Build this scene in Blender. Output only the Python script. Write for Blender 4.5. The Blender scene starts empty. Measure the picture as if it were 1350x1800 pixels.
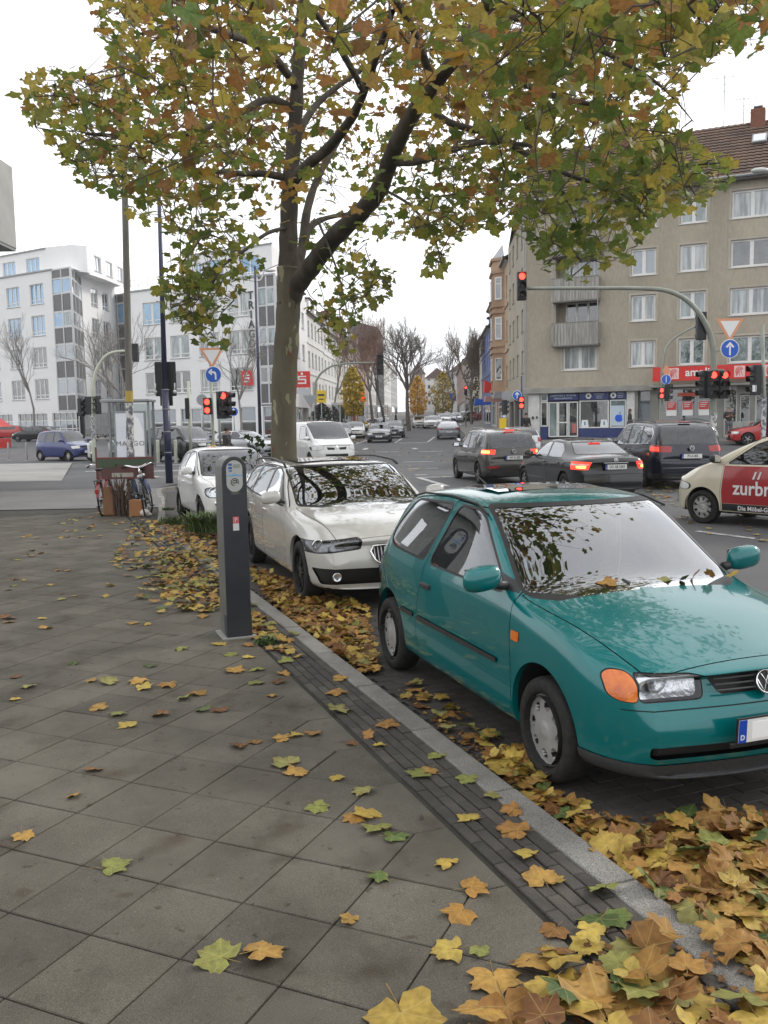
import bpy, bmesh, math, random
import numpy as np
from mathutils import Vector, Matrix
R=math.radians
random.seed(7); rng=np.random.default_rng(11)
SC=bpy.context.scene
COL=SC.collection
# ---------------------------------------------------------------- camera
CAM_H=1.98; CAM_F=1600.0; CAM_P=.1015; CAM_R=.018
cam=bpy.data.cameras.new('camera'); cam.sensor_fit='VERTICAL'; cam.sensor_height=24.0
cam.lens=24.0*CAM_F/1800.0; cam.clip_start=.05; cam.clip_end=3000
camo=bpy.data.objects.new('camera',cam); COL.objects.link(camo); SC.camera=camo
camo.matrix_world=Matrix.Translation((0,0,CAM_H))@Matrix.Rotation(math.pi/2-CAM_P,4,'X')@Matrix.Rotation(-CAM_R,4,'Z')
# ---------------------------------------------------------------- world: bright overcast with thin bluish gaps
W=bpy.data.worlds.new('World'); SC.world=W; W.use_nodes=True
nt=W.node_tree; nt.nodes.clear()
SUN_EL=R(32); SUN_AZ=R(62)        # azimuth from +Y towards +X
sky=nt.nodes.new('ShaderNodeTexSky'); sky.sky_type='NISHITA'; sky.sun_disc=False
sky.sun_elevation=SUN_EL; sky.sun_rotation=SUN_AZ
tc=nt.nodes.new('ShaderNodeTexCoord'); mp=nt.nodes.new('ShaderNodeMapping'); mp.inputs['Scale'].default_value=(1,1,2.2)
nz=nt.nodes.new('ShaderNodeTexNoise'); nz.inputs['Scale'].default_value=2.6; nz.inputs['Detail'].default_value=6; nz.inputs['Roughness'].default_value=.55
rp=nt.nodes.new('ShaderNodeValToRGB'); rp.color_ramp.elements[0].position=.36; rp.color_ramp.elements[0].color=(.80,.80,.80,1)
rp.color_ramp.elements[1].position=.56; rp.color_ramp.elements[1].color=(.97,.97,.97,1)
nz2=nt.nodes.new('ShaderNodeTexNoise'); nz2.inputs['Scale'].default_value=4.0; nz2.inputs['Detail'].default_value=5
cl=nt.nodes.new('ShaderNodeValToRGB'); cl.color_ramp.elements[0].color=(12.2,12.4,12.9,1); cl.color_ramp.elements[1].color=(14.0,14.0,14.0,1)
cl.color_ramp.elements[0].position=.35; cl.color_ramp.elements[1].position=.65
mx=nt.nodes.new('ShaderNodeMixRGB'); bg=nt.nodes.new('ShaderNodeBackground'); bg.inputs['Strength'].default_value=.12
ou=nt.nodes.new('ShaderNodeOutputWorld'); L=nt.links.new
L(tc.outputs['Generated'],mp.inputs['Vector']); L(mp.outputs[0],nz.inputs['Vector']); L(mp.outputs[0],nz2.inputs['Vector'])
L(nz.outputs['Fac'],rp.inputs['Fac']); L(nz2.outputs['Fac'],cl.inputs['Fac'])
L(rp.outputs['Color'],mx.inputs['Fac']); L(sky.outputs['Color'],mx.inputs['Color1']); L(cl.outputs['Color'],mx.inputs['Color2'])
L(mx.outputs[0],bg.inputs['Color']); L(bg.outputs[0],ou.inputs['Surface'])
sun=bpy.data.lights.new('sun','SUN'); sun.energy=1.5; sun.angle=R(12); sun.color=(1,.95,.88)
suno=bpy.data.objects.new('sun',sun); COL.objects.link(suno)
suno.rotation_euler=(math.pi/2-SUN_EL,0,-SUN_AZ+math.pi)
SC.view_settings.view_transform='Standard'; SC.view_settings.look='None'; SC.view_settings.gamma=1; SC.view_settings.exposure=0.0
try: SC.view_settings.use_curve_mapping=False
except Exception: pass
try:
    SC.cycles.max_bounces=8; SC.cycles.transparent_max_bounces=12; SC.cycles.caustics_reflective=False; SC.cycles.caustics_refractive=False
except Exception: pass
# ---------------------------------------------------------------- photo measurement helpers (pixel of the 1350x1800 photo -> point in the place)
def ray(px,py):
    du=px-675; dv=py-900; c,s=math.cos(CAM_R),math.sin(CAM_R)
    u=du*c-dv*s; v=du*s+dv*c; x=u/CAM_F; d=-v/CAM_F
    return x, math.cos(CAM_P)+d*math.sin(CAM_P), -math.sin(CAM_P)+d*math.cos(CAM_P)
def G(px,py,z=0.):
    x,y,zz=ray(px,py); t=(z-CAM_H)/zz; return x*t,y*t
def D(px,py,Y):
    x,y,zz=ray(px,py); t=Y/y; return x*t,Y,CAM_H+zz*t
def ss(a,b,x):
    t=min(1,max(0,(x-a)/(b-a))); return t*t*(3-2*t)
def zg(x,y):
    "height of the ground: flat near the camera, rising gently along the street and to the right corner"
    yy=min(y,420.)
    d=yy-45
    z=.0135*(d if d>8 else (0 if d<-8 else (d+8)**2/32.))
    return z+.30*ss(4,16,x)*ss(34,54,y)+.10*ss(5,8,x)*ss(17,24,y)
def GZ(px,py,add=0.):
    "first point where the pixel's ray meets the ground"
    rx,ry,rz=ray(px,py); y=3.
    while y<420:
        t=y/ry
        if CAM_H+rz*t<=zg(rx*t,y)+add: break
        y+=.25
    t=y/ry; return rx*t,y,zg(rx*t,y)+add
# ---------------------------------------------------------------- materials
MATS={}
def mat(name,col=(.5,.5,.5),rough=.5,metal=0.,col2=None,scale=5.,detail=4.,lo=.35,hi=.65,bump=0.,bscale=None,coat=0.,emis=None,estr=0.,spec=.5,coord='Object',stretch=None,backdark=None,rvar=0.,trans=0.,alpha=1.,attr=None,speck=None,orand=0.):
    if name in MATS: return MATS[name]
    m=bpy.data.materials.new(name); m.use_nodes=True; t=m.node_tree; b=t.nodes['Principled BSDF']; MATS[name]=m
    I=b.inputs; I['Base Color'].default_value=(*col,1); I['Roughness'].default_value=rough; I['Metallic'].default_value=metal
    I['Specular IOR Level'].default_value=spec
    if coat: I['Coat Weight'].default_value=coat; I['Coat Roughness'].default_value=.03
    if emis: I['Emission Color'].default_value=(*emis,1); I['Emission Strength'].default_value=estr
    if trans: I['Transmission Weight'].default_value=trans
    if alpha<1: I['Alpha'].default_value=alpha
    N=t.nodes.new; Lk=t.links.new
    last=None
    need=col2 or bump or rvar or speck or coord=='World'
    if need:
        if coord=='World': vec=N('ShaderNodeNewGeometry').outputs['Position']
        else: vec=N('ShaderNodeTexCoord').outputs[coord]
        if stretch:
            mp=N('ShaderNodeMapping'); mp.inputs['Scale'].default_value=stretch; Lk(vec,mp.inputs['Vector']); vec=mp.outputs[0]
    if col2 or attr:
        if attr:
            a=N('ShaderNodeAttribute'); a.attribute_name=attr; last=a.outputs['Color']
        if col2:
            n=N('ShaderNodeTexNoise'); n.inputs['Scale'].default_value=scale; n.inputs['Detail'].default_value=detail; n.inputs['Roughness'].default_value=.6
            Lk(vec,n.inputs['Vector'])
            r=N('ShaderNodeMapRange'); r.inputs[1].default_value=lo; r.inputs[2].default_value=hi; Lk(n.outputs['Fac'],r.inputs[0])
            x=N('ShaderNodeMixRGB'); Lk(r.outputs[0],x.inputs['Fac'])
            if last: 
                Lk(last,x.inputs['Color1']); x.blend_type='MULTIPLY'
            else: x.inputs['Color1'].default_value=(*col,1)
            x.inputs['Color2'].default_value=(*col2,1); last=x.outputs[0]
    if speck:
        # fine aggregate grains: (scale, dark colour, amount)
        n=N('ShaderNodeTexNoise'); n.inputs['Scale'].default_value=speck[0]; n.inputs['Detail'].default_value=2; Lk(vec,n.inputs['Vector'])
        r=N('ShaderNodeMapRange'); r.inputs[1].default_value=.3; r.inputs[2].default_value=.7; r.inputs[3].default_value=1-speck[1]; r.inputs[4].default_value=1+speck[1]
        Lk(n.outputs['Fac'],r.inputs[0])
        x=N('ShaderNodeMixRGB'); x.blend_type='MULTIPLY'; x.inputs['Fac'].default_value=1
        if last: Lk(last,x.inputs['Color1'])
        else: x.inputs['Color1'].default_value=(*col,1)
        Lk(r.outputs[0],x.inputs['Color2']); last=x.outputs[0]
    if orand:
        oi=N('ShaderNodeObjectInfo'); r=N('ShaderNodeMapRange'); r.inputs[3].default_value=1-orand; r.inputs[4].default_value=1+orand; Lk(oi.outputs['Random'],r.inputs[0])
        x=N('ShaderNodeMixRGB'); x.blend_type='MULTIPLY'; x.inputs['Fac'].default_value=1
        if last: Lk(last,x.inputs['Color1'])
        else: x.inputs['Color1'].default_value=(*col,1)
        Lk(r.outputs[0],x.inputs['Color2']); last=x.outputs[0]
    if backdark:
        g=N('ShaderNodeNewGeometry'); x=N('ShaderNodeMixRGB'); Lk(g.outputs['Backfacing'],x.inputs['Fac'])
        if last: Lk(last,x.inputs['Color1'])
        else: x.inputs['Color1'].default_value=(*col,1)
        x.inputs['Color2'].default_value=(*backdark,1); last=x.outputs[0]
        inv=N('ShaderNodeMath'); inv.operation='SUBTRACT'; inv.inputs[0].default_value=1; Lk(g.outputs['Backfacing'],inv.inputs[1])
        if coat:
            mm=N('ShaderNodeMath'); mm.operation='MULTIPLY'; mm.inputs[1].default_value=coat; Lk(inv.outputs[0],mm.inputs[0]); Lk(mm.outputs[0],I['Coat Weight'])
    if last: Lk(last,I['Base Color'])
    if rvar:
        n=N('ShaderNodeTexNoise'); n.inputs['Scale'].default_value=(scale*.6); n.inputs['Detail'].default_value=5; Lk(vec,n.inputs['Vector'])
        r=N('ShaderNodeMapRange'); r.inputs[3].default_value=max(0,rough-rvar); r.inputs[4].default_value=min(1,rough+rvar); Lk(n.outputs['Fac'],r.inputs[0]); Lk(r.outputs[0],I['Roughness'])
    if bump:
        n=N('ShaderNodeTexNoise'); n.inputs['Scale'].default_value=bscale or scale*4; n.inputs['Detail'].default_value=4; Lk(vec,n.inputs['Vector'])
        bp=N('ShaderNodeBump'); bp.inputs['Strength'].default_value=bump; bp.inputs['Distance'].default_value=.01; Lk(n.outputs['Fac'],bp.inputs['Height']); Lk(bp.outputs[0],I['Normal'])
    return m
def glass(name,tint=(.5,.55,.55),dark=.0,refl=1.,rough=.0,ior=1.5,body=(.02,.022,.025),folds=None):
    "thin pane: fresnel reflection over a tinted see-through (and partly dark) body"
    if name in MATS: return MATS[name]
    m=bpy.data.materials.new(name); m.use_nodes=True; t=m.node_tree; t.nodes.clear(); MATS[name]=m; N=t.nodes.new; Lk=t.links.new
    o=N('ShaderNodeOutputMaterial'); tr=N('ShaderNodeBsdfTransparent'); tr.inputs[0].default_value=(*tint,1)
    df=N('ShaderNodeBsdfDiffuse'); df.inputs[0].default_value=(*body,1)
    if folds:
        tcx=N('ShaderNodeTexCoord'); g_=N('ShaderNodeNewGeometry'); mp=N('ShaderNodeMapping'); mp.inputs['Scale'].default_value=folds[0]; Lk(g_.outputs['Position'],mp.inputs['Vector'])
        nn=N('ShaderNodeTexNoise'); nn.inputs['Scale'].default_value=1; nn.inputs['Detail'].default_value=3; Lk(mp.outputs[0],nn.inputs['Vector']); rr=N('ShaderNodeMapRange'); rr.inputs[1].default_value=.40; rr.inputs[2].default_value=.60; Lk(nn.outputs['Fac'],rr.inputs[0])
        mm=N('ShaderNodeMixRGB'); mm.inputs['Color1'].default_value=(*body,1); mm.inputs['Color2'].default_value=(*folds[1],1); Lk(rr.outputs[0],mm.inputs['Fac']); Lk(mm.outputs[0],df.inputs[0])
    gl=N('ShaderNodeBsdfGlossy'); gl.inputs['Roughness'].default_value=rough; gl.inputs[0].default_value=(.95,.97,1,1)
    fr=N('ShaderNodeFresnel'); fr.inputs[0].default_value=ior
    ml=N('ShaderNodeMath'); ml.operation='MULTIPLY'; ml.use_clamp=True; ml.inputs[1].default_value=1.75*refl; Lk(fr.outputs[0],ml.inputs[0])
    a=N('ShaderNodeMixShader'); a.inputs[0].default_value=dark; Lk(tr.outputs[0],a.inputs[1]); Lk(df.outputs[0],a.inputs[2])
    b=N('ShaderNodeMixShader'); Lk(ml.outputs[0],b.inputs[0]); Lk(a.outputs[0],b.inputs[1]); Lk(gl.outputs[0],b.inputs[2]); Lk(b.outputs[0],o.inputs[0])
    return m
# ---------------------------------------------------------------- objects
_scr=bpy.data.scenes.new('scratch')
def evaluated(o):
    "mesh of object o with its modifiers applied (evaluated alone, which is quick)"
    _scr.collection.objects.link(o); vl=_scr.view_layers[0]; vl.update(); dg=vl.depsgraph; dg.update()
    me=bpy.data.meshes.new_from_object(o.evaluated_get(dg)); _scr.collection.objects.unlink(o); bpy.data.objects.remove(o); return me
def link(o,parent=None):
    COL.objects.link(o)
    if parent is not None: o.parent=parent
    return o
def tag(o,label=None,cat=None,group=None,kind=None):
    if label: o['label']=label
    if cat: o['category']=cat
    if group: o['group']=group
    if kind: o['kind']=kind
    return o
def empty(name,loc=(0,0,0),rz=0.,label=None,cat=None,group=None,parent=None):
    o=bpy.data.objects.new(name,None); o.empty_display_size=.2; o.location=loc; o.rotation_euler=(0,0,rz); link(o,parent)
    return tag(o,label,cat,group)
def meshobj(name,V,Fc,m=None,parent=None,smooth=False,mi=None,loc=None):
    me=bpy.data.meshes.new(name); me.from_pydata([tuple(v) for v in V],[],[tuple(f) for f in Fc]); 
    if m is not None:
        for q in (m if isinstance(m,(list,tuple)) else [m]): me.materials.append(q)
    if mi is not None: me.polygons.foreach_set('material_index',np.array(mi,dtype=np.int32))
    if smooth: me.polygons.foreach_set('use_smooth',[True]*len(me.polygons))
    me.update()
    o=bpy.data.objects.new(name,me)
    if loc is not None: o.location=loc
    return link(o,parent)
def inst(src,name=None,parent=None,loc=None,rz=None):
    c=src.copy(); link(c,parent)
    for k in ('label','category','group'):
        if k in c: del c[k]
    if loc is not None: c.location=loc
    if rz is not None: c.rotation_euler=(0,0,rz)
    return c
KIDS={}
def copy_tree(o,parent=None):
    kids={}
    for x in COL.objects:
        if x.parent: kids.setdefault(x.parent.name,[]).append(x)
    def rec(a,p):
        c=a.copy(); link(c,p)
        if p is not None: c.parent=p
        for ch in kids.get(a.name,[]): rec(ch,c)
        return c
    return rec(o,parent)
def kids_of(o): return [x for x in COL.objects if x.parent is o]
class MB:
    "collects simple shapes into ONE mesh"
    def __init__(s): s.v=[]; s.f=[]; s.mi=[]; s.cur=0
    def add(s,V,Fc):
        n=len(s.v); s.v+= [tuple(v) for v in V]; s.f+=[tuple(i+n for i in f) for f in Fc]; s.mi+=[s.cur]*len(Fc); return s
    def box(s,x0,x1,y0,y1,z0,z1,M=None):
        V=[(x,y,z) for z in (z0,z1) for y in (y0,y1) for x in (x0,x1)]
        if M is not None: V=[tuple(M@Vector(v)) for v in V]
        return s.add(V,[(0,2,3,1),(4,5,7,6),(0,1,5,4),(2,6,7,3),(0,4,6,2),(1,3,7,5)])
    def bbox(s,x0,x1,y0,y1,z0,z1,b=.01,M=None):
        "box with chamfered edges"
        bm=bmesh.new(); bmesh.ops.create_cube(bm,size=1)
        for v in bm.verts: v.co=Vector(((x0+x1)/2+v.co.x*(x1-x0),(y0+y1)/2+v.co.y*(y1-y0),(z0+z1)/2+v.co.z*(z1-z0)))
        bmesh.ops.bevel(bm,geom=bm.edges[:],offset=b,segments=2,profile=.5,affect='EDGES')
        bm.verts.ensure_lookup_table(); bm.verts.index_update()
        V=[v.co.copy() for v in bm.verts]
        if M is not None: V=[M@v for v in V]
        Fc=[[v.index for v in f.verts] for f in bm.faces]; bm.free(); return s.add(V,Fc)
    def tube(s,P,r,n=8,cap=True,flat=None):
        P=[Vector(p) for p in P]; rr=r if isinstance(r,(list,tuple)) else [r]*len(P); V=[];k=len(P)
        up=None
        for i,p in enumerate(P):
            d=(P[min(i+1,k-1)]-P[max(i-1,0)]); d=d.normalized() if d.length>1e-9 else Vector((0,0,1))
            if up is None: up=Vector((0,0,1)) if abs(d.z)<.9 else Vector((1,0,0))
            a=d.cross(up); 
            if a.length<1e-6: a=d.orthogonal()
            a.normalize(); b=a.cross(d).normalized(); up=b
            for j in range(n):
                t=2*math.pi*j/n; V.append(p+a*math.cos(t)*rr[i]+b*math.sin(t)*rr[i])
        Fc=[]
        for i in range(k-1):
            for j in range(n): Fc.append((i*n+j,i*n+(j+1)%n,(i+1)*n+(j+1)%n,(i+1)*n+j))
        if cap: Fc.append(tuple(range(n))[::-1]); Fc.append(tuple((k-1)*n+j for j in range(n)))
        return s.add(V,Fc)
    def cyl(s,x,y,z0,z1,r,n=12,r2=None): return s.tube([(x,y,z0),(x,y,z1)],[r,r2 if r2 is not None else r],n)
    def lathe(s,prof,n=24,M=None,close=False):
        "prof: list of (radius, axial) turned about local Z"
        V=[];k=len(prof)
        for r,z in prof:
            for j in range(n):
                t=2*math.pi*j/n; v=Vector((r*math.cos(t),r*math.sin(t),z)); V.append(M@v if M is not None else v)
        Fc=[]
        for i in range(k-1):
            for j in range(n): Fc.append((i*n+j,i*n+(j+1)%n,(i+1)*n+(j+1)%n,(i+1)*n+j))
        if close:
            Fc.append(tuple(range(n))[::-1]); Fc.append(tuple((k-1)*n+j for j in range(n)))
        return s.add(V,Fc)
    def prism(s,poly,a,b,axis='y'):
        "extrude a 2D polygon; axis y: poly in xz, axis z: poly in xy, axis x: poly in yz"
        n=len(poly)
        def P(p,t): return (p[0],t,p[1]) if axis=='y' else ((p[0],p[1],t) if axis=='z' else (t,p[0],p[1]))
        V=[P(p,a) for p in poly]+[P(p,b) for p in poly]
        Fc=[tuple(range(n)),tuple(range(2*n-1,n-1,-1))]+[(i,(i+1)%n,n+(i+1)%n,n+i) for i in range(n)]
        return s.add(V,Fc)
    def sphere(s,c,r,n=10,m=6,sc=(1,1,1)):
        V=[(c[0],c[1],c[2]+r*sc[2])]
        for i in range(1,m):
            for j in range(n):
                a=math.pi*i/m; b=2*math.pi*j/n; V.append((c[0]+r*sc[0]*math.sin(a)*math.cos(b),c[1]+r*sc[1]*math.sin(a)*math.sin(b),c[2]+r*sc[2]*math.cos(a)))
        V.append((c[0],c[1],c[2]-r*sc[2])); Fc=[]
        for j in range(n): Fc.append((0,1+j,1+(j+1)%n))
        for i in range(m-2):
            for j in range(n): a=1+i*n+j; b=1+i*n+(j+1)%n; Fc.append((a,a+n,b+n,b))
        e=len(V)-1
        for j in range(n): Fc.append((e,1+(m-2)*n+(j+1)%n,1+(m-2)*n+j))
        return s.add(V,Fc)
    def build(s,name,m,parent=None,smooth=False,loc=None):
        o=meshobj(name,s.v,s.f,m,parent,smooth,s.mi if any(s.mi) else None,loc)
        bm=bmesh.new(); bm.from_mesh(o.data); bmesh.ops.recalc_face_normals(bm,faces=bm.faces[:]); bm.to_mesh(o.data); bm.free()
        return o
def autosmooth(o,ang=35):
    me=o.data
    me.polygons.foreach_set('use_smooth',[True]*len(me.polygons))
    try: me.set_sharp_from_angle(angle=R(ang))
    except Exception: pass
    return o
def bevel(o,w=.01,seg=2,ang=30):
    md=o.modifiers.new('bevel','BEVEL'); md.width=w; md.segments=seg; md.limit_method='ANGLE'; md.angle_limit=R(ang); return o
_tx={}
def text_mesh(txt,size=1.,depth=.004,bold=0.,align='CENTER',space=1.):
    k=(txt,size,depth,bold,align,space)
    if k in _tx: return _tx[k]
    c=bpy.data.curves.new('lettering','FONT'); c.body=txt; c.size=size; c.extrude=depth; c.offset=bold; c.align_x=align; c.align_y='CENTER'; c.resolution_u=3; c.space_character=space
    me=evaluated(bpy.data.objects.new('lettering',c)); me.name='lettering'; bpy.data.curves.remove(c)
    _tx[k]=me; return me
def text(name,txt,size,m,parent,M,depth=.004,bold=0.,align='CENTER',sx=1.,space=1.):
    "lettering lying in local XY of matrix M, reading along +X"
    me=text_mesh(txt,size,depth,bold,align,space).copy(); me.materials.clear(); me.materials.append(m)
    me.transform(M@Matrix.Diagonal((sx,1,1,1)))
    o=bpy.data.objects.new(name,me); return link(o,parent)
def facing(x,y,z,ang=0.,):
    "matrix whose XY plane stands upright, reading direction turned by ang about Z (ang=0 faces -Y)"
    return Matrix.Translation((x,y,z))@Matrix.Rotation(ang,4,'Z')@Matrix.Rotation(math.pi/2,4,'X')
# ================================================================ vehicles
def rnd(poly,r,k=3):
    "round the corners of a convex polygon"
    out=[];n=len(poly)
    for i in range(n):
        p=Vector(poly[i]);a=Vector(poly[i-1]);b=Vector(poly[(i+1)%n])
        ra=min(r,(a-p).length*.45); rb=min(r,(b-p).length*.45)
        A=p+(a-p).normalized()*ra; B=p+(b-p).normalized()*rb
        for j in range(k+1):
            t=j/k; q=A*(1-t)**2+p*2*t*(1-t)+B*t*t; out.append((q.x,q.y))
    return out
def ccw(poly):
    a=sum(poly[i-1][0]*poly[i][1]-poly[i][0]*poly[i-1][1] for i in range(len(poly)))
    return list(poly) if a>0 else list(poly)[::-1]
def grow(poly,d):
    poly=ccw(poly); n=len(poly); L_=[]
    for i in range(n):
        a=Vector(poly[i]);b=Vector(poly[(i+1)%n]); e=(b-a)
        if e.length<1e-6: continue
        e.normalize(); no=Vector((e.y,-e.x)); L_.append((a+no*d,e))
    out=[];m=len(L_)
    for i in range(m):
        p,e=L_[i-1]; q,g=L_[i]; den=e.x*g.y-e.y*g.x
        if abs(den)<1e-5: out.append((q.x,q.y)); continue
        t=((q.x-p.x)*g.y-(q.y-p.y)*g.x)/den; out.append((p.x+e.x*t,p.y+e.y*t))
    return out
def inside(poly,x,y,eps=1e-4):
    for i in range(len(poly)):
        a=poly[i-1];b=poly[i]
        if (b[0]-a[0])*(y-a[1])-(b[1]-a[1])*(x-a[0])<-eps*math.hypot(b[0]-a[0],b[1]-a[1]): return False
    return True
def knife(bm,poly,ax,filt):
    poly=ccw(poly); i0,i1=ax
    x0=min(p[0] for p in poly)-.05;x1=max(p[0] for p in poly)+.05;y0=min(p[1] for p in poly)-.05;y1=max(p[1] for p in poly)+.05
    def over(f):
        a=[v.co[i0] for v in f.verts]; b=[v.co[i1] for v in f.verts]
        return max(a)>x0 and min(a)<x1 and max(b)>y0 and min(b)<y1
    fs=[f for f in bm.faces if over(f) and filt(f)]
    for i in range(len(poly)):
        if not fs: return []
        a=poly[i-1];b=poly[i]; 
        if math.hypot(b[0]-a[0],b[1]-a[1])<1e-5: continue
        co=[0,0,0];co[i0]=a[0];co[i1]=a[1]; no=[0,0,0];no[i0]=b[1]-a[1];no[i1]=-(b[0]-a[0])
        g=set(fs)
        for f in fs: g.update(f.edges); g.update(f.verts)
        r=bmesh.ops.bisect_plane(bm,geom=list(g),dist=1e-5,plane_co=co,plane_no=Vector(no).normalized())
        fs=[x for x in r['geom'] if isinstance(x,bmesh.types.BMFace)]
    out=[]
    for f in fs:
        c=f.calc_center_median()
        if inside(poly,c[i0],c[i1]): out.append(f)
    return out
def cage(S):
    "closed car shell from profile curves; returns verts, faces. x forward, y left, z up"
    ip=lambda k,x: float(np.interp(x,[p[0] for p in sorted(S[k])],[p[1] for p in sorted(S[k])]))
    xs=sorted(S['xs'],reverse=True); V=[];rings=[]
    xf=xs[0];xr=xs[-1]
    for x in xs:
        w=ip('w',x); zb=ip('zb',x); zt=ip('top',x); dr=ip('drop',x); we=ip('we',x); belt=ip('belt',x); wb=w*S.get('wbr',.965)
        ze=zt-dr; belt=min(belt,ze-.012)
        zm=zb+.12+(belt-zb-.12)*S.get('mid',.48)
        we=min(we,wb-.01)
        pts=[(.0,zb),(w*.72,zb),(w*.955,zb+.015),(w*.985,zb+.13),(w,zm),(w*.995,zm+(belt-zm)*.6),(wb,belt),(wb+(we-wb)*.5,belt+(ze-belt)*.5),(we,ze),(we*.86,ze+dr*.42),(we*.45,zt-dr*.16),(0,zt)]
        ring=[]
        for (y,z) in pts:
            xx=x
            # plan curvature of nose and tail
            kf=S.get('kf',.16)*ss(S['flen'] if 'flen' in S else xf-.75,xf,x); kr=S.get('kr',.10)*ss(xr+.6,xr,x)
            yy=(y/(S['W']/2))
            xx=x-kf*abs(yy)**2.6+kr*abs(yy)**2.6
            kw=S.get('kw',.10)*ss(belt-.02,belt+.1,z)*(1 if S['x_wst']-.25<x<S['x_wsb']+.35 else 0)
            if x==xf: xx+=float(np.interp(z,[p[0] for p in S['fz']],[p[1] for p in S['fz']]))
            elif x==xr: xx-=float(np.interp(z,[p[0] for p in S['rz']],[p[1] for p in S['rz']]))
            ring.append((xx,y,z))
        rings.append(ring)
    n=len(rings[0]); idx=[]
    def vid(p): V.append(p); return len(V)-1
    for r in rings:
        Lf=[];Rt=[]
        for j,(x,y,z) in enumerate(r):
            if j in (0,n-1): a=vid((x,0,z)); Lf.append(a);Rt.append(a)
            else: Lf.append(vid((x,y,z))); Rt.append(vid((x,-y,z)))
        idx.append((Lf,Rt))
    Fc=[]
    for i in range(len(idx)-1):
        for side in (0,1):
            A=idx[i][side];B=idx[i+1][side]
            for j in range(n-1):
                q=(A[j],A[j+1],B[j+1],B[j]); Fc.append(q if side==0 else q[::-1])
    for e,(i,flip) in enumerate(((0,1),(len(idx)-1,0))):
        Lf,Rt=idx[i]; r=rings[i]
        # centre column for the interior of the cap
        C=[Lf[0]]
        for j in range(1,n-1):
            x,y,z=r[j]; kk=S.get('kf',.16) if e==0 else -S.get('kr',.10)
            C.append(vid((x+kk*(y/(S['W']/2))**2.6,0,z)))
        C.append(Lf[n-1])
        # rows between z levels
        for j in range(n-1):
            if j==0: fa=(C[0],Lf[1],C[1]); fb=(C[0],C[1],Rt[1])
            elif j==n-2: fa=(C[j],Lf[j],C[j+1]); fb=(C[j],C[j+1],Rt[j])
            else: fa=(C[j],Lf[j],Lf[j+1],C[j+1]); fb=(Rt[j],C[j],C[j+1],Rt[j+1])
            for f in (fa,fb): Fc.append(f if flip else f[::-1])
    return V,Fc
def rim_mesh(style,Rr):
    nth,nr=(100,16); V=[(0,0,.012)];Fc=[];mi=[]
    def fn(r,t):
        q=r/Rr; d=.012-.02*q*q; m=0
        if q>.93: d=-.004+.004*(q-.93)/.07; 
        if q>.985: d=.002
        if style=='cover8':
            a=(t/(2*math.pi)*8)%1-.5
            if (a/.25)**2+((q-.70)/.095)**2<1: d=-.035;m=1
            if q<.24: d+=.004
            if .44<q<.47: d-=.006
        elif style=='cover7':
            a=(t/(2*math.pi)*9)%1-.5
            if abs(a)<.20-.10*(q-.6) and .60<q<.86: d=-.03;m=1
            if .28<q<.32: d-=.006
            if q>.4 and abs(abs(a)-.36)<.03: d+=.008
        elif style=='spokes10':
            a=(t/(2*math.pi)*5)%1-.5
            w=.10+.03*(1-q); b=min(abs(abs(a)-.17),.5)
            if q>.26 and q<.92 and b>w*.55/max(q,.3)*.6 : d=-.07;m=1
        elif style=='spokes5':
            a=(t/(2*math.pi)*5)%1-.5
            if .28<q<.9 and abs(a)>.16/ max(q,.3)*.55: d=-.06;m=1
        elif style=='spokes7':
            a=(t/(2*math.pi)*7)%1-.5
            if .28<q<.9 and abs(a)>.20: d=-.06;m=1
        elif style=='steel':
            a=(t/(2*math.pi)*12)%1-.5
            if (a/.3)**2+((q-.72)/.07)**2<1: d=-.03;m=1
            d-=.02*(1-abs(q-.5))
        return d,m
    for i in range(1,nr+1):
        r=Rr*(i/nr)
        for j in range(nth):
            t=2*math.pi*j/nth; d,m=fn(r*.999,t); V.append((r*math.cos(t),r*math.sin(t),d))
    for j in range(nth): Fc.append((0,1+j,1+(j+1)%nth)); mi.append(0)
    for i in range(nr-1):
        for j in range(nth):
            a=1+i*nth+j;b=1+i*nth+(j+1)%nth; Fc.append((a,a+nth,b+nth,b))
            _,m=fn(Rr*((i+1.5)/nr),2*math.pi*(j+.5)/nth); mi.append(m)
    return V,Fc,mi
_wh={}
def wheel_parts(rt,rr,wd,style,rimmat):
    k=(rt,rr,wd,style,rimmat)
    if k in _wh: return _wh[k]
    h=wd/2
    prof=[(rr*.98,-h*.8),(rr+.01,-h*.95),(rr+(rt-rr)*.5,-h*1.02),(rt-.025,-h*.97),(rt-.006,-h*.8),(rt,-h*.5),(rt,h*.5),(rt-.006,h*.8),(rt-.022,h*.95),(rr+(rt-rr)*.5,h*1.03),(rr+.012,h*.97),(rr,h*.86),(rr*.97,h*.55),(rr*.96,-h*.8)]
    rot=Matrix.Rotation(-math.pi/2,4,'X')  # local z -> +y (outer face towards +y)
    mb=MB(); mb.lathe(prof,48,rot)
    ty=mb.build('tyre',mat('tyre_rubber',(.012,.012,.012),.75,col2=(.028,.027,.025),scale=30,spec=.25),None,True)
    V,Fc,mi=rim_mesh(style,rr*.985); M=Matrix.Translation((0,h*.72,0))@rot
    ri=meshobj('rim',[M@Vector(v) for v in V],Fc,[MATS[rimmat],mat('rim_hole',(.006,.006,.006),.8)],None,False,mi)
    autosmooth(ri,40)
    b=MB(); b.lathe([(0.001,0),(rr*.93,0),(rr*.95,.09)],20,Matrix.Translation((0,h*.1,0))@rot)
    hb=b.build('brake_disc',mat('wheel_dark',(.01,.01,.01),.7))
    for o in (ty,ri,hb): COL.objects.unlink(o)
    _wh[k]=(ty,ri,hb); return _wh[k]
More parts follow.
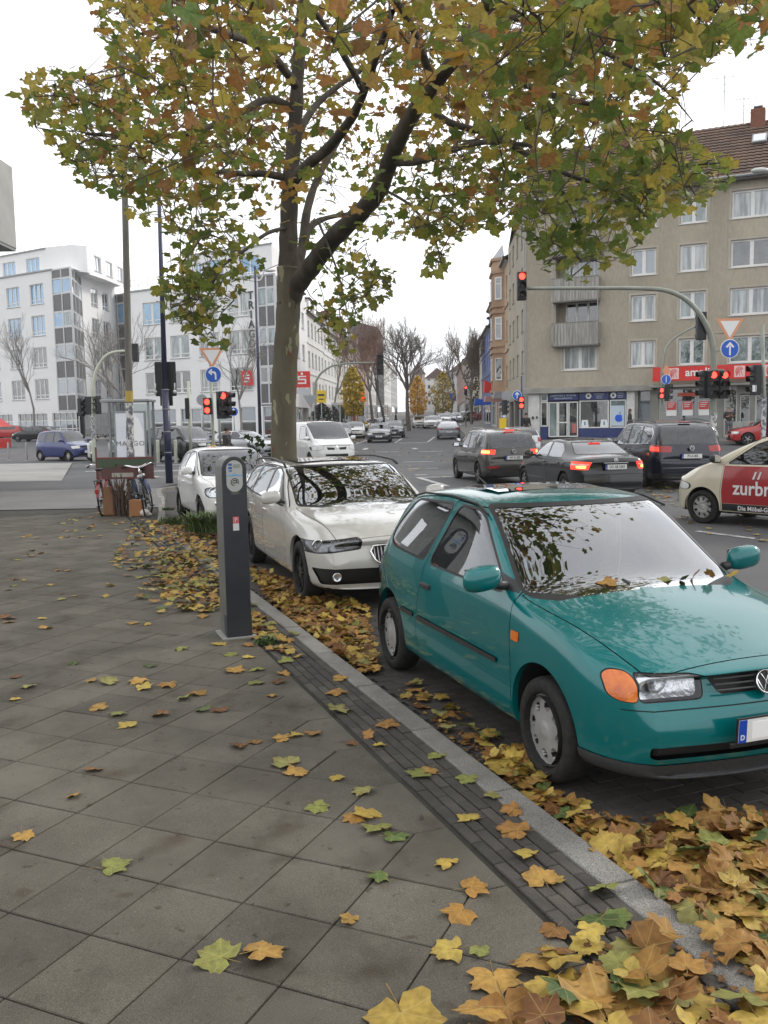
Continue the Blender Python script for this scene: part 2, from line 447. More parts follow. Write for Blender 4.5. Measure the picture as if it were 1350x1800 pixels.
def put_wheel(parent,x,y,rt,rr,wd,style,rimmat,steer=0.,spin=0.):
    parts=wheel_parts(rt,rr,wd,style,rimmat); s=1 if y>0 else -1
    ty=parts[0].copy(); ty.name='wheel'; link(ty,parent); ty.location=(x,y,rt-.004); ty.rotation_euler=(0,spin,(0 if s>0 else math.pi)+steer)
    for p,nm in ((parts[1],'rim'),(parts[2],'brake_disc')):
        c=p.copy(); c.name=nm; link(c,ty)
    return ty
def vw_badge(M,r,parent,m,back):
    b=MB(); 
    for i in range(24):
        pass
    b.tube([M@Vector((r*math.cos(t),r*math.sin(t),.004)) for t in np.linspace(0,2*math.pi,25)],r*.09,6,False)
    for seg in ([(-.45,.82),(-.0,-.02),(.45,.82)],[(-.88,.35),(-.42,-.85),(0,.0),(.42,-.85),(.88,.35)]):
        b.tube([M@Vector((x*r,y*r,.004)) for x,y in seg],r*.075,6)
    o=b.build('badge',m,parent,True)
    if back: 
        c=MB(); c.lathe([(.0001,.001),(r*.98,.001),(r*.98,-.01)],24,M); c.build('badge_back',back,o)
    return o
def plate(M,w,h,txt,parent,blank=False,short=None):
    b=MB(); b.bbox(-w/2-.008,w/2+.008,-h/2-.012,h/2+.01,-.006,.004,.003,M); fr=b.build('number_plate',mat('plate_holder',(.012,.012,.012),.4),parent)
    c=MB(); c.box(-w/2,w/2,-h/2,h/2,.004,.0065,M); c.build('plate_face',mat('plate_white',(.72,.72,.7),.35),fr)
    c=MB(); c.box(-w/2,-w/2+.045,-h/2,h/2,.0065,.008,M); c.build('plate_band',mat('plate_blue',(.01,.06,.42),.35),fr)
    text('plate_letter','D',.035,mat('plate_white'),fr,M@Matrix.Translation((-w/2+.022,-h*.27,.008)),.001,.001)
    if blank:
        c=MB(); c.box(-w/2+.075,w/2-.02,-h/2+.014,h/2-.014,.0065,.0085,M); c.build('blank_patch',mat('paper_white',(.86,.86,.86),.6),fr)
    else:
        text('plate_letters',txt,h*.86,mat('letter_black',(.01,.01,.01),.5),fr,M@Matrix.Translation((.02,0,.0066)),.001,.002,sx=.74)
    return fr
JOIN={'body','underbody'}
def build_car(S,name,label,cat,X,Y,head,paint,Z=None,group=None,lod=2,steer=0.,extras=None,pitch=0.):
    if Z is None: Z=zg(X,Y)
    root=empty(name,(X,Y,Z),head,label,cat,group)
    if pitch: root.rotation_euler=(0,pitch,head)
    V,Fc=cage(S)
    me=bpy.data.meshes.new('cage'); me.from_pydata(V,[],Fc); me.update()
    o=bpy.data.objects.new('cage',me); md=o.modifiers.new('s','SUBSURF'); md.levels=lod; md.render_levels=lod
    me2=evaluated(o)
    bm=bmesh.new(); bm.from_mesh(me2); bpy.data.meshes.remove(me2)
    bmesh.ops.recalc_face_normals(bm,faces=bm.faces[:]); bm.normal_update()
    bmesh.ops.delete(bm,geom=[f for f in bm.faces if f.calc_center_median().y<0],context='FACES')
    for v in bm.verts:
        if abs(v.co.y)<1e-4: v.co.y=0.
    T=bm.faces.layers.int.new('tag'); tags={}
    W2=S['W']/2
    # underside
    for f in bm.faces:
        if f.normal.z<-.75 and f.calc_center_median().z<S['zb'][0][1]+.09: f[T]=1
    zbm=min(z for x,z in S['zb'])
    MT=S['_mt']
    def newtag(part,material,off=0.):
        k=len(tags)+2; tags[k]=(part,material,off); return k
    side=lambda s:(lambda f: f.calc_center_median().y*s>W2*.35 and abs(f.normal.y)>.22)
    nf=len(bm.faces)
    # seams and panels -------------------------------------------------
    if S.get('seams'):
        for poly in S['seams']:
            for s in (1,):
                A=knife(bm,poly,(0,2),side(s))
                B=knife(bm,grow(poly,-S.get('seamw',.006)),(0,2),side(s)); Bs=set(B)
                k=newtag('door_seam','seam_black',-.006) if s==1 else k
                inner=grow(poly,-S.get('seamw',.006)); pc=ccw(poly); inn=ccw(inner)
                for f in bm.faces:
                    c=f.calc_center_median()
                    if c.y*s>W2*.35 and inside(pc,c.x,c.z) and not inside(inn,c.x,c.z) and abs(f.normal.y)>.2: f[T]=k
    if S.get('hood'):
        top=lambda f: f.normal.z>.25 and f.calc_center_median().z>S['hood_zmin']
        p=S['hood']; q=grow(p,-.007)
        knife(bm,p,(0,1),top); knife(bm,q,(0,1),top); k=newtag('bonnet_seam','seam_black',-.006); pc=ccw(p); inn=ccw(q)
        for f in bm.faces:
            c=f.calc_center_median()
            if top(f) and inside(pc,c.x,c.y) and not inside(inn,c.x,c.y): f[T]=k
    def sidepatch(poly,part,material,off=0.,grow_=0.,edge=None,nlim=.22,sides=(1,)):
        if edge:
            P=grow(poly,edge[1]); k=newtag(*edge[0])
            for s in sides:
                for f in knife(bm,P,(0,2),side(s)): f[T]=k
        for s in sides:
            k=newtag(part,material,off)
            for f in knife(bm,poly,(0,2),side(s)): f[T]=k
    for poly in S.get('swin',[]):
        sidepatch(rnd(poly,S.get('wr',.05)),'side_window',S.get('sglass','car_glass'),-.004,edge=(('window_seal','seal_black',0.),.016))
    for poly,part,material,off in S.get('spatch',[]):
        sidepatch(poly,part,material,off)
    # front / rear patches (yz)
    def endpatch(poly,part,material,s,off=0.,xlim=None,edge=None,mirror=False,nmin=.18,inner=None):
        def flt(f):
            c=f.calc_center_median()
            return f.normal.x*s>nmin and (xlim is None or xlim[0]<c.x<xlim[1])
        ps=[poly]
        if edge:
            k=newtag(*edge[0])
            for p in ps:
                for f in knife(bm,grow(p,edge[1]),(1,2),flt): f[T]=k
        for p in ps:
            k=newtag(part,material,off)
            for f in knife(bm,p,(1,2),flt): f[T]=k
    for e in S.get('ends',[]): endpatch(**e)
    # wheel arches
    for xw in (0,-S['wb']):
        ra=S['ra']; poly=[(xw+ra*math.cos(t),S['rt']+S.get('raz',0)+ra*math.sin(t)) for t in np.linspace(0,2*math.pi,S.get('an',36),endpoint=False)]
        for s in (1,):
            fs=knife(bm,poly,(0,2),lambda f: f.calc_center_median().y*s>W2*.62)
            fset=set(fs)
            bd=[e for f in fs for e in f.edges if any(g not in fset for g in e.link_faces)]
            bd=list(set(bd))
            bmesh.ops.delete(bm,geom=fs,context='FACES')
            bd=[e for e in bd if e.is_valid and len(e.link_faces)==1 and e.verts[0].co.z>zbm+.02]
            # rolled lip turning inwards
            r=bmesh.ops.extrude_edge_only(bm,edges=bd)
            nv=[v for v in r['geom'] if isinstance(v,bmesh.types.BMVert)]
            for v in nv: v.co.y-=s*.035
    # separate into parts -----------------------------------------------
    bm.normal_update(); bm.verts.index_update()
    groups={}
    for f in bm.faces: groups.setdefault(f[T],[]).append(f)
    def extract(fs,part,material,off,parent):
        vi={};V=[];Fc=[];mid=[]
        for f in fs:
            ids=[]
            for v in f.verts:
                if v.index not in vi:
                    vi[v.index]=len(V); n=v.normal
                    if abs(v.co.y)<1e-6: n=Vector((n.x,0,n.z)).normalized()
                    V.append(v.co+n*off); mid.append(abs(v.co.y)<1e-6)
                ids.append(vi[v.index])
            Fc.append(ids)
        m=MATS[material] if isinstance(material,str) else material
        if any(mid) or part in JOIN:
            n=len(V); mp=[];
            for i in range(n):
                if mid[i]: mp.append(i)
                else: mp.append(len(V)); V.append(Vector((V[i].x,-V[i].y,V[i].z)))
            Fc=Fc+[[mp[i] for i in f][::-1] for f in Fc]
            return [meshobj(part,V,Fc,m,parent,True)]
        V2=[(v.x,-v.y,v.z) for v in V]
        return [meshobj(part,V,Fc,m,parent,True),meshobj(part,V2,[f[::-1] for f in Fc],m,parent,True)]
    body=extract(groups.get(0,[]),'body',paint,0,root)[0]
    autosmooth(body,50)
    under=extract(groups.get(1,[]),'underbody','car_dark',0,root) if 1 in groups else None
    made={}
    for k,(part,material,off) in tags.items():
        if k in groups:
            obs=extract(groups[k],part,'trim_black' if material=='paint' else material,off,root); made.setdefault(part,[]).extend(obs)
            if material=='paint':
                for ob in obs: ob.data.materials[0]=paint
    bm.free()
    # reflectors behind lamp lenses
    for ob in made.get('headlight',[]):
        if S.get('lampbox',True):
            vs=[v.co.copy() for v in ob.data.vertices]; c=sum(vs,Vector())/len(vs)
            V=[c+(v-c)*.96+Vector((-.035,0,0)) for v in vs]; r_=meshobj('reflector',V,[tuple(p.vertices) for p in ob.data.polygons],MATS[S.get('reflm','reflector')],ob,True)
            mb=MB(); 
            dy=max(v.y for v in vs)-min(v.y for v in vs); dz=max(v.z for v in vs)-min(v.z for v in vs)
            rr=min(dz*.40,.07)
            for q in S.get('bulbs',(0.,)):
                M=Matrix.Translation((c.x-.05-abs(q)*dy*.25*0,c.y+q*dy*(1 if c.y>0 else -1),c.z))@Matrix.Rotation(math.pi/2,4,'Y')
                mb.lathe([(.001,-.005),(rr*.3,.003),(rr*.75,.004),(rr,.02),(rr*1.04,.01)],20,M)
            mb.build('bulb_bowl',MATS[S.get('bulbm','chrome')],ob,True)
    # wheels
    rim=S.get('rim','rim_silver')
    for xw in (0,-S['wb']):
        for s in (1,-1):
            put_wheel(root,xw,s*(W2-S.get('wi',.02)-S['wd']/2),S['rt'],S['rr'],S['wd'],S['style'],rim,steer if xw==0 else 0,spin=random.uniform(0,6))
            mb=MB(); ra=S['ra']+.012
            V=[];Fc=[];n=20
            y0=s*(W2-.045);y1=s*(W2-.42)
            for j in range(n+1):
                t=math.pi*1.16*j/n-math.pi*.08
                for y in (y0,y1): V.append((xw+ra*math.cos(t),y,S['rt']+S.get('raz',0)+ra*math.sin(t)))
            for j in range(n): Fc.append((2*j,2*j+1,2*j+3,2*j+2))
            k=len(V); V.append((xw,y1,S['rt']-.1)); 
            for j in range(n): Fc.append((2*j+1,k,2*j+3))
            meshobj('wheel_well',V,Fc,MATS['car_dark'],root)
    # interior
    if S.get('cabin',True):
        zc=S['cab'][2]; x0,x1=S['cab'][0],S['cab'][1]; wI=W2-.12
        mb=MB(); mb.box(x1,x0,-wI,wI,.30,.34); mb.build('cabin_floor',MATS['car_dark'],root)
        mb=MB(); mb.bbox(x0-.28,x0+.12,-wI,wI,.55,zc-.05,.04); mb.build('dashboard',MATS['cabin_grey'],root)
        mb=MB(); mb.tube([(x0-.34+.04*math.sin(t)*0,S.get('drv',.36)+.18*math.cos(t),zc-.09+.18*math.sin(t)) for t in np.linspace(0,2*math.pi,21)],.014,6,False); mb.build('steering_wheel',MATS['car_dark'],root,True)
        for q,(xa) in enumerate((x0-.95,)):
            for s in (1,-1):
                mb=MB(); y=s*.36
                mb.bbox(xa-.1,xa+.42,y-.25,y+.25,.38,.58,.05)
                M=Matrix.Translation((xa-.08,y,.52))@Matrix.Rotation(R(-14),4,'Y'); mb.bbox(-.07,.07,-.24,.24,0,.58,.05,M); mb.bbox(-.05,.05,-.13,.13,.61,.80,.04,M)
                mb.build('seat',MATS['seat_grey'],root)
        if x0-x1>1.7:
            xa=x0-1.85; mb=MB(); mb.bbox(xa-.1,xa+.4,-wI+.03,wI-.03,.38,.56,.05)
            M=Matrix.Translation((xa-.08,0,.5))@Matrix.Rotation(R(-16),4,'Y'); mb.bbox(-.07,.07,-wI+.03,wI-.03,0,.52,.05,M)
            for y in (-.4,.4): mb.bbox(-.05,.05,y-.12,y+.12,.53,.68,.04,M)
            mb.build('rear_seat',MATS['seat_grey'],root)
    # mirrors
    if S.get('mir'):
        mx_,mz,ms=S['mir']
        for s in (1,-1):
            mb=MB(); y=s*(W2+.075*ms+.02)
            V=[];
            bmx=bmesh.new(); bmesh.ops.create_cube(bmx,size=1); 
            bmesh.ops.subdivide_edges(bmx,edges=bmx.edges[:],cuts=3,use_grid_fill=True)
            for v in bmx.verts:
                c=v.co*2; l=(abs(c.x)**3.2+abs(c.y)**3.2+abs(c.z)**3.2)**(1/3.2); c=c/l
                v.co=Vector((mx_+.02+c.x*.075*ms*(1.0 if c.x>0 else .45),y+c.y*.115*ms,mz+c.z*.075*ms+.012*s*c.y*s))
            bmx.verts.index_update(); V=[v.co.copy() for v in bmx.verts]; Fq=[[v.index for v in f.verts] for f in bmx.faces]; bmx.free()
            hs=meshobj('door_mirror',V,Fq,S.get('mirm') and MATS[S['mirm']] or paint,root,True)
            g=MB(); g.box(mx_-.0155*ms-.004,mx_-.0155*ms-.0125,y-.085*ms,y+.085*ms,mz-.05*ms,mz+.05*ms); g.build('mirror_glass',MATS['mirror'],hs)
            a=MB(); a.tube([(mx_+.03,s*(W2-.06),mz-.05),(mx_+.02,y-s*.06,mz-.04)],[.03,.025],8); a.build('mirror_arm',MATS['trim_black'],hs,True)
    if extras: extras(root,S,paint)
    return root
# ================================================================ ground, road, pavements
KA=R(20.95); U=Vector((-math.sin(KA),math.cos(KA))); NI=Vector((-math.cos(KA),-math.sin(KA))); K0=Vector((1.23,2.93))
def K(s,t): p=K0+U*s+NI*t; return p.x,p.y
def toK(x,y): d=Vector((x,y))-K0; return d.dot(U),d.dot(NI)
ASPH=mat('asphalt',(.080,.082,.086),.82,col2=(.118,.118,.120),scale=.35,detail=8,lo=.3,hi=.7,coord='World',bump=.5,bscale=160,speck=(220,.45),rvar=.1,spec=.35)
ASPH2=mat('asphalt_light',(.15,.148,.142),.85,col2=(.115,.113,.108),scale=.6,detail=8,coord='World',bump=.3,bscale=120,speck=(200,.3))
CONC=mat('concrete_pale',(.30,.295,.28),.85,col2=(.235,.23,.215),scale=.7,detail=7,coord='World',speck=(150,.2))
SLAB=mat('slab_concrete',(.118,.107,.085),.78,col2=(.062,.055,.041),scale=2.1,detail=10,lo=.36,hi=.72,coord='World',bump=.55,bscale=210,speck=(320,.50),orand=.15,rvar=.08,spec=.3)
def stains(m,layers):
    t=m.node_tree; N=t.nodes.new; Lk=t.links.new; b=t.nodes['Principled BSDF']; src=b.inputs['Base Color'].links[0].from_socket; g=N('ShaderNodeNewGeometry')
    for sc,a,c,col in layers:
        n=N('ShaderNodeTexNoise'); n.inputs['Scale'].default_value=sc; n.inputs['Detail'].default_value=2; Lk(g.outputs['Position'],n.inputs['Vector']); r=N('ShaderNodeMapRange'); r.inputs[1].default_value=a; r.inputs[2].default_value=c; Lk(n.outputs['Fac'],r.inputs[0])
        x=N('ShaderNodeMixRGB'); x.blend_type='MULTIPLY'; Lk(r.outputs[0],x.inputs[0]); Lk(src,x.inputs[1]); x.inputs[2].default_value=(*col,1); src=x.outputs[0]
    Lk(src,b.inputs['Base Color'])
stains(SLAB,((3.3,.60,.74,(.62,.56,.50)),(17,.68,.74,(.55,.50,.44)),(41,.72,.75,(1.5,1.5,1.45)),(9,.66,.76,(.72,.64,.55))))
JOINT=mat('joint_soil',(.040,.036,.029),.95,col2=(.022,.022,.015),scale=9,coord='World')
BRICKD=mat('brick_dark',(.066,.057,.047),.8,col2=(.036,.031,.026),scale=6,detail=8,coord='World',bump=.6,bscale=120,speck=(240,.3),orand=.28)
BAYB=mat('bay_brick',(.058,.052,.046),.85,col2=(.036,.032,.028),scale=5,detail=8,coord='World',bump=.6,bscale=110,speck=(240,.3),orand=.25)
KERB=mat('kerb_granite',(.225,.215,.195),.75,col2=(.13,.122,.108),scale=2.2,detail=9,coord='World',bump=.4,bscale=150,speck=(260,.7),orand=.07)
PAINT=mat('road_paint',(.52,.52,.50),.7,col2=(.20,.20,.20),scale=6,detail=10,lo=.46,hi=.62,coord='World')
def grid_sheet(name,xs,ys,m,dz=0.,f=zg,kind='structure'):
    V=[(x,y,f(x,y)+dz) for y in ys for x in xs]; n=len(xs)
    Fc=[(j*n+i,j*n+i+1,(j+1)*n+i+1,(j+1)*n+i) for j in range(len(ys)-1) for i in range(n-1)]
    return tag(meshobj(name,V,Fc,m,None,True),kind=kind)
EARTH=mat('far_ground',(.10,.095,.085),.95,col2=(.07,.075,.05),scale=.05,coord='World')
xs=[-1500,-800,-400,-200,-120]+list(np.arange(-100,101,4.))+[120,200,400,800,1500]; ys=[-1200,-300,-60,-20]+list(np.arange(-10,180,4.))+[200,240,280,320,360,420,600,1000,1500]
grid_sheet('ground',xs,ys,EARTH,-.12)
xs=list(np.arange(-90,91,2.)); ys=list(np.arange(-16,130,2.))+list(np.arange(132,420,8.))
grid_sheet('road',xs,ys,ASPH)
def strip(name,L_,Rr,m,dz,kind='structure',thick=0.,parent=None,n=6):
    "sheet between two polylines following the ground; thick>0 gives it sides (kerb height)"
    def dens(P):
        out=[]
        for i in range(len(P)-1):
            for k in range(n): t=k/n; out.append((P[i][0]*(1-t)+P[i+1][0]*t,P[i][1]*(1-t)+P[i+1][1]*t))
        return out+[P[-1]]
    A=dens(L_);B=dens(Rr); V=[];Fc=[]
    for a,b in zip(A,B):
        V+=[(a[0],a[1],zg(*a)+dz),(b[0],b[1],zg(*b)+dz)]
        if thick: V+=[(a[0],a[1],zg(*a)+dz-thick),(b[0],b[1],zg(*b)+dz-thick)]
    s=4 if thick else 2
    for i in range(len(A)-1):
        p=i*s;q=p+s; Fc.append((p,p+1,q+1,q))
        if thick: Fc.append((p+2,p,q,q+2)); Fc.append((p+1,p+3,q+3,q+1))
    if thick: Fc.append((0,2,3,1)); k=(len(A)-1)*s; Fc.append((k,k+1,k+3,k+2))
    o=meshobj(name,V,Fc,m,parent)
    return tag(o,kind=kind) if parent is None else o
def line(L_,w,name='road_marking',m=None,dz=.006):
    a=Vector(L_[0]);b=Vector(L_[1]); d=(b-a).normalized(); nrm=Vector((-d.y,d.x))*w/2
    n=max(1,int((b-a).length/3)); A=[];B=[]
    for i in range(n+1):
        p=a+(b-a)*i/n; A.append(tuple(p+nrm));B.append(tuple(p-nrm))
    return A,B
# kerb line of the near pavement (outer edge) -----------------------
KL=[K(-6,0),K(0,0),K(4,0),K(9,0),K(13.2,0),(-4.02,16.6),(-4.75,19.7),(-5.55,23.0),(-6.30,25.6),(-6.42,26.5),(-6.15,27.15),(-5.5,27.45),(-2.9,27.6),(-2.3,27.9),(-2.6,29.2)]
pv=bpy.data.objects.new('pavement',None); COL.objects.link(pv); tag(pv,kind='structure')
# base under slabs
P=[(x,y) for x,y in KL]
base=[(p[0],p[1]) for p in P]+[(-6,31.0),(-14,31.0),(-40,31),(-40,-6)]
def inset_left(P,d):
    out=[]
    for i,p in enumerate(P):
        a=Vector(P[max(i-1,0)]);b=Vector(P[min(i+1,len(P)-1)]); t=(b-a).normalized(); out.append(tuple(Vector(p)+Vector((-t.y,t.x))*d))
    return out
inner=inset_left(P,.15)
base=inner+[(-6,31.0),(-40,31),(-40,-6)]
me=MB(); 
bmx=bmesh.new(); vs=[bmx.verts.new((x,y,.088)) for x,y in base]; f=bmx.faces.new(vs); r=bmesh.ops.triangulate(bmx,faces=[f]); bmx.verts.index_update()
V=[v.co.copy() for v in bmx.verts]; Fc=[[v.index for v in f.verts] for f in bmx.faces]; bmx.free()
o=meshobj('paving_bed',V,Fc,JOINT,pv)
# kerb stones ---------------------------------------------------------
def kerb_stone(a,b,w=.15,h=.105,parent=None,z0=0.,name='kerb_stone',gap=.005,m=KERB,zt=None):
    a=Vector(a);b=Vector(b); d=(b-a); L_=d.length; d.normalize(); nrm=Vector((-d.y,d.x)); mb=MB()
    bm=bmesh.new(); bmesh.ops.create_cube(bm,size=1)
    for v in bm.verts: v.co=Vector((gap+ (v.co.x+.5)*(L_-2*gap),(v.co.y+.5)*w,z0-.1+(v.co.z+.5)*(h+.1)))
    e=[e for e in bm.edges if all(v.co.z>z0 for v in e.verts)]
    bmesh.ops.bevel(bm,geom=e,offset=.012,segments=2,profile=.5,affect='EDGES')
    jz=random.uniform(-.003,.003); jn=random.uniform(-.004,.004); M=Matrix(((d.x,nrm.x,0,a.x+nrm.x*jn),(d.y,nrm.y,0,a.y+nrm.y*jn),(0,0,1,jz),(0,0,0,1))); bm.transform(M)
    me=bpy.data.meshes.new(name); bm.to_mesh(me); bm.free(); me.materials.append(m)
    ob=bpy.data.objects.new(name,me); return link(ob,parent)
s=-4.35
while s<17:
    x0,y0=K(s,0)
    if y0>16.0: break
    kerb_stone(K(s,0),K(s+1.0,0),parent=pv); s+=1.0
last=K(s,0)
pts=[last,(-4.35,18.0),(-4.75,19.7),(-5.15,21.3),(-5.55,23.0),(-5.95,24.4),(-6.28,25.6),(-6.42,26.4),(-6.2,27.1),(-5.5,27.45),(-4.2,27.55),(-2.9,27.6)]
for a,b in zip(pts,pts[1:]): kerb_stone(a,b,parent=pv)
# brick strip ----------------------------------------------------------
def boxmesh(name,lx,ly,h,m,bev=.004):
    bm=bmesh.new(); bmesh.ops.create_cube(bm,size=1)
    for v in bm.verts: v.co=Vector((v.co.x*lx,v.co.y*ly,(v.co.z-.5)*h))
    if bev: bmesh.ops.bevel(bm,geom=[e for e in bm.edges if all(v.co.z>-h*.5 for v in e.verts)],offset=bev,segments=1,affect='EDGES')
    me=bpy.data.meshes.new(name); bm.to_mesh(me); bm.free(); me.materials.append(m); return me
bmesh_b=boxmesh('brick',.200,.0585,.05,BRICKD)
cand=[]
for row in range(5):
    s=-1.6+(.1 if row%2 else 0)
    while s<17:
        cand.append((s,.185+row*.065)); s+=.2065
cand.sort(); n=0
far=MB()
for s,t in cand:
    x,y=K(s,t)
    if y<2.2: continue
    if n<300:
        o=bpy.data.objects.new('brick',bmesh_b); o.location=(x,y,.101+rng.normal(0,.0016)); o.rotation_euler=(rng.normal(0,.006),rng.normal(0,.006),KA+math.pi/2+rng.normal(0,.006)); link(o,pv); n+=1
    else:
        M=Matrix.Translation((x,y,.101))@Matrix.Rotation(KA+math.pi/2,4,'Z'); far.box(-.1,.1,-.029,.029,-.04,0,M)
tag(far.build('brick',BRICKD,pv),kind='stuff')
# paving slabs laid at 45 degrees ---------------------------------------
q=.285; T0=.505; TB=.165; g=.0035
def slab_mesh(poly,name='slab',h=.04):
    n=len(poly); P=grow(ccw(poly),-g); P2=grow(ccw(poly),-g-.0035)
    V=[(x,y,0) for x,y in P2]+[(x,y,-.0035) for x,y in P]+[(x,y,-h) for x,y in P]; n=len(P)
    Fc=[tuple(range(n))]+[(i,i+n,(i+1)%n+n,(i+1)%n) for i in range(n)]+[(i+n,i+2*n,(i+1)%n+2*n,(i+1)%n+n) for i in range(n)]
    return V,Fc
# in kerb frame: local x = s, local y = t
def tri_top(name,V,Fc):
    me=bpy.data.meshes.new(name); me.from_pydata(V,[],Fc); me.materials.append(SLAB)
    bm=bmesh.new(); bm.from_mesh(me); bmesh.ops.recalc_face_normals(bm,faces=bm.faces[:]); bm.to_mesh(me); bm.free(); return me
full=tri_top('slab',*slab_mesh([(-q,0),(0,-q),(q,0),(0,q)]))
pent=tri_top('slab',*slab_mesh([(-q,-TB),(q,-TB),(q,0),(0,q),(-q,0)]))
MK=Matrix(((U.x,NI.x,0,0),(U.y,NI.y,0,0),(0,0,1,0),(0,0,0,1)))   # kerb frame -> world (mirrored, so use explicit mesh)
def kmesh(me):
    m2=me.copy(); 
    for v in m2.vertices: v.co=Vector((U.x*v.co.x+NI.x*v.co.y,U.y*v.co.x+NI.y*v.co.y,v.co.z))
    bm=bmesh.new(); bm.from_mesh(m2); bmesh.ops.recalc_face_normals(bm,faces=bm.faces[:]); bm.to_mesh(m2); bm.free(); return m2
fullW=kmesh(full); pentW=kmesh(pent)
sl=[]
for j in range(0,40):
    t=T0+TB+j*q
    for i in range(-12,64):
        if (i+j)%2: continue
        s=i*q-.05
        x,y=K(s,t)
        if y<1.9 or y>20.2 or x<-11.5 or abs(x)>(y*.46+1.2): continue
        sl.append((math.hypot(x,y),x,y,j==0))
sl.sort(); fv=MB()
for k,(d,x,y,p) in enumerate(sl):
    if k<300:
        o=bpy.data.objects.new('slab',pentW if p else fullW); o.location=(x,y,.1015+rng.normal(0,.0009)); o.rotation_euler=(rng.normal(0,.0018),rng.normal(0,.0018),0); link(o,pv)
    else:
        me=pentW if p else fullW; z=.1015+rng.normal(0,.0008); fv.add([(v.co.x+x,v.co.y+y,v.co.z+z) for v in me.vertices],[tuple(f.vertices) for f in me.polygons])
tag(fv.build('slab',SLAB,pv),kind='stuff')
# parking bay bricks -----------------------------------------------------
bay=bpy.data.objects.new('parking_bay',None); COL.objects.link(bay); tag(bay,kind='structure')
A=[K(-5,0),K(0,0),K(6,0),K(12,0),(-4.0,16.6),(-4.75,19.7),(-5.5,23.),(-6.3,26.2)]; B=[K(-5,-2.15),K(0,-2.15),K(6,-2.15),K(12,-2.15),(-1.9,17.5),(-2.6,20.5),(-2.6,23.5),(-2.6,27.)]
strip('bay_bed',A,B,mat('bay_bed',(.05,.047,.042),.9,col2=(.035,.032,.028),scale=3,coord='World',speck=(90,.4)),.012,parent=bay)
bb=boxmesh('brick',.196,.096,.04,BAYB); n=0; st=MB(); cand=[]
for i in range(-30,100):
    s=i*.1015
    for j in range(0,11):
        t=-(.11+j*.2035+(.1 if i%2 else 0)); x,y=K(s,t)
        if t<-2.1 or y<1.5: continue
        cand.append(((abs(x-1.9)+abs(y-4.1)),x,y))
cand.sort()
for k,(d,x,y) in enumerate(cand):
    if k<300:
        o=bpy.data.objects.new('brick',bb); o.location=(x,y,.031+rng.normal(0,.001)); o.rotation_euler=(rng.normal(0,.006),rng.normal(0,.006),KA+rng.normal(0,.008)); link(o,bay)
    elif y<12:
        M=Matrix.Translation((x,y,.031))@Matrix.Rotation(KA,4,'Z'); st.box(-.098,.098,-.048,.048,-.03,0,M)
tag(st.build('brick',BAYB,bay),kind='stuff')
# grey tile field in the empty end of the bay
# bands of other surfacing beyond the slabs --------------------------------
strip('footpath',[(-40,20.4),(-14,20.4),(-4.98,20.4)],[(-40,26.5),(-14,26.5),(-6.55,26.5)],ASPH2,.104)
strip('cycle_path',[(-40,26.54),(-14,26.54),(-6.6,26.54)],[(-40,31.0),(-14,31.0),(-6.0,31.0)],ASPH,.104)
strip('crossing_pavement',[(-60,31.6),(-11.2,31.6)],[(-60,46.6),(-15.9,46.6)],CONC,.02)
strip('crossing_pavement',[(-3.2,31.0),(-9.0,33)],[(-2.0,33.2),(-7.2,35.5)],ASPH2,.012)
for (a,b) in (((150,829),(228,826)),((172,836),(236,834)),((150,820),(222,818)),((240,820),(330,817)),((244,829),(335,827)),((236,838),(282,838))):
    A_,B_=line((G(*a),G(*b)),.42); strip('crosswalk_stripe',A_,B_,PAINT,.008,n=1)
# painted lines, traced on the road
LN=[((702,779),(753,778.5),.5),((752,777),(770,764),.16),((694,779),(708,770),.16),((623,781),(646,774),.16),((700,758),(738,749),.14),((662,795),(701,794.5),.28),((735,794.5),(777,793.5),.28),((607,796),(630,795),.28),
 ((708,812.5),(763,811.5),.25),((717,825),(739,824),.2),((749,824),(770,823.5),.2),((729,835.5),(751,834.5),.2),((735,839.5),(795,838.5),.22),((735,840),(786,855),.2),((1225,936),(1350,950.5),.13),((1350,950.5),(1500,968),.13),
 ((640,791),(645,788),.3),((727,788),(732,790),.3),((880,823),(905,822),.2),((770,757),(812,742),.14)]
for a,b,w in LN:
    A_,B_=line((GZ(*a)[:2],GZ(*b)[:2]),w); strip('road_marking',A_,B_,PAINT,.008,n=1)
# far pavements -----------------------------------------------------------
SDV=Vector((.0594,.998)); a5=Vector((.906,-.423)); C5=Vector((9.0,57.1))
PAVF=mat('far_paving',(.22,.215,.20),.85,col2=(.16,.155,.145),scale=1.2,coord='World',speck=(60,.2))
nf=Vector((-.423,-.906))
p0=C5+nf*4.2+Vector((-2.6,0)); strip('pavement',[tuple(C5+a5*34+nf*4.4),tuple(C5+a5*16+nf*4.3),tuple(C5+a5*6+nf*4.2),tuple(C5+nf*3.6+Vector((-1.2,0))),tuple(C5+Vector((-3.2,1.5)))],[tuple(C5+a5*34),tuple(C5+a5*16),tuple(C5+a5*6),tuple(C5+a5*1.0),tuple(C5+Vector((.1,2)))],PAVF,.13,thick=.14)
def sline(o,k,off=0): p=Vector(o)+SDV*k+Vector((SDV.y,-SDV.x))*off; return tuple(p)
strip('pavement',[sline((9.1,58.6),k,-3.3) for k in (0,20,60,120,200,330)],[sline((9.1,58.6),k,.3) for k in (0,20,60,120,200,330)],PAVF,.13,thick=.14)
strip('pavement',[sline((-9,78),k,-.4) for k in (-1,20,60,120,200,320)],[sline((-9,78),k,7.2) for k in (1,20,60,120,200,320)],PAVF,.13,thick=.14)
strip('pavement',[(-60,104),(-32,86.8),(-24,82.6),(-8.6,72.3)],[(-60,112),(-32,93.5),(-24,88.5),(-8.6,79)],PAVF,.13,thick=.14)
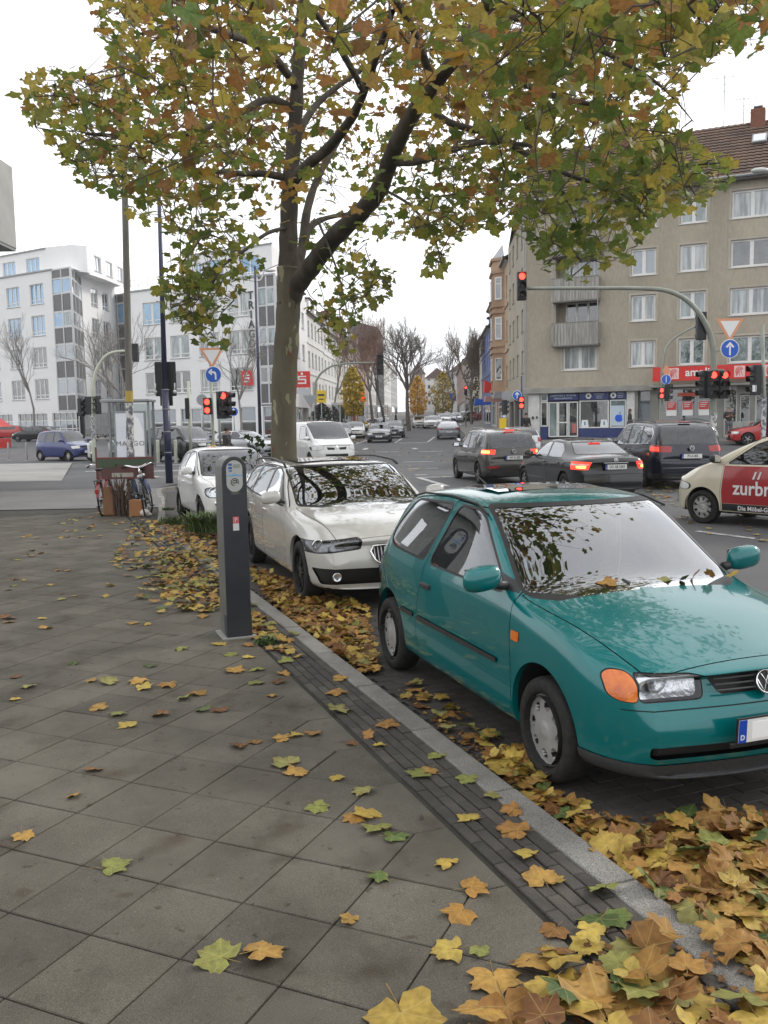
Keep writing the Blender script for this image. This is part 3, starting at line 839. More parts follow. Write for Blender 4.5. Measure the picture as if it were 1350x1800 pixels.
# grass strip of the tram bed on the left
GRS=mat('grass_far',(.05,.075,.02),.95,col2=(.10,.10,.03),scale=2,coord='World',bump=1,bscale=30)
tag(strip('grass',[(-75,84.5),(-50,80.5),(-33,77)],[(-75,87.5),(-50,83.5),(-33,79)],GRS,.16,thick=.15),kind='stuff')
LN2=[((-60,57.5),(-15,52.5),.2),((-60,60.6),(-20,57),.2)]
for a,b,w in LN2:
    A_,B_=line((a,b),w); strip('road_marking',A_,B_,mat('lane_reddish',(.30,.13,.11),.8),.008,n=1)
# ================================================================ buildings
WHITEF=mat('frame_white',(.74,.74,.73),.4,col2=(.66,.66,.64),scale=3)
RENDW=mat('render_white',(.83,.83,.83),.85,col2=(.78,.78,.78),scale=.5,detail=8,lo=.3,hi=.7,coord='World',speck=(30,.05))
RENDB=mat('render_beige',(.42,.375,.295),.9,col2=(.30,.265,.205),scale=.28,detail=10,lo=.32,hi=.70,coord='World',bump=.3,bscale=40,speck=(9,.08),stretch=(1,1,.4))
BAND=mat('concrete_band',(.33,.32,.29),.85,col2=(.22,.21,.19),scale=.8,detail=8,coord='World')
PANEL=mat('spandrel_panel',(.085,.085,.092),.3,col2=(.12,.11,.11),scale=.7,coord='World',spec=.6)
TILE=mat('roof_tile',(.16,.095,.06),.85,col2=(.085,.055,.042),scale=.9,detail=10,coord='World',speck=(9,.3))
TILED=mat('roof_dark',(.055,.05,.05),.85,col2=(.035,.033,.033),scale=1.5,coord='World')
METAL=mat('zinc',(.30,.31,.32),.45,.6)
WOODG=mat('weathered_boards',(.40,.39,.36),.9,col2=(.20,.19,.17),scale=3.,detail=8,coord='World',stretch=(3,3,.25))
NAVYS=mat('sign_navy',(.02,.035,.14),.45); SIGNR=mat('sign_red',(.62,.025,.02),.4); SIGNW=mat('sign_white',(.78,.78,.77),.5)
_gl=[glass('pane_sky_tint',(0,0,0),1.,2.6,body=(.10,.14,.17)),glass('pane_curtain',(0,0,0),1.,1.8,body=(.40,.43,.43),folds=((5,5,.5),(.13,.15,.15))),glass('pane_dark',(0,0,0),1.,2.2,body=(.012,.016,.018),folds=((2.2,2.2,1.6),(.06,.065,.06))),glass('pane_green',(0,0,0),1.,2.2,body=(.05,.09,.09),folds=((3,3,.8),(.17,.23,.23))),
     glass('pane_blue_sky_tint',(0,0,0),1.,2.0,body=(.09,.27,.50),folds=((.8,.8,.8),(.16,.36,.55)))]  # sky and blue panes: reflected sky painted into the body colour
PSKY,PCUR,PDARK,PGREEN,PBLUE=_gl
def wall(mb,P0,P1,z0,z1,ops=(),depth=.16,t=0.):
    "wall from P0 to P1 (outward side on the right) with openings (k0,k1,za,zb) and reveals"
    P0=Vector(P0);P1=Vector(P1); d=(P1-P0); L_=d.length; d.normalize(); inn=Vector((-d.y,d.x))
    ks=sorted(set([0,L_]+[min(L_,max(0,k)) for o in ops for k in o[:2]])); zs=sorted(set([z0,z1]+[min(z1,max(z0,z)) for o in ops for z in o[2:4]]))
    pt=lambda k,z,i=0.: (P0.x+d.x*k+inn.x*i,P0.y+d.y*k+inn.y*i,z)
    V=[];Fc=[]
    def quad(a,b,c,e): n=len(V); V.extend((a,b,c,e)); Fc.append((n,n+1,n+2,n+3))
    for i in range(len(ks)-1):
        run=None
        for j in range(len(zs)-1):
            kc=(ks[i]+ks[i+1])/2; zc=(zs[j]+zs[j+1])/2
            if any(o[0]<kc<o[1] and o[2]<zc<o[3] for o in ops): 
                if run is not None: quad(pt(ks[i],run),pt(ks[i+1],run),pt(ks[i+1],zs[j]),pt(ks[i],zs[j])); run=None
                continue
            if run is None: run=zs[j]
        if run is not None: quad(pt(ks[i],run),pt(ks[i+1],run),pt(ks[i+1],zs[-1]),pt(ks[i],zs[-1]))
    for (a,b,c,e) in [o[:4] for o in ops]:
        quad(pt(a,c),pt(b,c),pt(b,c,depth),pt(a,c,depth)); quad(pt(a,e),pt(a,e,depth),pt(b,e,depth),pt(b,e))
        quad(pt(a,c),pt(a,c,depth),pt(a,e,depth),pt(a,e)); quad(pt(b,c),pt(b,e),pt(b,e,depth),pt(b,c,depth))
    mb.add(V,Fc)
_wc={}
def window(parent,P0,P1,o,pane=PCUR,cols=2,trans=None,fw=.07,depth=.10,sill=True,fm=None,name='window',sm=None,mull=None):
    "window filling opening o=(k0,k1,za,zb) of wall P0-P1: frame part with pane and sill sub-parts"
    P0=Vector(P0);P1=Vector(P1); d=(P1-P0).normalized(); ang=math.atan2(d.y,d.x)
    w=round(o[1]-o[0],2);h=round(o[3]-o[2],2); key=(w,h,cols,trans,fw,(fm or WHITEF).name,mull)
    if key not in _wc:
        mb=MB(); hw=w/2; m_=mull or fw*1.5
        mb.box(-hw,hw,0,.06,0,fw); mb.box(-hw,hw,0,.06,h-fw,h); mb.box(-hw,-hw+fw,0,.06,fw,h-fw); mb.box(hw-fw,hw,0,.06,fw,h-fw)
        for c in range(1,cols): x=-hw+w*c/cols; mb.box(x-m_/2,x+m_/2,.004,.066,fw,h-fw)
        if trans: mb.box(-hw+fw,hw-fw,.008,.062,h*trans-.04,h*trans+.04)
        fo=mb.build('window',fm or WHITEF); COL.objects.unlink(fo)
        pm=meshobj('pane',[(-hw+fw*.5,.04,fw*.5),(hw-fw*.5,.04,fw*.5),(hw-fw*.5,.04,h-fw*.5),(-hw+fw*.5,.04,h-fw*.5)],[(0,1,2,3)],PCUR); COL.objects.unlink(pm)
        sb=MB(); sb.box(-hw-.06,hw+.06,-.16,.0,-.05,-.01); so=sb.build('sill',sm or METAL); COL.objects.unlink(so)
        _wc[key]=(fo.data,pm.data,so.data)
    fd,pd,sd=_wc[key]; kc=(o[0]+o[1])/2
    f=bpy.data.objects.new(name,fd); inn=Vector((-d.y,d.x)); f.location=(P0.x+d.x*kc+inn.x*depth,P0.y+d.y*kc+inn.y*depth,o[2]); f.rotation_euler=(0,0,ang); link(f,parent)
    p=bpy.data.objects.new('pane',pd); link(p,f); p.material_slots[0].link='OBJECT'; p.material_slots[0].material=pane
    # slight tilt so that neighbouring panes mirror different bits of sky
    p.rotation_euler=(rng.normal(0,.012),0,rng.normal(0,.012))
    if sill: s_=bpy.data.objects.new('sill',sd); link(s_,f)
    return f
def body_done(mb,name,m,root): 
    return mb.build(name,m,root)
# ---------------------------------------------------------------- beige corner building with shops
ROOT=empty('apartment_building',(9.0,57.1,0),math.atan2(-.423,.906),'grey-beige rendered corner block of four residential floors above shops, tiled roof','building')
Lb=30.; z0=.2
# far side along the street in local coordinates
angl=math.atan2(-.423,.906); sd=Matrix.Rotation(-angl,2)@SDV; far=sd*14.0
SILL=[4.80,7.45,10.08,12.75]; 
mb=MB(); ops=[]; wins=[]
for i,z in enumerate(SILL):
    for (a,b,c) in ((6.33,7.73,2),(9.05,10.48,2),(11.78,13.95,2),(16.4,17.8,2),(20,21.4,2),(24,26.1,2)): ops.append((a,b,z,z+1.48)); wins.append((a,b,z,z+1.48,c))
    if i==0: ops.append((2.29,4.34,z-.05,z+1.40)); wins.append((2.29,4.34,z-.05,z+1.40,2))
    else: ops.append((1.85,4.45,z-1.2,z+1.45))
wall(mb,(0,0),(Lb,0),3.70,14.72,ops)
sops=[];sw=[]
for z in SILL:
    for k in (2.0,5.4,8.8,11.8): sops.append((14-k-1.3,14-k,z,z+1.4)); sw.append(sops[-1])
wall(mb,tuple(far),(0,0),3.70,14.72,sops)
wall(mb,(Lb,0),(Lb,12),z0,14.72); wall(mb,(Lb,12),tuple(far),z0,14.72)
# pilaster-like smooth stripes beside the columns, window surrounds, slightly proud
body_done(mb,'wall',RENDB,ROOT)
for (a,b,za,zb,c) in wins:
    window(ROOT,(0,0),(Lb,0),(a,b,za,zb),[PCUR,PCUR,PSKY,PGREEN,PDARK][rng.integers(0,5)],c,fw=.10,mull=.2,sm=WHITEF)
for o in sw: window(ROOT,tuple(far),(0,0),o,PSKY,2,fw=.08)
RSM=mat('render_smooth',(.46,.43,.36),.85,col2=(.38,.35,.29),scale=1,coord='World')
for (a,b,za,zb,c) in wins:
    mb=MB(); mb.add([(x,y,z) for y in (-.022,0) for x,z in ((a-.14,za-.05),(a-.02,za-.05),(a-.02,zb+.02),(b+.02,zb+.02),(b+.02,za-.05),(b+.14,za-.05),(b+.14,zb+.12),(a-.14,zb+.12))],[(0,1,2,7),(2,3,6,7),(3,4,5,6),(0,8,9,1),(1,9,10,2),(2,10,11,3),(3,11,12,4),(4,12,13,5),(5,13,14,6),(6,14,15,7),(7,15,8,0)]); mb.build('window_surround',RSM,ROOT)
for k in (6.05,8.05,8.80,10.75,11.5,14.3): mb=MB(); mb.box(k-.012,k+.012,-.012,0,4.0,14.5); mb.build('render_joint',RSM,ROOT)
# loggias with board-clad balconies
for i in (1,2,3):
    z=SILL[i]; lg=MB(); lg.box(1.85,4.45,0.8,.9,z-1.2,z+1.45); lg.box(1.75,1.85,.16,.8,z-1.2,z+1.45); lg.box(4.45,4.55,.16,.8,z-1.2,z+1.45); lg.box(1.75,4.55,.16,.8,z+1.45,z+1.5)
    lg.build('loggia_wall',RENDB,ROOT)
    window(ROOT,(0,0),(Lb,0),(2.28,4.36,z+.0,z+1.40),PDARK if i!=2 else PCUR,3,depth=.70,sill=False,fw=.08)
    bz0=z-1.30;bz1=z+.12; b=MB(); b.box(1.72,4.55,-.62,.14,bz0-.02,bz0+.10); b.box(1.72,4.55,-.66,-.58,bz1-.06,bz1); bo=b.build('balcony',mat('balcony_concrete',(.2,.19,.17),.9),ROOT)
    n=15; bm_=boxmesh('board',2.80/n-.012,.03,bz1-bz0-.1,WOODG,0)
    for k in range(n):
        o=bpy.data.objects.new('board',bm_); o.location=(1.735+2.80/n*(k+.5),-.635+rng.normal(0,.004),bz1-.05); link(o,bo)
    bs=boxmesh('board',.03,.60,bz1-bz0-.1,WOODG,0)
    for x in (1.735,4.535):
        o=bpy.data.objects.new('board',bs); o.location=(x,-.33,bz1-.05); link(o,bo)
    if i<3:
        b=MB(); b.tube([(1.78,-.6,bz1),(1.78,-.6,bz1+1.25)],.03,6); b.tube([(4.5,-.6,bz1),(4.5,-.6,bz1+1.25)],.03,6); b.build('post',METAL,bo)
# cornice, gutter, roof with tiles as ribs
mb=MB(); mb.box(-.5,Lb+.2,-.55,.0,14.72,14.86); mb.build('eaves',mat('eaves_dark',(.09,.08,.07),.8),ROOT)
mb=MB(); mb.tube([(-.4,-.55,14.8),(-.12,-.12,14.1),(-.10,-.08,3.75)],.055,8); mb.build('downpipe',METAL,ROOT)
mb=MB(); mb.tube([(14.75,-.5,14.8),(14.75,-.08,14.3),(14.75,-.08,4.7)],.055,8); mb.build('downpipe',METAL,ROOT)
mb=MB(); mb.tube([(-.5,-.60,14.9),(Lb,-.60,14.9)],.075,8); mb.build('gutter',METAL,ROOT)
mb=MB(); 
n=46; rows=18
y0_,y1_=-.55,4.6; za_,zb_=14.90,19.1
V=[];Fc=[]
cols_=170
for r_ in range(rows):
    ya=y0_+(y1_-y0_)*r_/rows; yb=y0_+(y1_-y0_)*(r_+1)/rows; a_=za_+(zb_-za_)*r_/rows+.05; b_=za_+(zb_-za_)*(r_+1)/rows
    for c in range(cols_+1):
        x=-.5+(Lb+.5)*c/cols_; w_=.035 if c%2 else 0
        V.append((x,ya,a_+w_)); V.append((x,yb,b_+w_))
    bse=r_*2*(cols_+1)
    for c in range(cols_): i=bse+2*c; Fc.append((i,i+2,i+3,i+1))
rf=meshobj('roof',V,Fc,TILE,ROOT); tag(rf,kind='stuff')
mb=MB(); mb.add([(-.5,y1_,19.1),(Lb,y1_,19.1),(Lb,12,14.7),(far[0],far[1],14.7),(-.5,-.55,14.85),(sd.x*9,sd.y*9,18.9)],[(0,1,2,3),(4,0,3)]); mb.build('roof_back',TILE,ROOT)
for (x,y,w_,h_) in ((12.9,4.3,.5,1.0),(5,4.3,.9,1.3),(21,4.2,.9,1.2)):
    mb=MB(); mb.bbox(x-w_,x+w_*.6,y-.3,y+.4,18.0,19.1+h_*.6,.02); ch=mb.build('chimney',mat('brick_red',(.22,.09,.05),.9,col2=(.15,.06,.04),scale=6),rf)
    mb=MB(); mb.box(x-w_*.7,x+w_*.3,y-.2,y+.3,19.1+h_*.6+.12,19.1+h_*.6+.17); mb.build('chimney_cap',METAL,rf)
mb=MB(); M=Matrix.Translation((13.0,2.55,17.55))@Matrix.Rotation(math.atan2(4.2,5.15),4,'X'); mb.bbox(-.4,.4,-.5,.5,-.02,.10,.02,M); sk=mb.build('skylight',METAL,rf); mb=MB(); mb.box(-.32,.32,-.42,.42,.10,.112,M); mb.build('skylight_pane',PSKY,rf)
for (x,h_) in ((10.9,3.0),(12.0,1.6)):
    mb=MB(); mb.tube([(x,4.4,19),(x,4.4,19+h_)],.025,5)
    for zz,l in ((h_-.1,.9),(h_-.5,.6),(h_-.9,.5)): mb.tube([(x-l,4.4,19+zz),(x+l,4.4,19+zz-.1)],.012,4)
    for kx in range(-3,4): mb.tube([(x+kx*.22,4.15,19+h_-.12),(x+kx*.22,4.65,19+h_-.12)],.008,4)
    mb.build('aerial',METAL,ROOT)
# shop floor -------------------------------------------------------------
mb=MB(); mb.bbox(-.35,7.7,-.30,.0,3.38,3.72,.02); mb.bbox(7.55,Lb,-.85,-.0,3.52,3.66,.02); mb.build('canopy_ledge',BAND,ROOT)
mb=MB(); wall(mb,(7.9-.0,0),(Lb,0),z0,3.66,[(a-7.9,b-7.9,c,d_) for a,b,c,d_ in ((7.98,11.1,1.45,3.45),(11.55,12.28,z0+.35,3.5),(12.4,12.95,z0+.35,3.05),(13.2,15.0,1.0,3.45),(15.1,18.2,1.0,3.45))],.3); STU=mat('stucco_greenish',(.24,.24,.215),.85,col2=(.18,.18,.16),scale=1,coord='World'); mb.build('shop_wall',STU,ROOT); mb=MB(); wall(mb,(6.60,.0),(7.9,.0),z0,3.66,[(.18,.88,z0+.35,3.45)],.5); mb.build('entrance_wall',STU,ROOT); mb=MB(); wall(mb,tuple(far),(-.0,0.3),z0,3.7,[(1,4,.8,3.1),(5,8,.8,3.1)],.2); mb.build('side_wall',STU,ROOT)
PW=mat('pillar_white',(.62,.62,.60),.6,col2=(.5,.5,.48),scale=3)
for a,b,y in ((.12,.84,-.04),(6.12,6.6,-.03)): mb=MB(); mb.bbox(a,b,y,.5,z0,3.38,.02); mb.build('pillar',PW,ROOT)
def shopwin(a,b,c,e,pane,frame=WHITEF,cols=1,y=.12,fw=.07,name='shop_window'):
    f=window(ROOT,(0,0),(Lb,0),(a,b,c,e),pane,cols,fw=fw,depth=y,sill=False,fm=frame,name=name); return f
mb=MB(); mb.box(.86,6.12,.40,.50,z0,3.38); mb.build('shop_back_wall',mat('shop_interior',(.05,.05,.05),.9),ROOT)
shopwin(.86,1.32,1.35,2.88,PDARK); shopwin(.86,1.32,2.90,3.38,PGREEN)
shopwin(1.36,1.94,z0+.5,2.85,PGREEN,cols=1,name='shop_door'); shopwin(1.96,2.56,z0+.5,2.85,PDARK,cols=1,name='shop_door'); shopwin(2.60,3.20,z0+.5,2.85,PDARK,name='shop_door')
shopwin(3.28,5.06,1.22,2.90,PDARK); shopwin(5.12,6.08,1.22,2.90,PGREEN)
mb=MB(); mb.box(.86,1.32,.10,.16,.5,1.33); mb.box(3.28,6.08,.10,.16,.55,1.20); mb.build('shop_plinth',NAVYS,ROOT)
mb=MB(); mb.box(1.9,2.6,.08,.09,1.55,1.62); mb.build('door_bar',WHITEF,ROOT)
mb=MB(); mb.box(1.42,3.22,.02,.10,2.94,3.36); sg=mb.build('shop_sign',NAVYS,ROOT)
mb=MB(); mb.box(3.30,5.06,.02,.10,2.94,3.38); sg2=mb.build('shop_sign',NAVYS,ROOT); mb=MB(); mb.box(5.12,6.06,.02,.10,2.96,3.40); sg3=mb.build('shop_sign',NAVYS,ROOT)
LT=mat('lettering_pale',(.60,.66,.72),.5)
for sgn,x,z,t_,s_ in ((sg,2.3,3.22,'COMPUTER & TELEFON',.15),(sg,2.3,3.05,'SERVICE REPARATUR',.12),(sg2,4.5,3.26,'REPARATUR',.12),(sg2,4.5,3.14,'VERKAUF',.10),(sg2,4.5,3.02,'ANKAUF',.10),(sg3,5.75,3.26,'HANDY',.11),(sg3,5.75,3.13,'IPHONE',.09),(sg3,5.75,3.03,'SERVICE',.08)):
    text('lettering',t_,s_,LT,sgn,facing(x,.016,z),.002)
for sgn,x in ((sg2,3.86),(sg3,5.34)):
    b=MB(); b.lathe([(.0001,0),(.17,0),(.17,-.02)],20,facing(x,.012,3.16)@Matrix.Rotation(math.pi,4,'X')); d_=b.build('sign_disc',SIGNW,sgn)
    b=MB(); b.bbox(x-.07,x+.06,-.014,-.012,3.08,3.24,.0005) if False else b.box(x-.07,x+.06,-.020,-.012,3.08,3.22); b.build('sign_motif',mat('motif_dark',(.06,.07,.08),.6),sgn)
# poster with blue apple
b=MB(); b.box(5.2,5.98,.10,.115,1.35,2.55); po=b.build('window_poster',mat('poster_pale',(.50,.60,.68),.4),ROOT)
b=MB(); pts=[]
for t_ in np.linspace(0,2*math.pi,40,endpoint=False):
    r_=.235*(1-.10*math.cos(2*t_)*0+.0); x=r_*math.cos(t_)*.98; z=r_*math.sin(t_)
    if math.sin(t_)>.8: z-=.05*(math.sin(t_)-.8)/.2*math.exp(-(x/.05)**2)
    if math.sin(t_)<-.85: z+=.03*math.exp(-(x/.04)**2)
    if x>.10: 
        dd=math.hypot(x-.30,z-.04)
        if dd<.13: k_=(.13-dd); x-=k_
    pts.append((5.66+x,1.80+z))
b.prism(pts,.085,.098,'y'); b.prism([(5.66,2.05),(5.70,2.14),(5.78,2.20),(5.76,2.11)],.085,.098,'y'); b.build('poster_motif',mat('motif_blue',(.01,.10,.62),.4),po)
for x in (3.62,4.78):
    b=MB(); b.prism([(x-.24,1.24),(x+.24,1.24),(x+.18,1.72),(x-.18,1.72)],.10,.13,'y'); q_=b.build('window_card',SIGNW,ROOT); b=MB(); b.box(x-.04,x+.05,.09,.098,1.4,1.62); b.build('card_print',mat('print_teal',(.05,.3,.4),.5),q_)
b=MB(); b.box(2.86,3.10,.09,.105,.95,1.5); b.build('door_notice',mat('notice_red',(.5,.12,.12),.6),ROOT)
b=MB(); b.sphere((.42,-.06,1.9),.09,8,6,(1,.3,1.2)); b.sphere((.68,-.06,1.92),.07,8,6,(1,.3,1.3)); b.build('wall_lamp',mat('lamp_dark',(.05,.05,.05),.5),ROOT)
# grey entrance
shopwin(6.78,7.48,z0+.4,2.7,glass('pane_greyblue',(0,0,0),1.,.6,body=(.20,.235,.27)),mat('frame_grey',(.22,.25,.28),.5),y=.45,name='house_door'); shopwin(6.78,7.48,2.74,3.42,PDARK,MATS['frame_grey'],y=.45,name='fanlight')
# red sign shop
b=MB(); b.bbox(7.76,22,-1.02,-.86,3.86,4.66,.01); rs=b.build('shop_sign',SIGNR,ROOT)
text('lettering','amplifon',.62,SIGNW,rs,facing(10.62,-1.024,4.30),.004,.012)
for x in (8.93,12.43,14.0):
    b=MB(); b.box(x-.28,x+.28,-1.034,-1.022,3.96,4.58); q_=b.build('sign_emblem',mat('emblem_pink',(.78,.55,.53),.5),rs)
    b=MB(); M=facing(x,-1.036,4.27)
    for r_ in (.07,.13,.19,.25): b.tube([M@Vector((r_*.8*math.cos(t_),r_*math.sin(t_),0)) for t_ in np.linspace(.4,4.2,14)],.014,4)
    for x2 in (-.16,0,.16): b.tube([M@Vector((x2,-.24,0)),M@Vector((x2*.6,.02,0))],.014,4)
    b.build('emblem_print',SIGNR,q_)
b=MB(); b.box(7.98,Lb-1,.5,.6,z0,3.5); b.build('shop_back_wall',MATS['shop_interior'],ROOT)
shopwin(7.98,11.1,1.45,3.45,PDARK,WHITEF,1,y=.2,fw=.05); shopwin(11.55,12.28,z0+.4,3.5,PDARK,WHITEF,1,y=.25,fw=.09,name='shop_door'); shopwin(12.4,12.95,z0+.4,3.0,PDARK,WHITEF,1,y=.25,name='shop_door'); shopwin(13.2,15.0,1.0,3.45,PDARK,WHITEF,1,y=.2,fw=.09); shopwin(15.1,18.2,1.0,3.45,PDARK,WHITEF,2,y=.2)
b=MB(); b.box(9.0,10.4,.16,.18,3.0,3.2); b.build('window_banner',mat('banner_orange',(.6,.10,.05),.5),ROOT)
for x in (8.68,9.58,10.48):
    b=MB(); b.box(x-.29,x+.29,.13,.16,1.88,2.72); q_=b.build('window_poster',SIGNW,ROOT); b=MB(); b.box(x-.27,x+.27,.115,.128,2.22,2.70); b.build('poster_head',mat('poster_red',(.55,.06,.06),.5),q_)
    for k_ in range(3): 
        b=MB(); b.box(x-.2,x+.2-.06*k_,.108,.114,2.60-.11*k_,2.635-.11*k_); b.build('poster_line',SIGNW,q_)
# ---------------------------------------------------------------- office complex on the left
def office(name,origin,ang_dir,label): return empty(name,(origin[0],origin[1],0),math.atan2(ang_dir[1],ang_dir[0]),label,'building')
def rows_of(k0s,w,z,h): return [(a,a+w,z,z+h) for a in k0s]
aL=Vector((.835,-.55)).normalized(); OL=office('office_building',(-31.9,92.5),aL,'white five-storey office block with glazed dark-panelled corner tower at far left')
rotL=-math.atan2(aL.y,aL.x); sL=Matrix.Rotation(rotL,2)@SDV
mb=MB(); ops=[];fs=[]
for zs in (14.27,11.1,7.9,4.68):
    for a in (-4.78,-8.7,-12.7,-16.7,-20.7): ops.append((a+30,a+30+2.2,zs,zs+2.03))
wall(mb,(-30,0),(-1.1,0),3.36,17.45,ops); 
for o in ops: window(OL,(-30,0),(-1.1,0),o,[PBLUE,PBLUE,PSKY,PDARK,PDARK][0 if o[2]>13 else (1 if o[2]>10 else rng.integers(2,5))],3,.2,fw=.09,mull=.16)
# side along the street
k1=16.0; e=sL*k1; so=[]
for zs in (14.85,11.6,8.2,4.9):
    for k in (8.3,11.7): so.append((k,k+2.0,zs,zs+1.95))
# wall from far to near: convert
so2=[(k1-b,k1-a,c,d_) for a,b,c,d_ in so]
sT=sL*5.6; P_b=(sT[0]+1.9*0,sT[1])
wall(mb,tuple(e),tuple(sT),3.36,17.9,[o for o in [(a,b,c,d_) for a,b,c,d_ in so2] if o[1]<k1-5.7])
for o in so2:
    if o[1]<k1-5.7: window(OL,tuple(e),tuple(sT),o,[PSKY,PCUR,PDARK][rng.integers(0,3)],2,.2,fw=.09)
# this outward side must face right: build the wall from near to far instead (seen from the street)
mb2=MB(); so3=[(a-5.6,b-5.6,c,d_) for a,b,c,d_ in so if a>5.7]
wall(mb2,tuple(sT),tuple(e),3.36,17.9,so3); mb=MB(); wall(mb,(-30,0),(-1.1,0),3.36,17.45,ops)
for ch in kids_of(OL):
    if ch.name.startswith('window') and abs(ch.location.x)<12 and ch.location.y>.3:
        for g_ in kids_of(ch): bpy.data.objects.remove(g_)
        bpy.data.objects.remove(ch)
for o in so3: window(OL,tuple(sT),tuple(e),o,[PSKY,PCUR,PDARK][rng.integers(0,3)],2,.2,fw=.09)
mb.v+=[]; wl=MB(); wl.add(mb.v,mb.f); wl.add(mb2.v,mb2.f)
# ground floor piers and set-back storey
for a,b in ((-30,-27),(-21,-20.0),(-14.6,-13.8),(-8.85,-7.9),(-3.0,-2.2)): wl.box(a,b,-.02,.5,.2,3.36)
wl.box(-30,1.7,0.0,.6,3.2,3.40); 
body_done(wl,'wall',RENDW,OL)
mb=MB(); uo=[(a+30,a+30+2.2,17.55,19.25) for a in (-6.8,-10.8,-14.8,-18.8)]
wall(mb,(-30,1.2),(-3.6,1.2),17.45,19.95,uo); 
for o in uo: window(OL,(-30,1.2),(-3.6,1.2),o,PBLUE,3,.2,fw=.09,mull=.16)
A_=Vector((-3.6,1.2)); B_=Vector((-.4,1.9)); Cc=Vector((.4,3.2)); Dd=Cc+sL*13.5
wall(mb,tuple(A_),tuple(B_),17.45,20.1); wall(mb,tuple(B_),tuple(Cc),17.45,20.1); uo=[(k,k+1.9,17.95,19.5) for k in (2.0,5.4,8.8,11.4)]
wall(mb,tuple(Cc),tuple(Dd),17.45,20.3,uo)
for o in uo: window(OL,tuple(Cc),tuple(Dd),o,PSKY,2,.0 or None,fw=.09)
mb.add([(-30,1.2,20.0),(-3.6,1.2,20.0),(B_.x,B_.y,20.1),(Cc.x,Cc.y,20.1),(Dd.x,Dd.y,20.3),(-30,16,20.)],[(0,1,2,3,4,5)])
mb.add([(-30,0,17.47),(1.5,0,17.47),(1.5+sL.x*16,sL.y*16,17.9),(-30,14,17.47)],[(0,1,2,3)])
mb.build('upper_storey',RENDW,OL)
mb=MB(); mb.box(-30,-1.0,-.12,.05,17.42,17.56); mb.box(-30,-3.5,1.08,1.25,19.95,20.07)
mb.add([(sT[0],sT[1],17.88),(e[0],e[1],17.88),(e[0],e[1],18.02),(sT[0],sT[1],18.02)],[(0,1,2,3)]); mb.build('parapet',METAL,OL)
def tower(root,P0,P1,ncol,z0_,segs,parent_name='glazed_bay',pm=None):
    "curtain wall strip: alternating panel and window rows; every pane its own piece"
    P0=Vector(P0);P1=Vector(P1); L_=(P1-P0).length; d=(P1-P0)/L_; ang=math.atan2(d.y,d.x)
    fr=MB(); M=Matrix.Translation((P0.x,P0.y,0))@Matrix.Rotation(ang,4,'Z')
    ztop=segs[-1][1]
    for c in range(ncol+1): x=L_*c/ncol; fr.box(x-.07,x+.07,-.05,.10,z0_,ztop,M)
    for a,b,t_ in segs: fr.box(0,L_,-.04,.09,a-.07,a+.07,M)
    fr.box(0,L_,-.045,.09,ztop-.06,ztop+.08,M)
    f=fr.build(parent_name,mat('frame_light',(.55,.56,.57),.4,.2),root)
    for a,b,t_ in segs:
        for c in range(ncol):
            x0=L_*c/ncol+.03;x1=L_*(c+1)/ncol-.03
            if t_=='w':
                p=MB(); p.box(x0+.06,x1-.06,-.005,.03,a+.10,b-.10,M); tl=rng.normal(0,.01)
                o=p.build('pane',[PBLUE,PBLUE,PSKY,PGREEN][rng.integers(0,4)] if a>9 else [PSKY,PDARK,PGREEN][rng.integers(0,3)],f)
                q_=MB(); 
                for (u0,u1,v0,v1) in ((x0+.02,x0+.10,a+.05,b-.05),(x1-.10,x1-.02,a+.05,b-.05),(x0+.10,x1-.10,a+.05,a+.13),(x0+.10,x1-.10,b-.13,b-.05)): q_.box(u0,u1,-.03,-.008,v0,v1,M)
                if rng.random()<.75: q_.build('sash',WHITEF,f)
            else:
                p=MB(); p.box(x0,x1,.0,.03,a+.06,b-.06,M); p.build('spandrel',pm or PANEL,f)
    return f
segL=[(3.5,6.7,'p'),(6.7,8.45,'w'),(8.45,10.1,'p'),(10.1,11.8,'w'),(11.8,13.2,'p'),(13.2,14.8,'w'),(14.8,16.45,'p')]
segL=[(3.4,5.0,'p'),(5.0,6.65,'w'),(6.65,8.4,'p'),(8.4,10.05,'w'),(10.05,11.7,'p'),(11.7,13.25,'w'),(13.25,15.0,'p'),(15.0,16.5,'w'),(16.5,17.4,'p')]
tower(OL,(-1.1,0),(1.75,0),2,3.4,segL); tower(OL,(1.75,0),tuple(sT),3,3.4,segL)
def shopfront(root,P0,P1,bays,z0_,z1_,pane=PDARK,nrow=3,per=1.0):
    P0=Vector(P0);P1=Vector(P1); d=(P1-P0).normalized(); ang=math.atan2(d.y,d.x); M=Matrix.Translation((P0.x,P0.y,0))@Matrix.Rotation(ang,4,'Z')
    for a,b in bays:
        fr=MB(); n=max(1,int(round((b-a)/per)))
        for c in range(n+1): x=a+(b-a)*c/n; fr.box(x-.045,x+.045,.10,.20,z0_,z1_,M)
        for r_ in range(nrow+1): z=z0_+(z1_-z0_)*r_/nrow; fr.box(a,b,.105,.195,z-.045,z+.045,M)
        f=fr.build('shopfront',WHITEF,root)
        for r_ in range(nrow):
            p=MB(); p.box(a,b,.15,.17,z0_+(z1_-z0_)*r_/nrow+.02,z0_+(z1_-z0_)*(r_+1)/nrow-.02,M); p.build('pane',[PDARK,PSKY,PDARK][r_%3] if nrow>1 else pane,f)
shopfront(OL,(0,0),(1,0),[(-20,-14.6),(-13.8,-8.9),(-7.85,-3.02),(-2.2,1.75)],.75,3.3)
shopfront(OL,(1.75,0),tuple(sL*16),[(0,5),(5.5,10),(10.4,15)],.75,3.3)
mb=MB(); mb.box(-30,1.9,.55,.7,.2,3.3); mb.build('inner_wall',MATS['shop_interior'],OL)
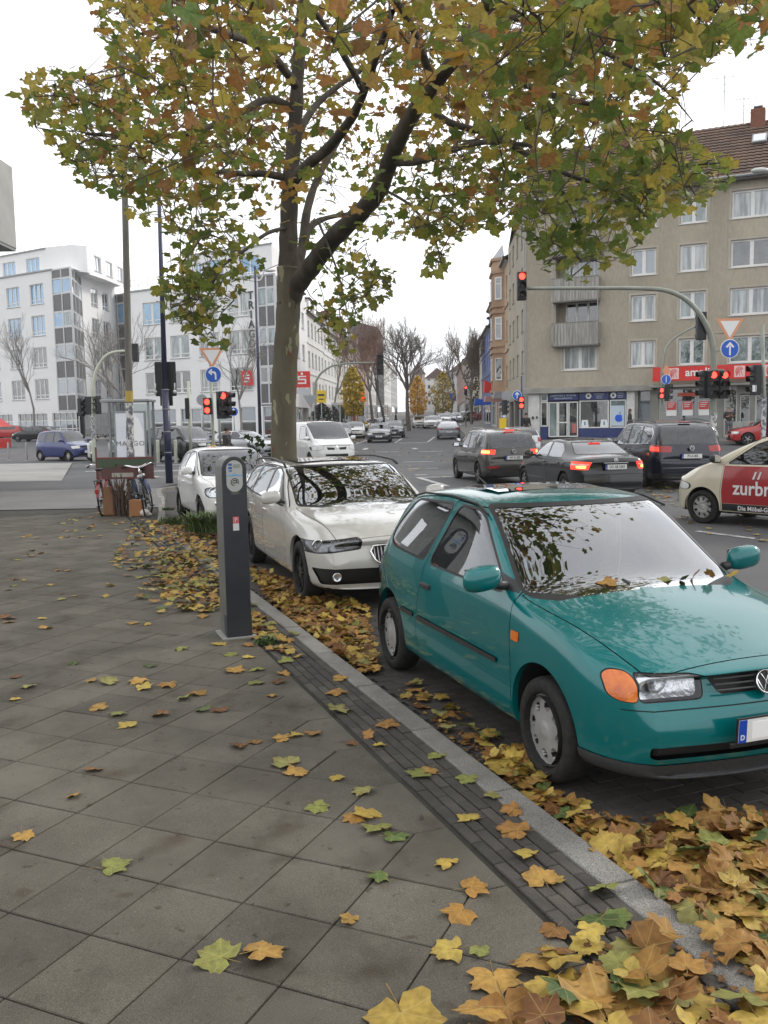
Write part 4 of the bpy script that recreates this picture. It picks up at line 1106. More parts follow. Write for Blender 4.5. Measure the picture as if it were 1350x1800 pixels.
# link with second glazed strip
LKo=(-30.9,108.4); lk=empty('office_link',(LKo[0],LKo[1],0),math.atan2(aL.y,aL.x),'recessed glazed link with dark panels joining the two white office blocks','building')
tower(lk,(-1.0,0),(1.4,0),2,3.4,[(3.4,5,'p'),(5,6.7,'w'),(6.7,8.4,'p'),(8.4,10.05,'p'),(10.05,11.9,'p'),(11.9,13.6,'p'),(13.6,16.0,'w'),(16.0,17.0,'p')],'glazed_bay')
mb=MB(); wall(mb,(1.4,0),(9,0),.5,17.0); mb.box(-1,9,.2,6,17.0,17.1); mb.box(-1,9,.3,.4,.5,3.3); mb.build('wall',RENDW,lk)
# right block
aR=Vector((.855,-.52)).normalized(); OR=office('office_building',(-23.9,87.5),aR,'white office block with the vertical TRIAGON letters, right of the other')
rotR=-math.atan2(aR.y,aR.x); sR=Matrix.Rotation(rotR,2)@SDV
LR=17.6; mb=MB(); ops=[]
PR=[(11.10,2.04),(7.86,2.05),(4.70,2.0)]
for zs,h_ in PR:
    for a in (2.0,5.35,8.86,12.3): 
        ops.append((a,a+2.3 if a<12 else a+2.55,zs,zs+h_))
wall(mb,(0,0),(LR-1.85,0),3.3,14.30,ops)
for o in ops: window(OR,(0,0),(LR,0),o,([PBLUE,PGREEN,PGREEN,PCUR] if o[2]>11 else [PGREEN,PGREEN,PCUR,PCUR] if o[2]>7 else [PDARK,PDARK,PCUR,PDARK])[int(o[0]/3.4)%4],2,.2,fw=.10,mull=.3)
wall(mb,(0,8),(0,0),.3,14.3)
kS=19.; eR=(LR+sR[0]*kS,sR[1]*kS); sop=[(k,k+1.7,z,z+1.6) for z in (4.9,8.1,11.3) for k in (4.5,8,11.5,15)]
T2=(LR+sR[0]*1.8,sR[1]*1.8)
wall(mb,T2,eR,3.3,14.3,[(a-1.8,b-1.8,c,d_) for a,b,c,d_ in sop])
for o in sop: window(OR,T2,eR,(o[0]-1.8,o[1]-1.8,o[2],o[3]),PCUR,2,.2,fw=.09)
for a,b in ((0,2.5),(5.7,6.3),(9.9,10.75),(12.4,13.3),(15.1,15.9),(17.2,17.6)): mb.box(a,b,-.02,.5,.3,3.3)
mb.box(0,LR,.0,.5,3.25,3.32); body_done(mb,'wall',RENDW,OR)
mb=MB(); uo=[(a-7.2,a-7.2+w_,14.6,16.25) for a,w_ in ((8.1,.8),(9.6,1.9),(13.4,2.1))]
wall(mb,(7.2,.6),(16.9,.6),14.3,17.0,uo); 
for o in uo: window(OR,(7.2,.6),(16.9,.6),o,PBLUE,2,.15,fw=.09,mull=.16)
P2=Vector((16.9,.6)); P3=P2+sR*11; wall(mb,tuple(P2),tuple(P3),14.3,17.0); wall(mb,(7.2,9),(7.2,.6),14.3,17.0); mb.add([(7.2,.6,17),(16.9,.6,17),(P3.x,P3.y,17),(7.2,12,17)],[(0,1,2,3)]); mb.add([(0,0,14.32),(LR,0,14.32),(eR[0],eR[1],14.32),(0,14,14.32)],[(0,1,2,3)]); mb.build('upper_storey',RENDW,OR)
mb=MB(); mb.box(0,LR,-.10,.05,14.26,14.40); mb.box(7.1,17.0,.5,.65,16.97,17.08); mb.build('parapet',METAL,OR)
rl=MB(); 
for k in np.arange(0,7.2,1.2): rl.tube([(k,.4,14.3),(k,.4,15.4)],.025,5)
rl.tube([(0,.4,15.4),(7.2,.4,15.4)],.025,5); rl.tube([(0,.4,14.9),(7.2,.4,14.9)],.015,5); rl.build('railing',METAL,OR)
segR=[(3.5,5.25,'p'),(5.25,6.7,'w'),(6.7,8.5,'p'),(8.5,10.0,'w'),(10.0,11.8,'p'),(11.8,13.3,'w'),(13.3,14.3,'p')]
tower(OR,(LR-1.85,0),(LR,0),2,3.4,segR); tower(OR,(LR,0),T2,2,3.4,segR)
shopfront(OR,(0,0),(1,0),[(2.5,5.7),(6.3,9.9),(10.75,12.4),(13.3,15.1),(15.9,17.2)],.8,3.25,nrow=2,per=1.3)
shopfront(OR,(LR,0),eR,[(1,5),(6,10),(11,15)],.8,3.25,nrow=2,per=1.3)
mb=MB(); mb.box(0,LR,.5,.6,.3,3.3); mb.build('inner_wall',MATS['shop_interior'],OR)
for i,ch in enumerate('TRIAGON'): text('letter',ch,.95,mat('letter_dark',(.05,.05,.055),.5),OR,facing(14.98,-.06,12.75-.815*i),.03,.012)
def s_logo(M,s,parent):
    b=MB(); b.box(-s*.5,s*.5,-s*.5,s*.5,0,.05,M); o=b.build('bank_sign',SIGNR,parent)
    b=MB()
    for (x0,x1,y0,y1) in ((-.26,.26,.14,.22),(-.26,-.17,.0,.14),(-.26,.26,-.05,.04),(.17,.26,-.20,-.05),(-.26,.26,-.28,-.19)): b.box(x0*s,x1*s,y0*s,y1*s,.052,.07,M)
    b.lathe([(.0001,.07),(.075*s,.07),(.075*s,.052)],14,M@Matrix.Translation((0,.35*s,0))); b.build('bank_sign_mark',SIGNW,o); return o
s_logo(facing(14.45,-.25,5.75),1.28,OR)
# projecting sign box on the street side, hung on the pavement side
pS=Vector((LR,0))+sR*2.0; out=Vector((sR[1],-sR[0])); lq=Matrix.Rotation(rotR,2)@(Vector(D(531,667,77)[:2])-Vector((-23.9,87.5))); LZ=D(531,667,77)[2]; LMx=Matrix.Translation((lq.x,lq.y,LZ))@Matrix.Rotation(rotR,4,'Z')@Matrix.Rotation(math.pi/2,4,'X'); o=s_logo(LMx,1.35,OR)
b=MB(); b.box(-.7,.7,-1.2,-.8,0,.05,LMx); b.build('sign_strip',mat('sign_grey',(.5,.52,.55),.5),OR)
# ---------------------------------------------------------------- terraces along the street
ROOFC=[TILED,TILE,mat('roof_brown',(.12,.06,.045),.85,col2=(.07,.04,.035),scale=2,coord='World')]
def house(k0,k1,side,zE,zR,col,label,roof,nwin=4,floors=4,name='town_house',frame=None,dorm=0,depth=11.,off=0.,pane=None,lod=0,gables=False,zb=None):
    base=(-8.9,78.) if side=='L' else (9.83,71.)
    p0=Vector(base)+SDV*k0; p1=Vector(base)+SDV*k1
    outw=Vector((SDV.y,-SDV.x)) if side=='L' else Vector((-SDV.y,SDV.x))
    p0+=outw*off; p1+=outw*off
    zb=zg(p0.x,p0.y)-.3 if zb is None else zb
    root=empty(name,(p0.x,p0.y,0),0,label,'house')
    A=Vector((0,0));B=p1-p0; inn=-outw*depth
    if side=='L': F0,F1=A,B       # outward on the right when walking away
    else: F0,F1=B,A
    L_=B.length; mb=MB(); ops=[]; fh=(zE-zb-3.4)/(floors-1); 
    for f in range(1,floors):
        for i in range(nwin):
            w=min(1.25,L_/nwin*.55); c=L_*(i+.5)/nwin; ops.append((c-w/2,c+w/2,zb+3.4+(f-1)*fh+.75,zb+3.4+(f-1)*fh+min(fh-.35,2.35)))
    sh=(.8,L_-.8,zb+.6,zb+3.1)
    wall(mb,F0,F1,zb,zE,ops+[sh]); wall(mb,F1,F1+inn,zb,zE) if side=='L' else wall(mb,A+inn,A,zb,zE)
    wall(mb,F1+inn,F0+inn,zb,zE)
    # gable / party walls with triangle
    for q0 in (A,B):
        q1=q0+inn; m_=(q0+q1)/2
        mb.add([(q0.x,q0.y,zb),(q1.x,q1.y,zb),(q1.x,q1.y,zE),(m_.x,m_.y,zR),(q0.x,q0.y,zE)],[(0,1,2,3,4)])
    for f in range(1,floors): # string courses, a little proud
        z=zb+3.3+(f-1)*fh; d=(F1-F0).normalized(); n_=Vector((d.y,-d.x))
        V=[(F0.x+n_.x*s_,F0.y+n_.y*s_,zz) for zz in (z,z+.16) for s_ in (0,.08)]+[(F1.x+n_.x*s_,F1.y+n_.y*s_,zz) for zz in (z,z+.16) for s_ in (0,.08)]
        mb.add(V,[(1,5,7,3),(2,3,7,6),(0,4,5,1)])
    mb.build('wall',col,root)
    for o in ops: window(root,F0,F1,o,pane or [PSKY,PCUR,PDARK][rng.integers(0,3)],2,.7,fw=.08,fm=frame,sill=lod==0)
    window(root,F0,F1,sh,PDARK,3,.8,fw=.12,fm=frame,sill=False,name='shop_window')
    rm=MB(); ov=outw*.4; m0=A+inn/2;m1=B+inn/2
    rm.add([((A+ov).x,(A+ov).y,zE-.05),((B+ov).x,(B+ov).y,zE-.05),(m1.x,m1.y,zR+.05),(m0.x,m0.y,zR+.05),((A+inn).x,(A+inn).y,zE),((B+inn).x,(B+inn).y,zE)],[(0,1,2,3),(3,2,5,4)])
    rf=rm.build('roof',roof,root); md=rf.modifiers.new('t','SOLIDIFY'); md.thickness=.18
    c=MB(); d=(B-A).normalized(); V=[]
    for q0 in (A,B):
        for s_,zz in ((0,zE-.35),(.35,zE-.12),(.45,zE-.12),(.45,zE+.02),(0,zE+.02)): V.append(((q0+outw*s_).x,(q0+outw*s_).y,zz))
    c.add(V,[(0,1,6,5),(1,2,7,6),(2,3,8,7),(3,4,9,8)]); c.build('cornice',mat('cornice',(.40,.37,.33),.8),root)
    for i in range(dorm):
        t_=(i+.5)/dorm; q0=A+(B-A)*t_; w=.9; b=MB(); ang=math.atan2(d.y,d.x)
        M=Matrix(((d.x,-outw.x,0,q0.x-outw.x*.6),(d.y,-outw.y,0,q0.y-outw.y*.6),(0,0,1,0),(0,0,0,1)))
        b.box(-w,w,0,2.4,zE+.3,zE+2.1,M); dm=b.build('dormer',col,root); b=MB(); b.box(-w-.15,w+.15,-.2,2.6,zE+2.1,zE+2.22,M); b.build('dormer_roof',roof,dm); b=MB(); b.box(-w+.2,w-.2,-.03,.0,zE+.8,zE+1.9,M); b.build('dormer_pane',PDARK,dm)
    for t_ in (.12,.9):
        q0=m0+(m1-m0)*t_; b=MB(); b.box(q0.x-.5,q0.x+.5,q0.y-.4,q0.y+.4,zR-.6,zR+1.1); b.build('chimney',MATS['brick_red'],root)
    return root
HW=mat('house_white',(.74,.735,.71),.85,col2=(.66,.65,.62),scale=.4,coord='World'); HC=mat('house_cream',(.66,.63,.55),.85,col2=(.56,.53,.46),scale=.5,coord='World'); HG=mat('house_grey',(.48,.48,.48),.85,col2=(.40,.40,.40),scale=.4,coord='World')
HO=mat('house_ochre',(.46,.34,.24),.85,col2=(.38,.27,.18),scale=.6,coord='World'); HB=mat('house_blue',(.16,.20,.40),.8,col2=(.12,.16,.33),scale=.6,coord='World'); HP=mat('house_pinkish',(.50,.36,.31),.85,col2=(.42,.3,.26),scale=.5,coord='World')
HD=mat('slate_grey',(.10,.105,.115),.8,col2=(.07,.075,.08),scale=1,coord='World')
house(19.0,33,'L',13.4,17.0,HW,'white town house with brown mansard roof and dormers next to the office block',ROOFC[2],5,4,dorm=3)
house(33.1,47,'L',13.0,17.6,HW,'bright white rendered house second along the left side of the street',TILED,4,4,dorm=2)
house(47.1,64,'L',14.2,18.6,HC,'cream house with red-brown roof behind the yellow ginkgo tree',ROOFC[2],5,4,dorm=2)
house(64.1,82,'L',14.4,19.5,HW,'white terraced house behind the reddish bare trees',ROOFC[2],5,4,dorm=2)
house(82.1,104,'L',14.6,20.4,HP,'pinkish terraced house with brown roof midway down the left side',ROOFC[2],6,4,dorm=2,lod=1)
house(104.1,128,'L',15.0,21.5,HW,'white gabled house behind the tallest bare tree',TILED,6,4,lod=1)
house(128.1,160,'L',22.5,24.,HD,'dark slab-sided taller block rising above the left terrace',TILED,8,6,lod=1)
house(160.1,195,'L',17.,23,HW,'pale far terraced house just past the dark taller block',TILED,8,4,lod=1)
house(195.1,240,'L',17.,22,HG,'grey terrace near the far end of the left side',TILED,9,4,lod=1)
oc=house(.1,14.5,'R',14.2,17.2,HO,'ochre sandstone house with ornate bay directly beyond the beige corner building',TILED,4,4)
house(14.6,24,'R',12.8,16.,HG,'narrow grey-white house between the ochre and the blue one',TILED,3,4)
house(24.1,42,'R',11.4,15.6,HB,'blue and white house with dark gabled roof on the right side',TILED,5,4,dorm=2)
house(42.1,70,'R',11.5,15,HC,'cream house half hidden by the large bare tree on the right',ROOFC[2],6,4,lod=1)
house(70.1,110,'R',12.5,16,HG,'long grey terrace behind the right-hand bare trees',TILED,8,4,lod=1)
house(110.1,180,'R',13.5,17.5,HP,'reddish terrace far down the right side',ROOFC[2],10,4,lod=1)
# closing houses at the far end of the street
for (px0,px1,Y,h_,col,lab) in ((722,748,330,18,HP,'pinkish house closing the view at the far end, left one'),(748,790,350,17,HW,'white house closing the view at the far end of the street'),(790,838,340,19,HG,'grey-blue gable end closing the view at the far right end')):
    x0=D(px0,735,Y)[0];x1=D(px1,735,Y)[0]; zb=zg(0,Y); rt=empty('town_house',(x0,Y,0),0,lab,'house'); mb=MB(); L_=x1-x0; n=max(2,int(L_/3)); ops=[(L_*(i+.3)/n,L_*(i+.7)/n,zb+3+3*f,zb+4.7+3*f) for i in range(n) for f in range(0,4)]
    wall(mb,(0,0),(L_,0),zb-.5,zb+h_-4,ops); wall(mb,(0,10),(0,0),zb-.5,zb+h_-4); mb.build('wall',col,rt)
    for o in ops: window(rt,(0,0),(L_,0),o,PDARK,1,None,fw=.15,sill=False)
    b=MB(); b.prism([(-.4,zb+h_-4),(L_+.4,zb+h_-4),(L_*.5,zb+h_)],-.3,10); b.build('roof',ROOFC[2],rt)
# ornate bay of the ochre house
b=MB(); outR=Vector((-SDV.y,SDV.x)); 
for kk,(w_,o_) in enumerate(((1.9,1.0),)):
    pA=SDV*4.0; pB=SDV*8.0; V=[];pl=[pA,pA+outR*.9+SDV*.6,pB+outR*.9-SDV*.6,pB]
    for z in (3.9,14.8): V+=[(p.x,p.y,z) for p in pl]
    b.add(V,[(0,1,5,4),(1,2,6,5),(2,3,7,6),(4,5,6,7),(3,2,1,0)])
    for z in (4.0,7.2,7.7,10.4,10.9,13.6,14.6):
        V=[];pl2=[pA-SDV*.12,pA+outR*1.05+SDV*.5,pB+outR*1.05-SDV*.5,pB+SDV*.12]
        for zz in (z,z+.22): V+=[(p.x,p.y,zz) for p in pl2]
        b.add(V,[(0,1,5,4),(1,2,6,5),(2,3,7,6),(4,5,6,7),(3,2,1,0)])
by=b.build('bay',mat('sandstone',(.42,.29,.19),.85,col2=(.33,.21,.13),scale=1,coord='World'),oc)
for z in (5.0,8.3,11.5):
    a_=pA+outR*.92+SDV*.6; c_=pB+outR*.92-SDV*.6
    window(oc,c_,a_,(.7,2.0,z,z+1.8),PDARK,1,.7,depth=-.06,fw=.12); window(oc,a_+Vector((-.0,0)),pA,(.0,.01,z,z+.01),PDARK,1,None) if False else None
    f=window(oc,a_,pA,(.22,.85,z,z+1.8),PDARK,1,.7,depth=-.02,fw=.10) if False else window(oc,Vector((pA.x,pA.y)),Vector((a_.x,a_.y)),(.22,.85,z,z+1.8),PDARK,1,.7,depth=.02,fw=.10)
b=MB(); pt_=[pA,pA+outR*.9+SDV*.6,pB+outR*.9-SDV*.6,pB]; ap=(pA+pB)/2; b.add([(p.x,p.y,14.85) for p in pt_]+[(ap.x,ap.y,16.2)],[(0,1,4),(1,2,4),(2,3,4)]); b.build('bay_roof',METAL,oc)
# ---------------------------------------------------------------- grey building at the very left edge
GB=empty('grey_building',(-10.32,24.2,0),0,'pale grey building with projecting tiled oriel cut by the left edge','building')
mb=MB(); wall(mb,(-8,0),(0,0),.05,10.2,[(-4+8,-2.5+8,3.2,4.8),(4,5.5,6.2,7.8)]); wall(mb,(0,0),(-4.6,9),.05,10.2); mb.build('wall',mat('tile_cladding',(.40,.40,.38),.6,col2=(.34,.34,.32),scale=2,coord='World'),GB)
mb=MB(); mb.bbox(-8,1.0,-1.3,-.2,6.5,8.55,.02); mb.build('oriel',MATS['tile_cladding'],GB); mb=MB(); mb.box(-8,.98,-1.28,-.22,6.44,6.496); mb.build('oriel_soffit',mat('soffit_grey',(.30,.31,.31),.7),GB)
mb=MB(); mb.prism([(-8,9.9),(.28,9.9),(.05,10.15),(0,11),(-8,11)],-.9,.3); mb.build('eaves',METAL,GB)
mb=MB(); mb.bbox(-2,.12,-.9,-.8,2.35,2.95,.01); sb=mb.build('awning_sign',SIGNW,GB); mb=MB(); mb.box(-2,.10,-.915,-.905,2.55,2.68); mb.build('sign_stripe',SIGNR,sb)
# ---------------------------------------------------------------- shared car materials
def paint(name,col,metal=.0,rough=.28,flake=0.,coat=1.):
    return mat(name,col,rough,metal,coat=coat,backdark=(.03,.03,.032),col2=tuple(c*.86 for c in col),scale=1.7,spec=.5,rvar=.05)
mat('car_dark',(.008,.008,.009),.8); mat('cabin_grey',(.035,.036,.038),.7,col2=(.025,.025,.026),scale=20); mat('seat_grey',(.06,.062,.066),.9,col2=(.03,.03,.033),scale=40)
mat('seam_black',(.006,.006,.006),.7); mat('seal_black',(.010,.010,.011),.45); mat('trim_black',(.018,.019,.02),.42,col2=(.03,.03,.03),scale=60)
mat('bumper_grey',(.045,.048,.052),.55,col2=(.03,.032,.035),scale=50,bump=.1,bscale=300)
mat('rim_silver',(.42,.42,.43),.32,.75,col2=(.25,.24,.23),scale=9); mat('rim_dark',(.10,.10,.11),.35,.7,col2=(.05,.05,.05),scale=9); mat('rim_grey',(.40,.40,.395),.42,.35,col2=(.30,.29,.275),scale=7)
mat('chrome',(.8,.8,.8),.08,1.); mat('mirror',(.7,.72,.75),.02,1.)
mat('reflector',(.88,.89,.90),.22,.85,col2=(.66,.67,.69),scale=30,bump=.5,bscale=40)
mat('amber_lens',(.75,.19,.01),.12,coat=.6,col2=(.5,.09,.0),scale=12,bump=.25,bscale=90,spec=.6)
mat('red_lens',(.42,.008,.008),.12,coat=.7,col2=(.25,.004,.004),scale=14,bump=.2,bscale=90)
mat('red_lit',(.8,.03,.02),.2,emis=(1,.05,.02),estr=1.6); mat('brake_core',(1,.4,.1),.2,emis=(1,.32,.08),estr=4.)
mat('white_lens',(.7,.7,.7),.1,coat=.5,bump=.2,bscale=120)
mat('leather_black',(.02,.02,.02),.6)
glass('car_glass',(.52,.56,.55),.12,refl=1.5); glass('windscreen_glass',(.55,.60,.58),.10,refl=2.3); glass('screen_glass',(.5,.55,.53),.25,refl=1.25); glass('dark_glass',(.16,.18,.19),.45); glass('lens_glass',(.93,.94,.95),0.,.8)
glass('far_glass',(.2,.22,.23),.55,refl=1.2)
P_TEAL=paint('paint_teal',(.0,.145,.150),.0,.22,coat=.9)
P_TEAL.node_tree.nodes['Principled BSDF'].inputs['Metallic'].default_value=.15
P_TEAL.node_tree.nodes['Principled BSDF'].inputs['Specular IOR Level'].default_value=.25
P_CREAM=paint('paint_pearl_beige',(.55,.54,.505),.1,.22)
P_WHITE=paint('paint_white',(.74,.74,.72),0,.28)
P_SILVER=paint('paint_silver',(.50,.52,.54),.5,.3)
P_BLACK=paint('paint_black',(.006,.007,.009),.0,.16,coat=.55)
P_NAVY=paint('paint_dark_blue',(.008,.012,.026),.1,.2,coat=.6)
P_BLUE=paint('paint_blue',(.02,.035,.16),.2,.25)
P_GREYB=paint('paint_brown_grey',(.060,.055,.050),.3,.24,coat=.7)
P_RED=paint('paint_red',(.42,.015,.015),.05,.25)
P_TAXI=paint('paint_taxi_ivory',(.66,.60,.45),0,.3)
P_GREY=paint('paint_grey',(.14,.15,.165),.4,.28)
P_DGREY=paint('paint_dark_grey',(.045,.048,.055),.3,.25)
# ---------------------------------------------------------------- the green hatchback
POLO=dict(W=1.655,wb=2.407,rt=.283,rr=.195,wd=.175,ra=.335,raz=.025,style='cover8',rim='rim_grey',_mt={},
 x_wst=-1.0,x_wsb=-.32,kf=.235,kr=.10,flen=.10,wbr=.962,
 xs=[.80,.77,.72,.64,.52,.34,.1,-.12,-.30,-.40,-.58,-.80,-.98,-1.10,-1.5,-2.0,-2.36,-2.52,-2.66,-2.80,-2.88,-2.92],
 top=[(.80,.700),(.76,.725),(.68,.755),(.55,.79),(.34,.845),(.1,.90),(-.12,.94),(-.30,.965),(-.40,1.02),(-.58,1.155),(-.80,1.305),(-.98,1.41),(-1.10,1.445),(-1.5,1.468),(-2.0,1.455),(-2.36,1.41),(-2.52,1.32),(-2.66,1.17),(-2.80,1.0),(-2.88,.88),(-2.92,.80)],
 drop=[(.80,.02),(.55,.035),(-.12,.055),(-.30,.05),(-.58,.075),(-.98,.06),(-1.2,.05),(-2.36,.05),(-2.66,.05),(-2.92,.04)],
 we=[(.80,.60),(.55,.66),(.1,.70),(-.30,.735),(-.58,.715),(-.98,.655),(-1.2,.635),(-2.0,.625),(-2.36,.61),(-2.66,.62),(-2.92,.62)],
 w=[(.80,.60),(.77,.69),(.72,.745),(.64,.78),(.55,.800),(.34,.818),(0,.827),(-1.2,.8275),(-2.2,.825),(-2.52,.80),(-2.80,.765),(-2.92,.72)],
 belt=[(.80,.62),(.68,.68),(.55,.735),(.34,.80),(.1,.85),(-.3,.905),(-.8,.925),(-1.6,.95),(-2.2,.985),(-2.6,.99),(-2.8,.90),(-2.92,.74)],
 zb=[(.80,.225),(.6,.20),(0,.18),(-2.4,.18),(-2.92,.26)],
 fz=[(.22,-.06),(.30,.01),(.42,.03),(.55,.0),(.60,-.075),(.68,-.10),(.73,-.14)],
 rz=[(.2,-.02),(.35,.03),(.55,.03),(.62,-.02),(.9,-.02)],
 seams=[[(-.355,.20),(-.33,.55),(-.36,.93),(-.42,1.02),(-1.0,1.375),(-1.47,1.395),(-1.66,.95),(-1.78,.62),(-1.82,.45),(-1.80,.20)]],
 hood=[(.66,.60),(.66,-.60),(-.36,-.735),(-.36,.735)],hood_zmin=.69,
 swin=[[(-.50,.945),(-.98,1.31),(-1.10,1.355),(-1.385,1.362),(-1.60,.955)],[(-1.495,1.362),(-2.20,1.34),(-2.44,1.13),(-2.46,1.03),(-2.34,.99),(-1.70,.965)]],
 wr=.06,
 spatch=[(rnd([(-.50,.555),(-1.76,.560),(-1.76,.525),(-.50,.525)],.02),'side_moulding','trim_black',.010),
         (rnd([(-1.84,.562),(-2.10,.562),(-2.13,.527),(-1.85,.527)],.02),'side_moulding','trim_black',.010),
         (rnd([(-.235,.705),(-.325,.705),(-.325,.76),(-.235,.76)],.012),'side_indicator','amber_lens',.004),
         ([(-.385,.95),(-.49,.955),(-.62,1.045),(-.44,1.0)],'mirror_triangle','trim_black',.001)],
 ends=[dict(poly=rnd([(.585,1.375),(-.585,1.375),(-.69,1.00),(-.70,.955),(-.3,.93),(.3,.93),(.70,.955),(.69,1.00)],.02),part='windscreen',material='windscreen_glass',s=1,off=-.003,xlim=(-1.1,-.1),edge=(('windscreen_seal','seal_black',0.),.024)),
       dict(poly=[(.715,.5625),(.715,.557),(-.715,.557),(-.715,.5625)],part='bumper_seam',material='seam_black',s=1,off=-.004,xlim=(.3,1)),
       dict(poly=rnd([(.642,.598),(.642,.721),(.40,.723),(.315,.703),(.315,.623),(.34,.598)],.025),part='headlight',material='lens_glass',s=1,off=0,xlim=(.3,1),mirror=True,edge=(('headlight_seal','seal_black',-.004),.006)),
       dict(poly=rnd([(.652,.598),(.652,.724),(.714,.727),(.748,.705),(.748,.625),(.720,.600)],.022),part='front_indicator',material='amber_lens',s=1,off=.002,xlim=(.36,1),mirror=True,nmin=.04,edge=(('indicator_seal','seal_black',-.003),.005)),
       dict(poly=rnd([(.30,.71),(-.30,.71),(-.23,.605),(.23,.605)],.02),part='grille',material='grille_black',s=1,off=-.018,xlim=(.4,1)),
       dict(poly=rnd([(.62,.395),(-.62,.395),(-.62,.335),(.62,.335)],.02),part='lower_intake',material='seam_black',s=1,off=-.03,xlim=(.3,1)),
       dict(poly=[(.80,.305),(-.80,.305),(-.80,.20),(.80,.20)],part='front_lip',material='bumper_grey',s=1,off=.006,xlim=(.3,1),nmin=-.3),
       dict(poly=rnd([(.55,1.02),(.50,1.33),(-.50,1.33),(-.55,1.02)],.05),part='rear_window',material='car_glass',s=-1,off=-.003,xlim=(-3,-2.3),edge=(('window_seal','seal_black',0.),.02)),
       dict(poly=rnd([(.76,.62),(.76,.90),(.58,.90),(.58,.62)],.02),part='tail_light',material='red_lens',s=-1,off=.003,xlim=(-3,-2.6),mirror=True)],
 bulbm='reflector',cab=(-.42,-2.3,.95),mir=(-.52,1.03,.98),lampbox=True,an=48)
mat('grille_black',(.008,.008,.008),.5)
def polo_extra(root,S,pt):
    # grille bars following the nose curvature
    g=MB()
    for z in (.632,.658,.684):
        P=[]
        for y in np.linspace(-.265,.265,11): P.append((.735-.16*(abs(y)/.82)**2.2*1.3-(z-.60)*.35,y,z))
        g.tube(P,.0045,6)
    g.build('grille_bar',mat('grille_bar',(.09,.09,.09),.35),root,True)
    M=Matrix.Translation((.735,0,.655))@Matrix.Rotation(R(-18),4,'Y')@Matrix.Rotation(math.pi/2,4,'Y')@Matrix.Rotation(math.pi/2,4,'Z')
    vw_badge(M,.055,root,MATS['chrome'],MATS['grille_black'])
    Mp=Matrix.Translation((.853,0,.475))@Matrix.Rotation(R(3),4,'Y')@Matrix.Rotation(math.pi/2,4,'Z')@Matrix.Rotation(math.pi/2,4,'X')
    p=plate(Mp,.52,.11,'',root,True)
    text('dealer_line','Kfz-Service Schwarz',.018,MATS['plate_white'],p,Mp@Matrix.Translation((.0,-.0615,.0045)),.0004,.0004)
    b=MB(); b.bbox(-.3,.3,-.078,-.054,-.007,.0035,.003,Mp); b.build('plate_holder',MATS['plate_holder'],p)
    # wipers
    for y0,y1,x in ((.50,-.06,-.335),(-.08,-.60,-.325)):
        w=MB(); P=[]
        for k in range(7):
            t=k/6; y=y0+(y1-y0)*t; P.append((x-.02-.22*(abs(y)/.82)**2-.03*t,y,.978+.02*t)); 
        w.tube(P,.009,6); w.tube([P[0],(P[0][0]+.05,P[0][1]+.02,.965)],.014,6)
        w.build('wiper',MATS['trim_black'],root,True)
    # door handles
    for s in (1,-1):
        h=MB(); h.bbox(-1.69,-1.52,s*.822-.014,s*.822+.016,.775,.812,.009); h.build('door_handle',MATS['trim_black'],root)
        # roof gutter strip
        P=[(x,s*(y),z) for x,y,z in ((-.95,.655,1.343),(-1.15,.63,1.392),(-1.6,.614,1.413),(-2.1,.608,1.398),(-2.36,.60,1.355))]
        q=MB(); q.tube(P,.008,6); q.build('roof_strip',MATS['seal_black'],root,True)
    # sunroof panel of dark glass, aerial
    q=MB(); V=[];Fc=[]
    ys=np.linspace(-.40,.40,9); xs=np.linspace(-1.32,-1.86,7)
    for x in xs:
        for y in ys: V.append((x,y,float(np.interp(-x,[1.1,1.5,2.0],[1.436,1.462,1.452]))-.012*(abs(y)/.585)**2.+.004))
    for i in range(6):
        for j in range(8): Fc.append((i*9+j,i*9+j+1,(i+1)*9+j+1,(i+1)*9+j))
    meshobj('sunroof',V,Fc,glass('sunroof_glass',(.1,.1,.1),.9,refl=1.5),root,True)
    a=MB(); a.tube([(-2.30,0,1.40),(-2.33,0,1.425),(-2.62,0,1.52)],[.014,.008,.003],6); a.build('aerial',MATS['seal_black'],root)
    # windscreen stickers
    for (y,z,c,r) in ((-.585,1.018,'sticker_green',.038),(-.575,1.075,'sticker_blue',.036)):
        st=MB(); x=-.40-(z-.965)*1.35-.035-.04
        M=Matrix.Translation((x+.028,y,z))@Matrix.Rotation(R(48),4,'Y'); st.lathe([(.0001,.002),(r,.002),(r,0)],18,M)
        so=st.build('screen_sticker',mat(c,(.01,.25,.12) if 'green' in c else (.25,.5,.7),.4),root)
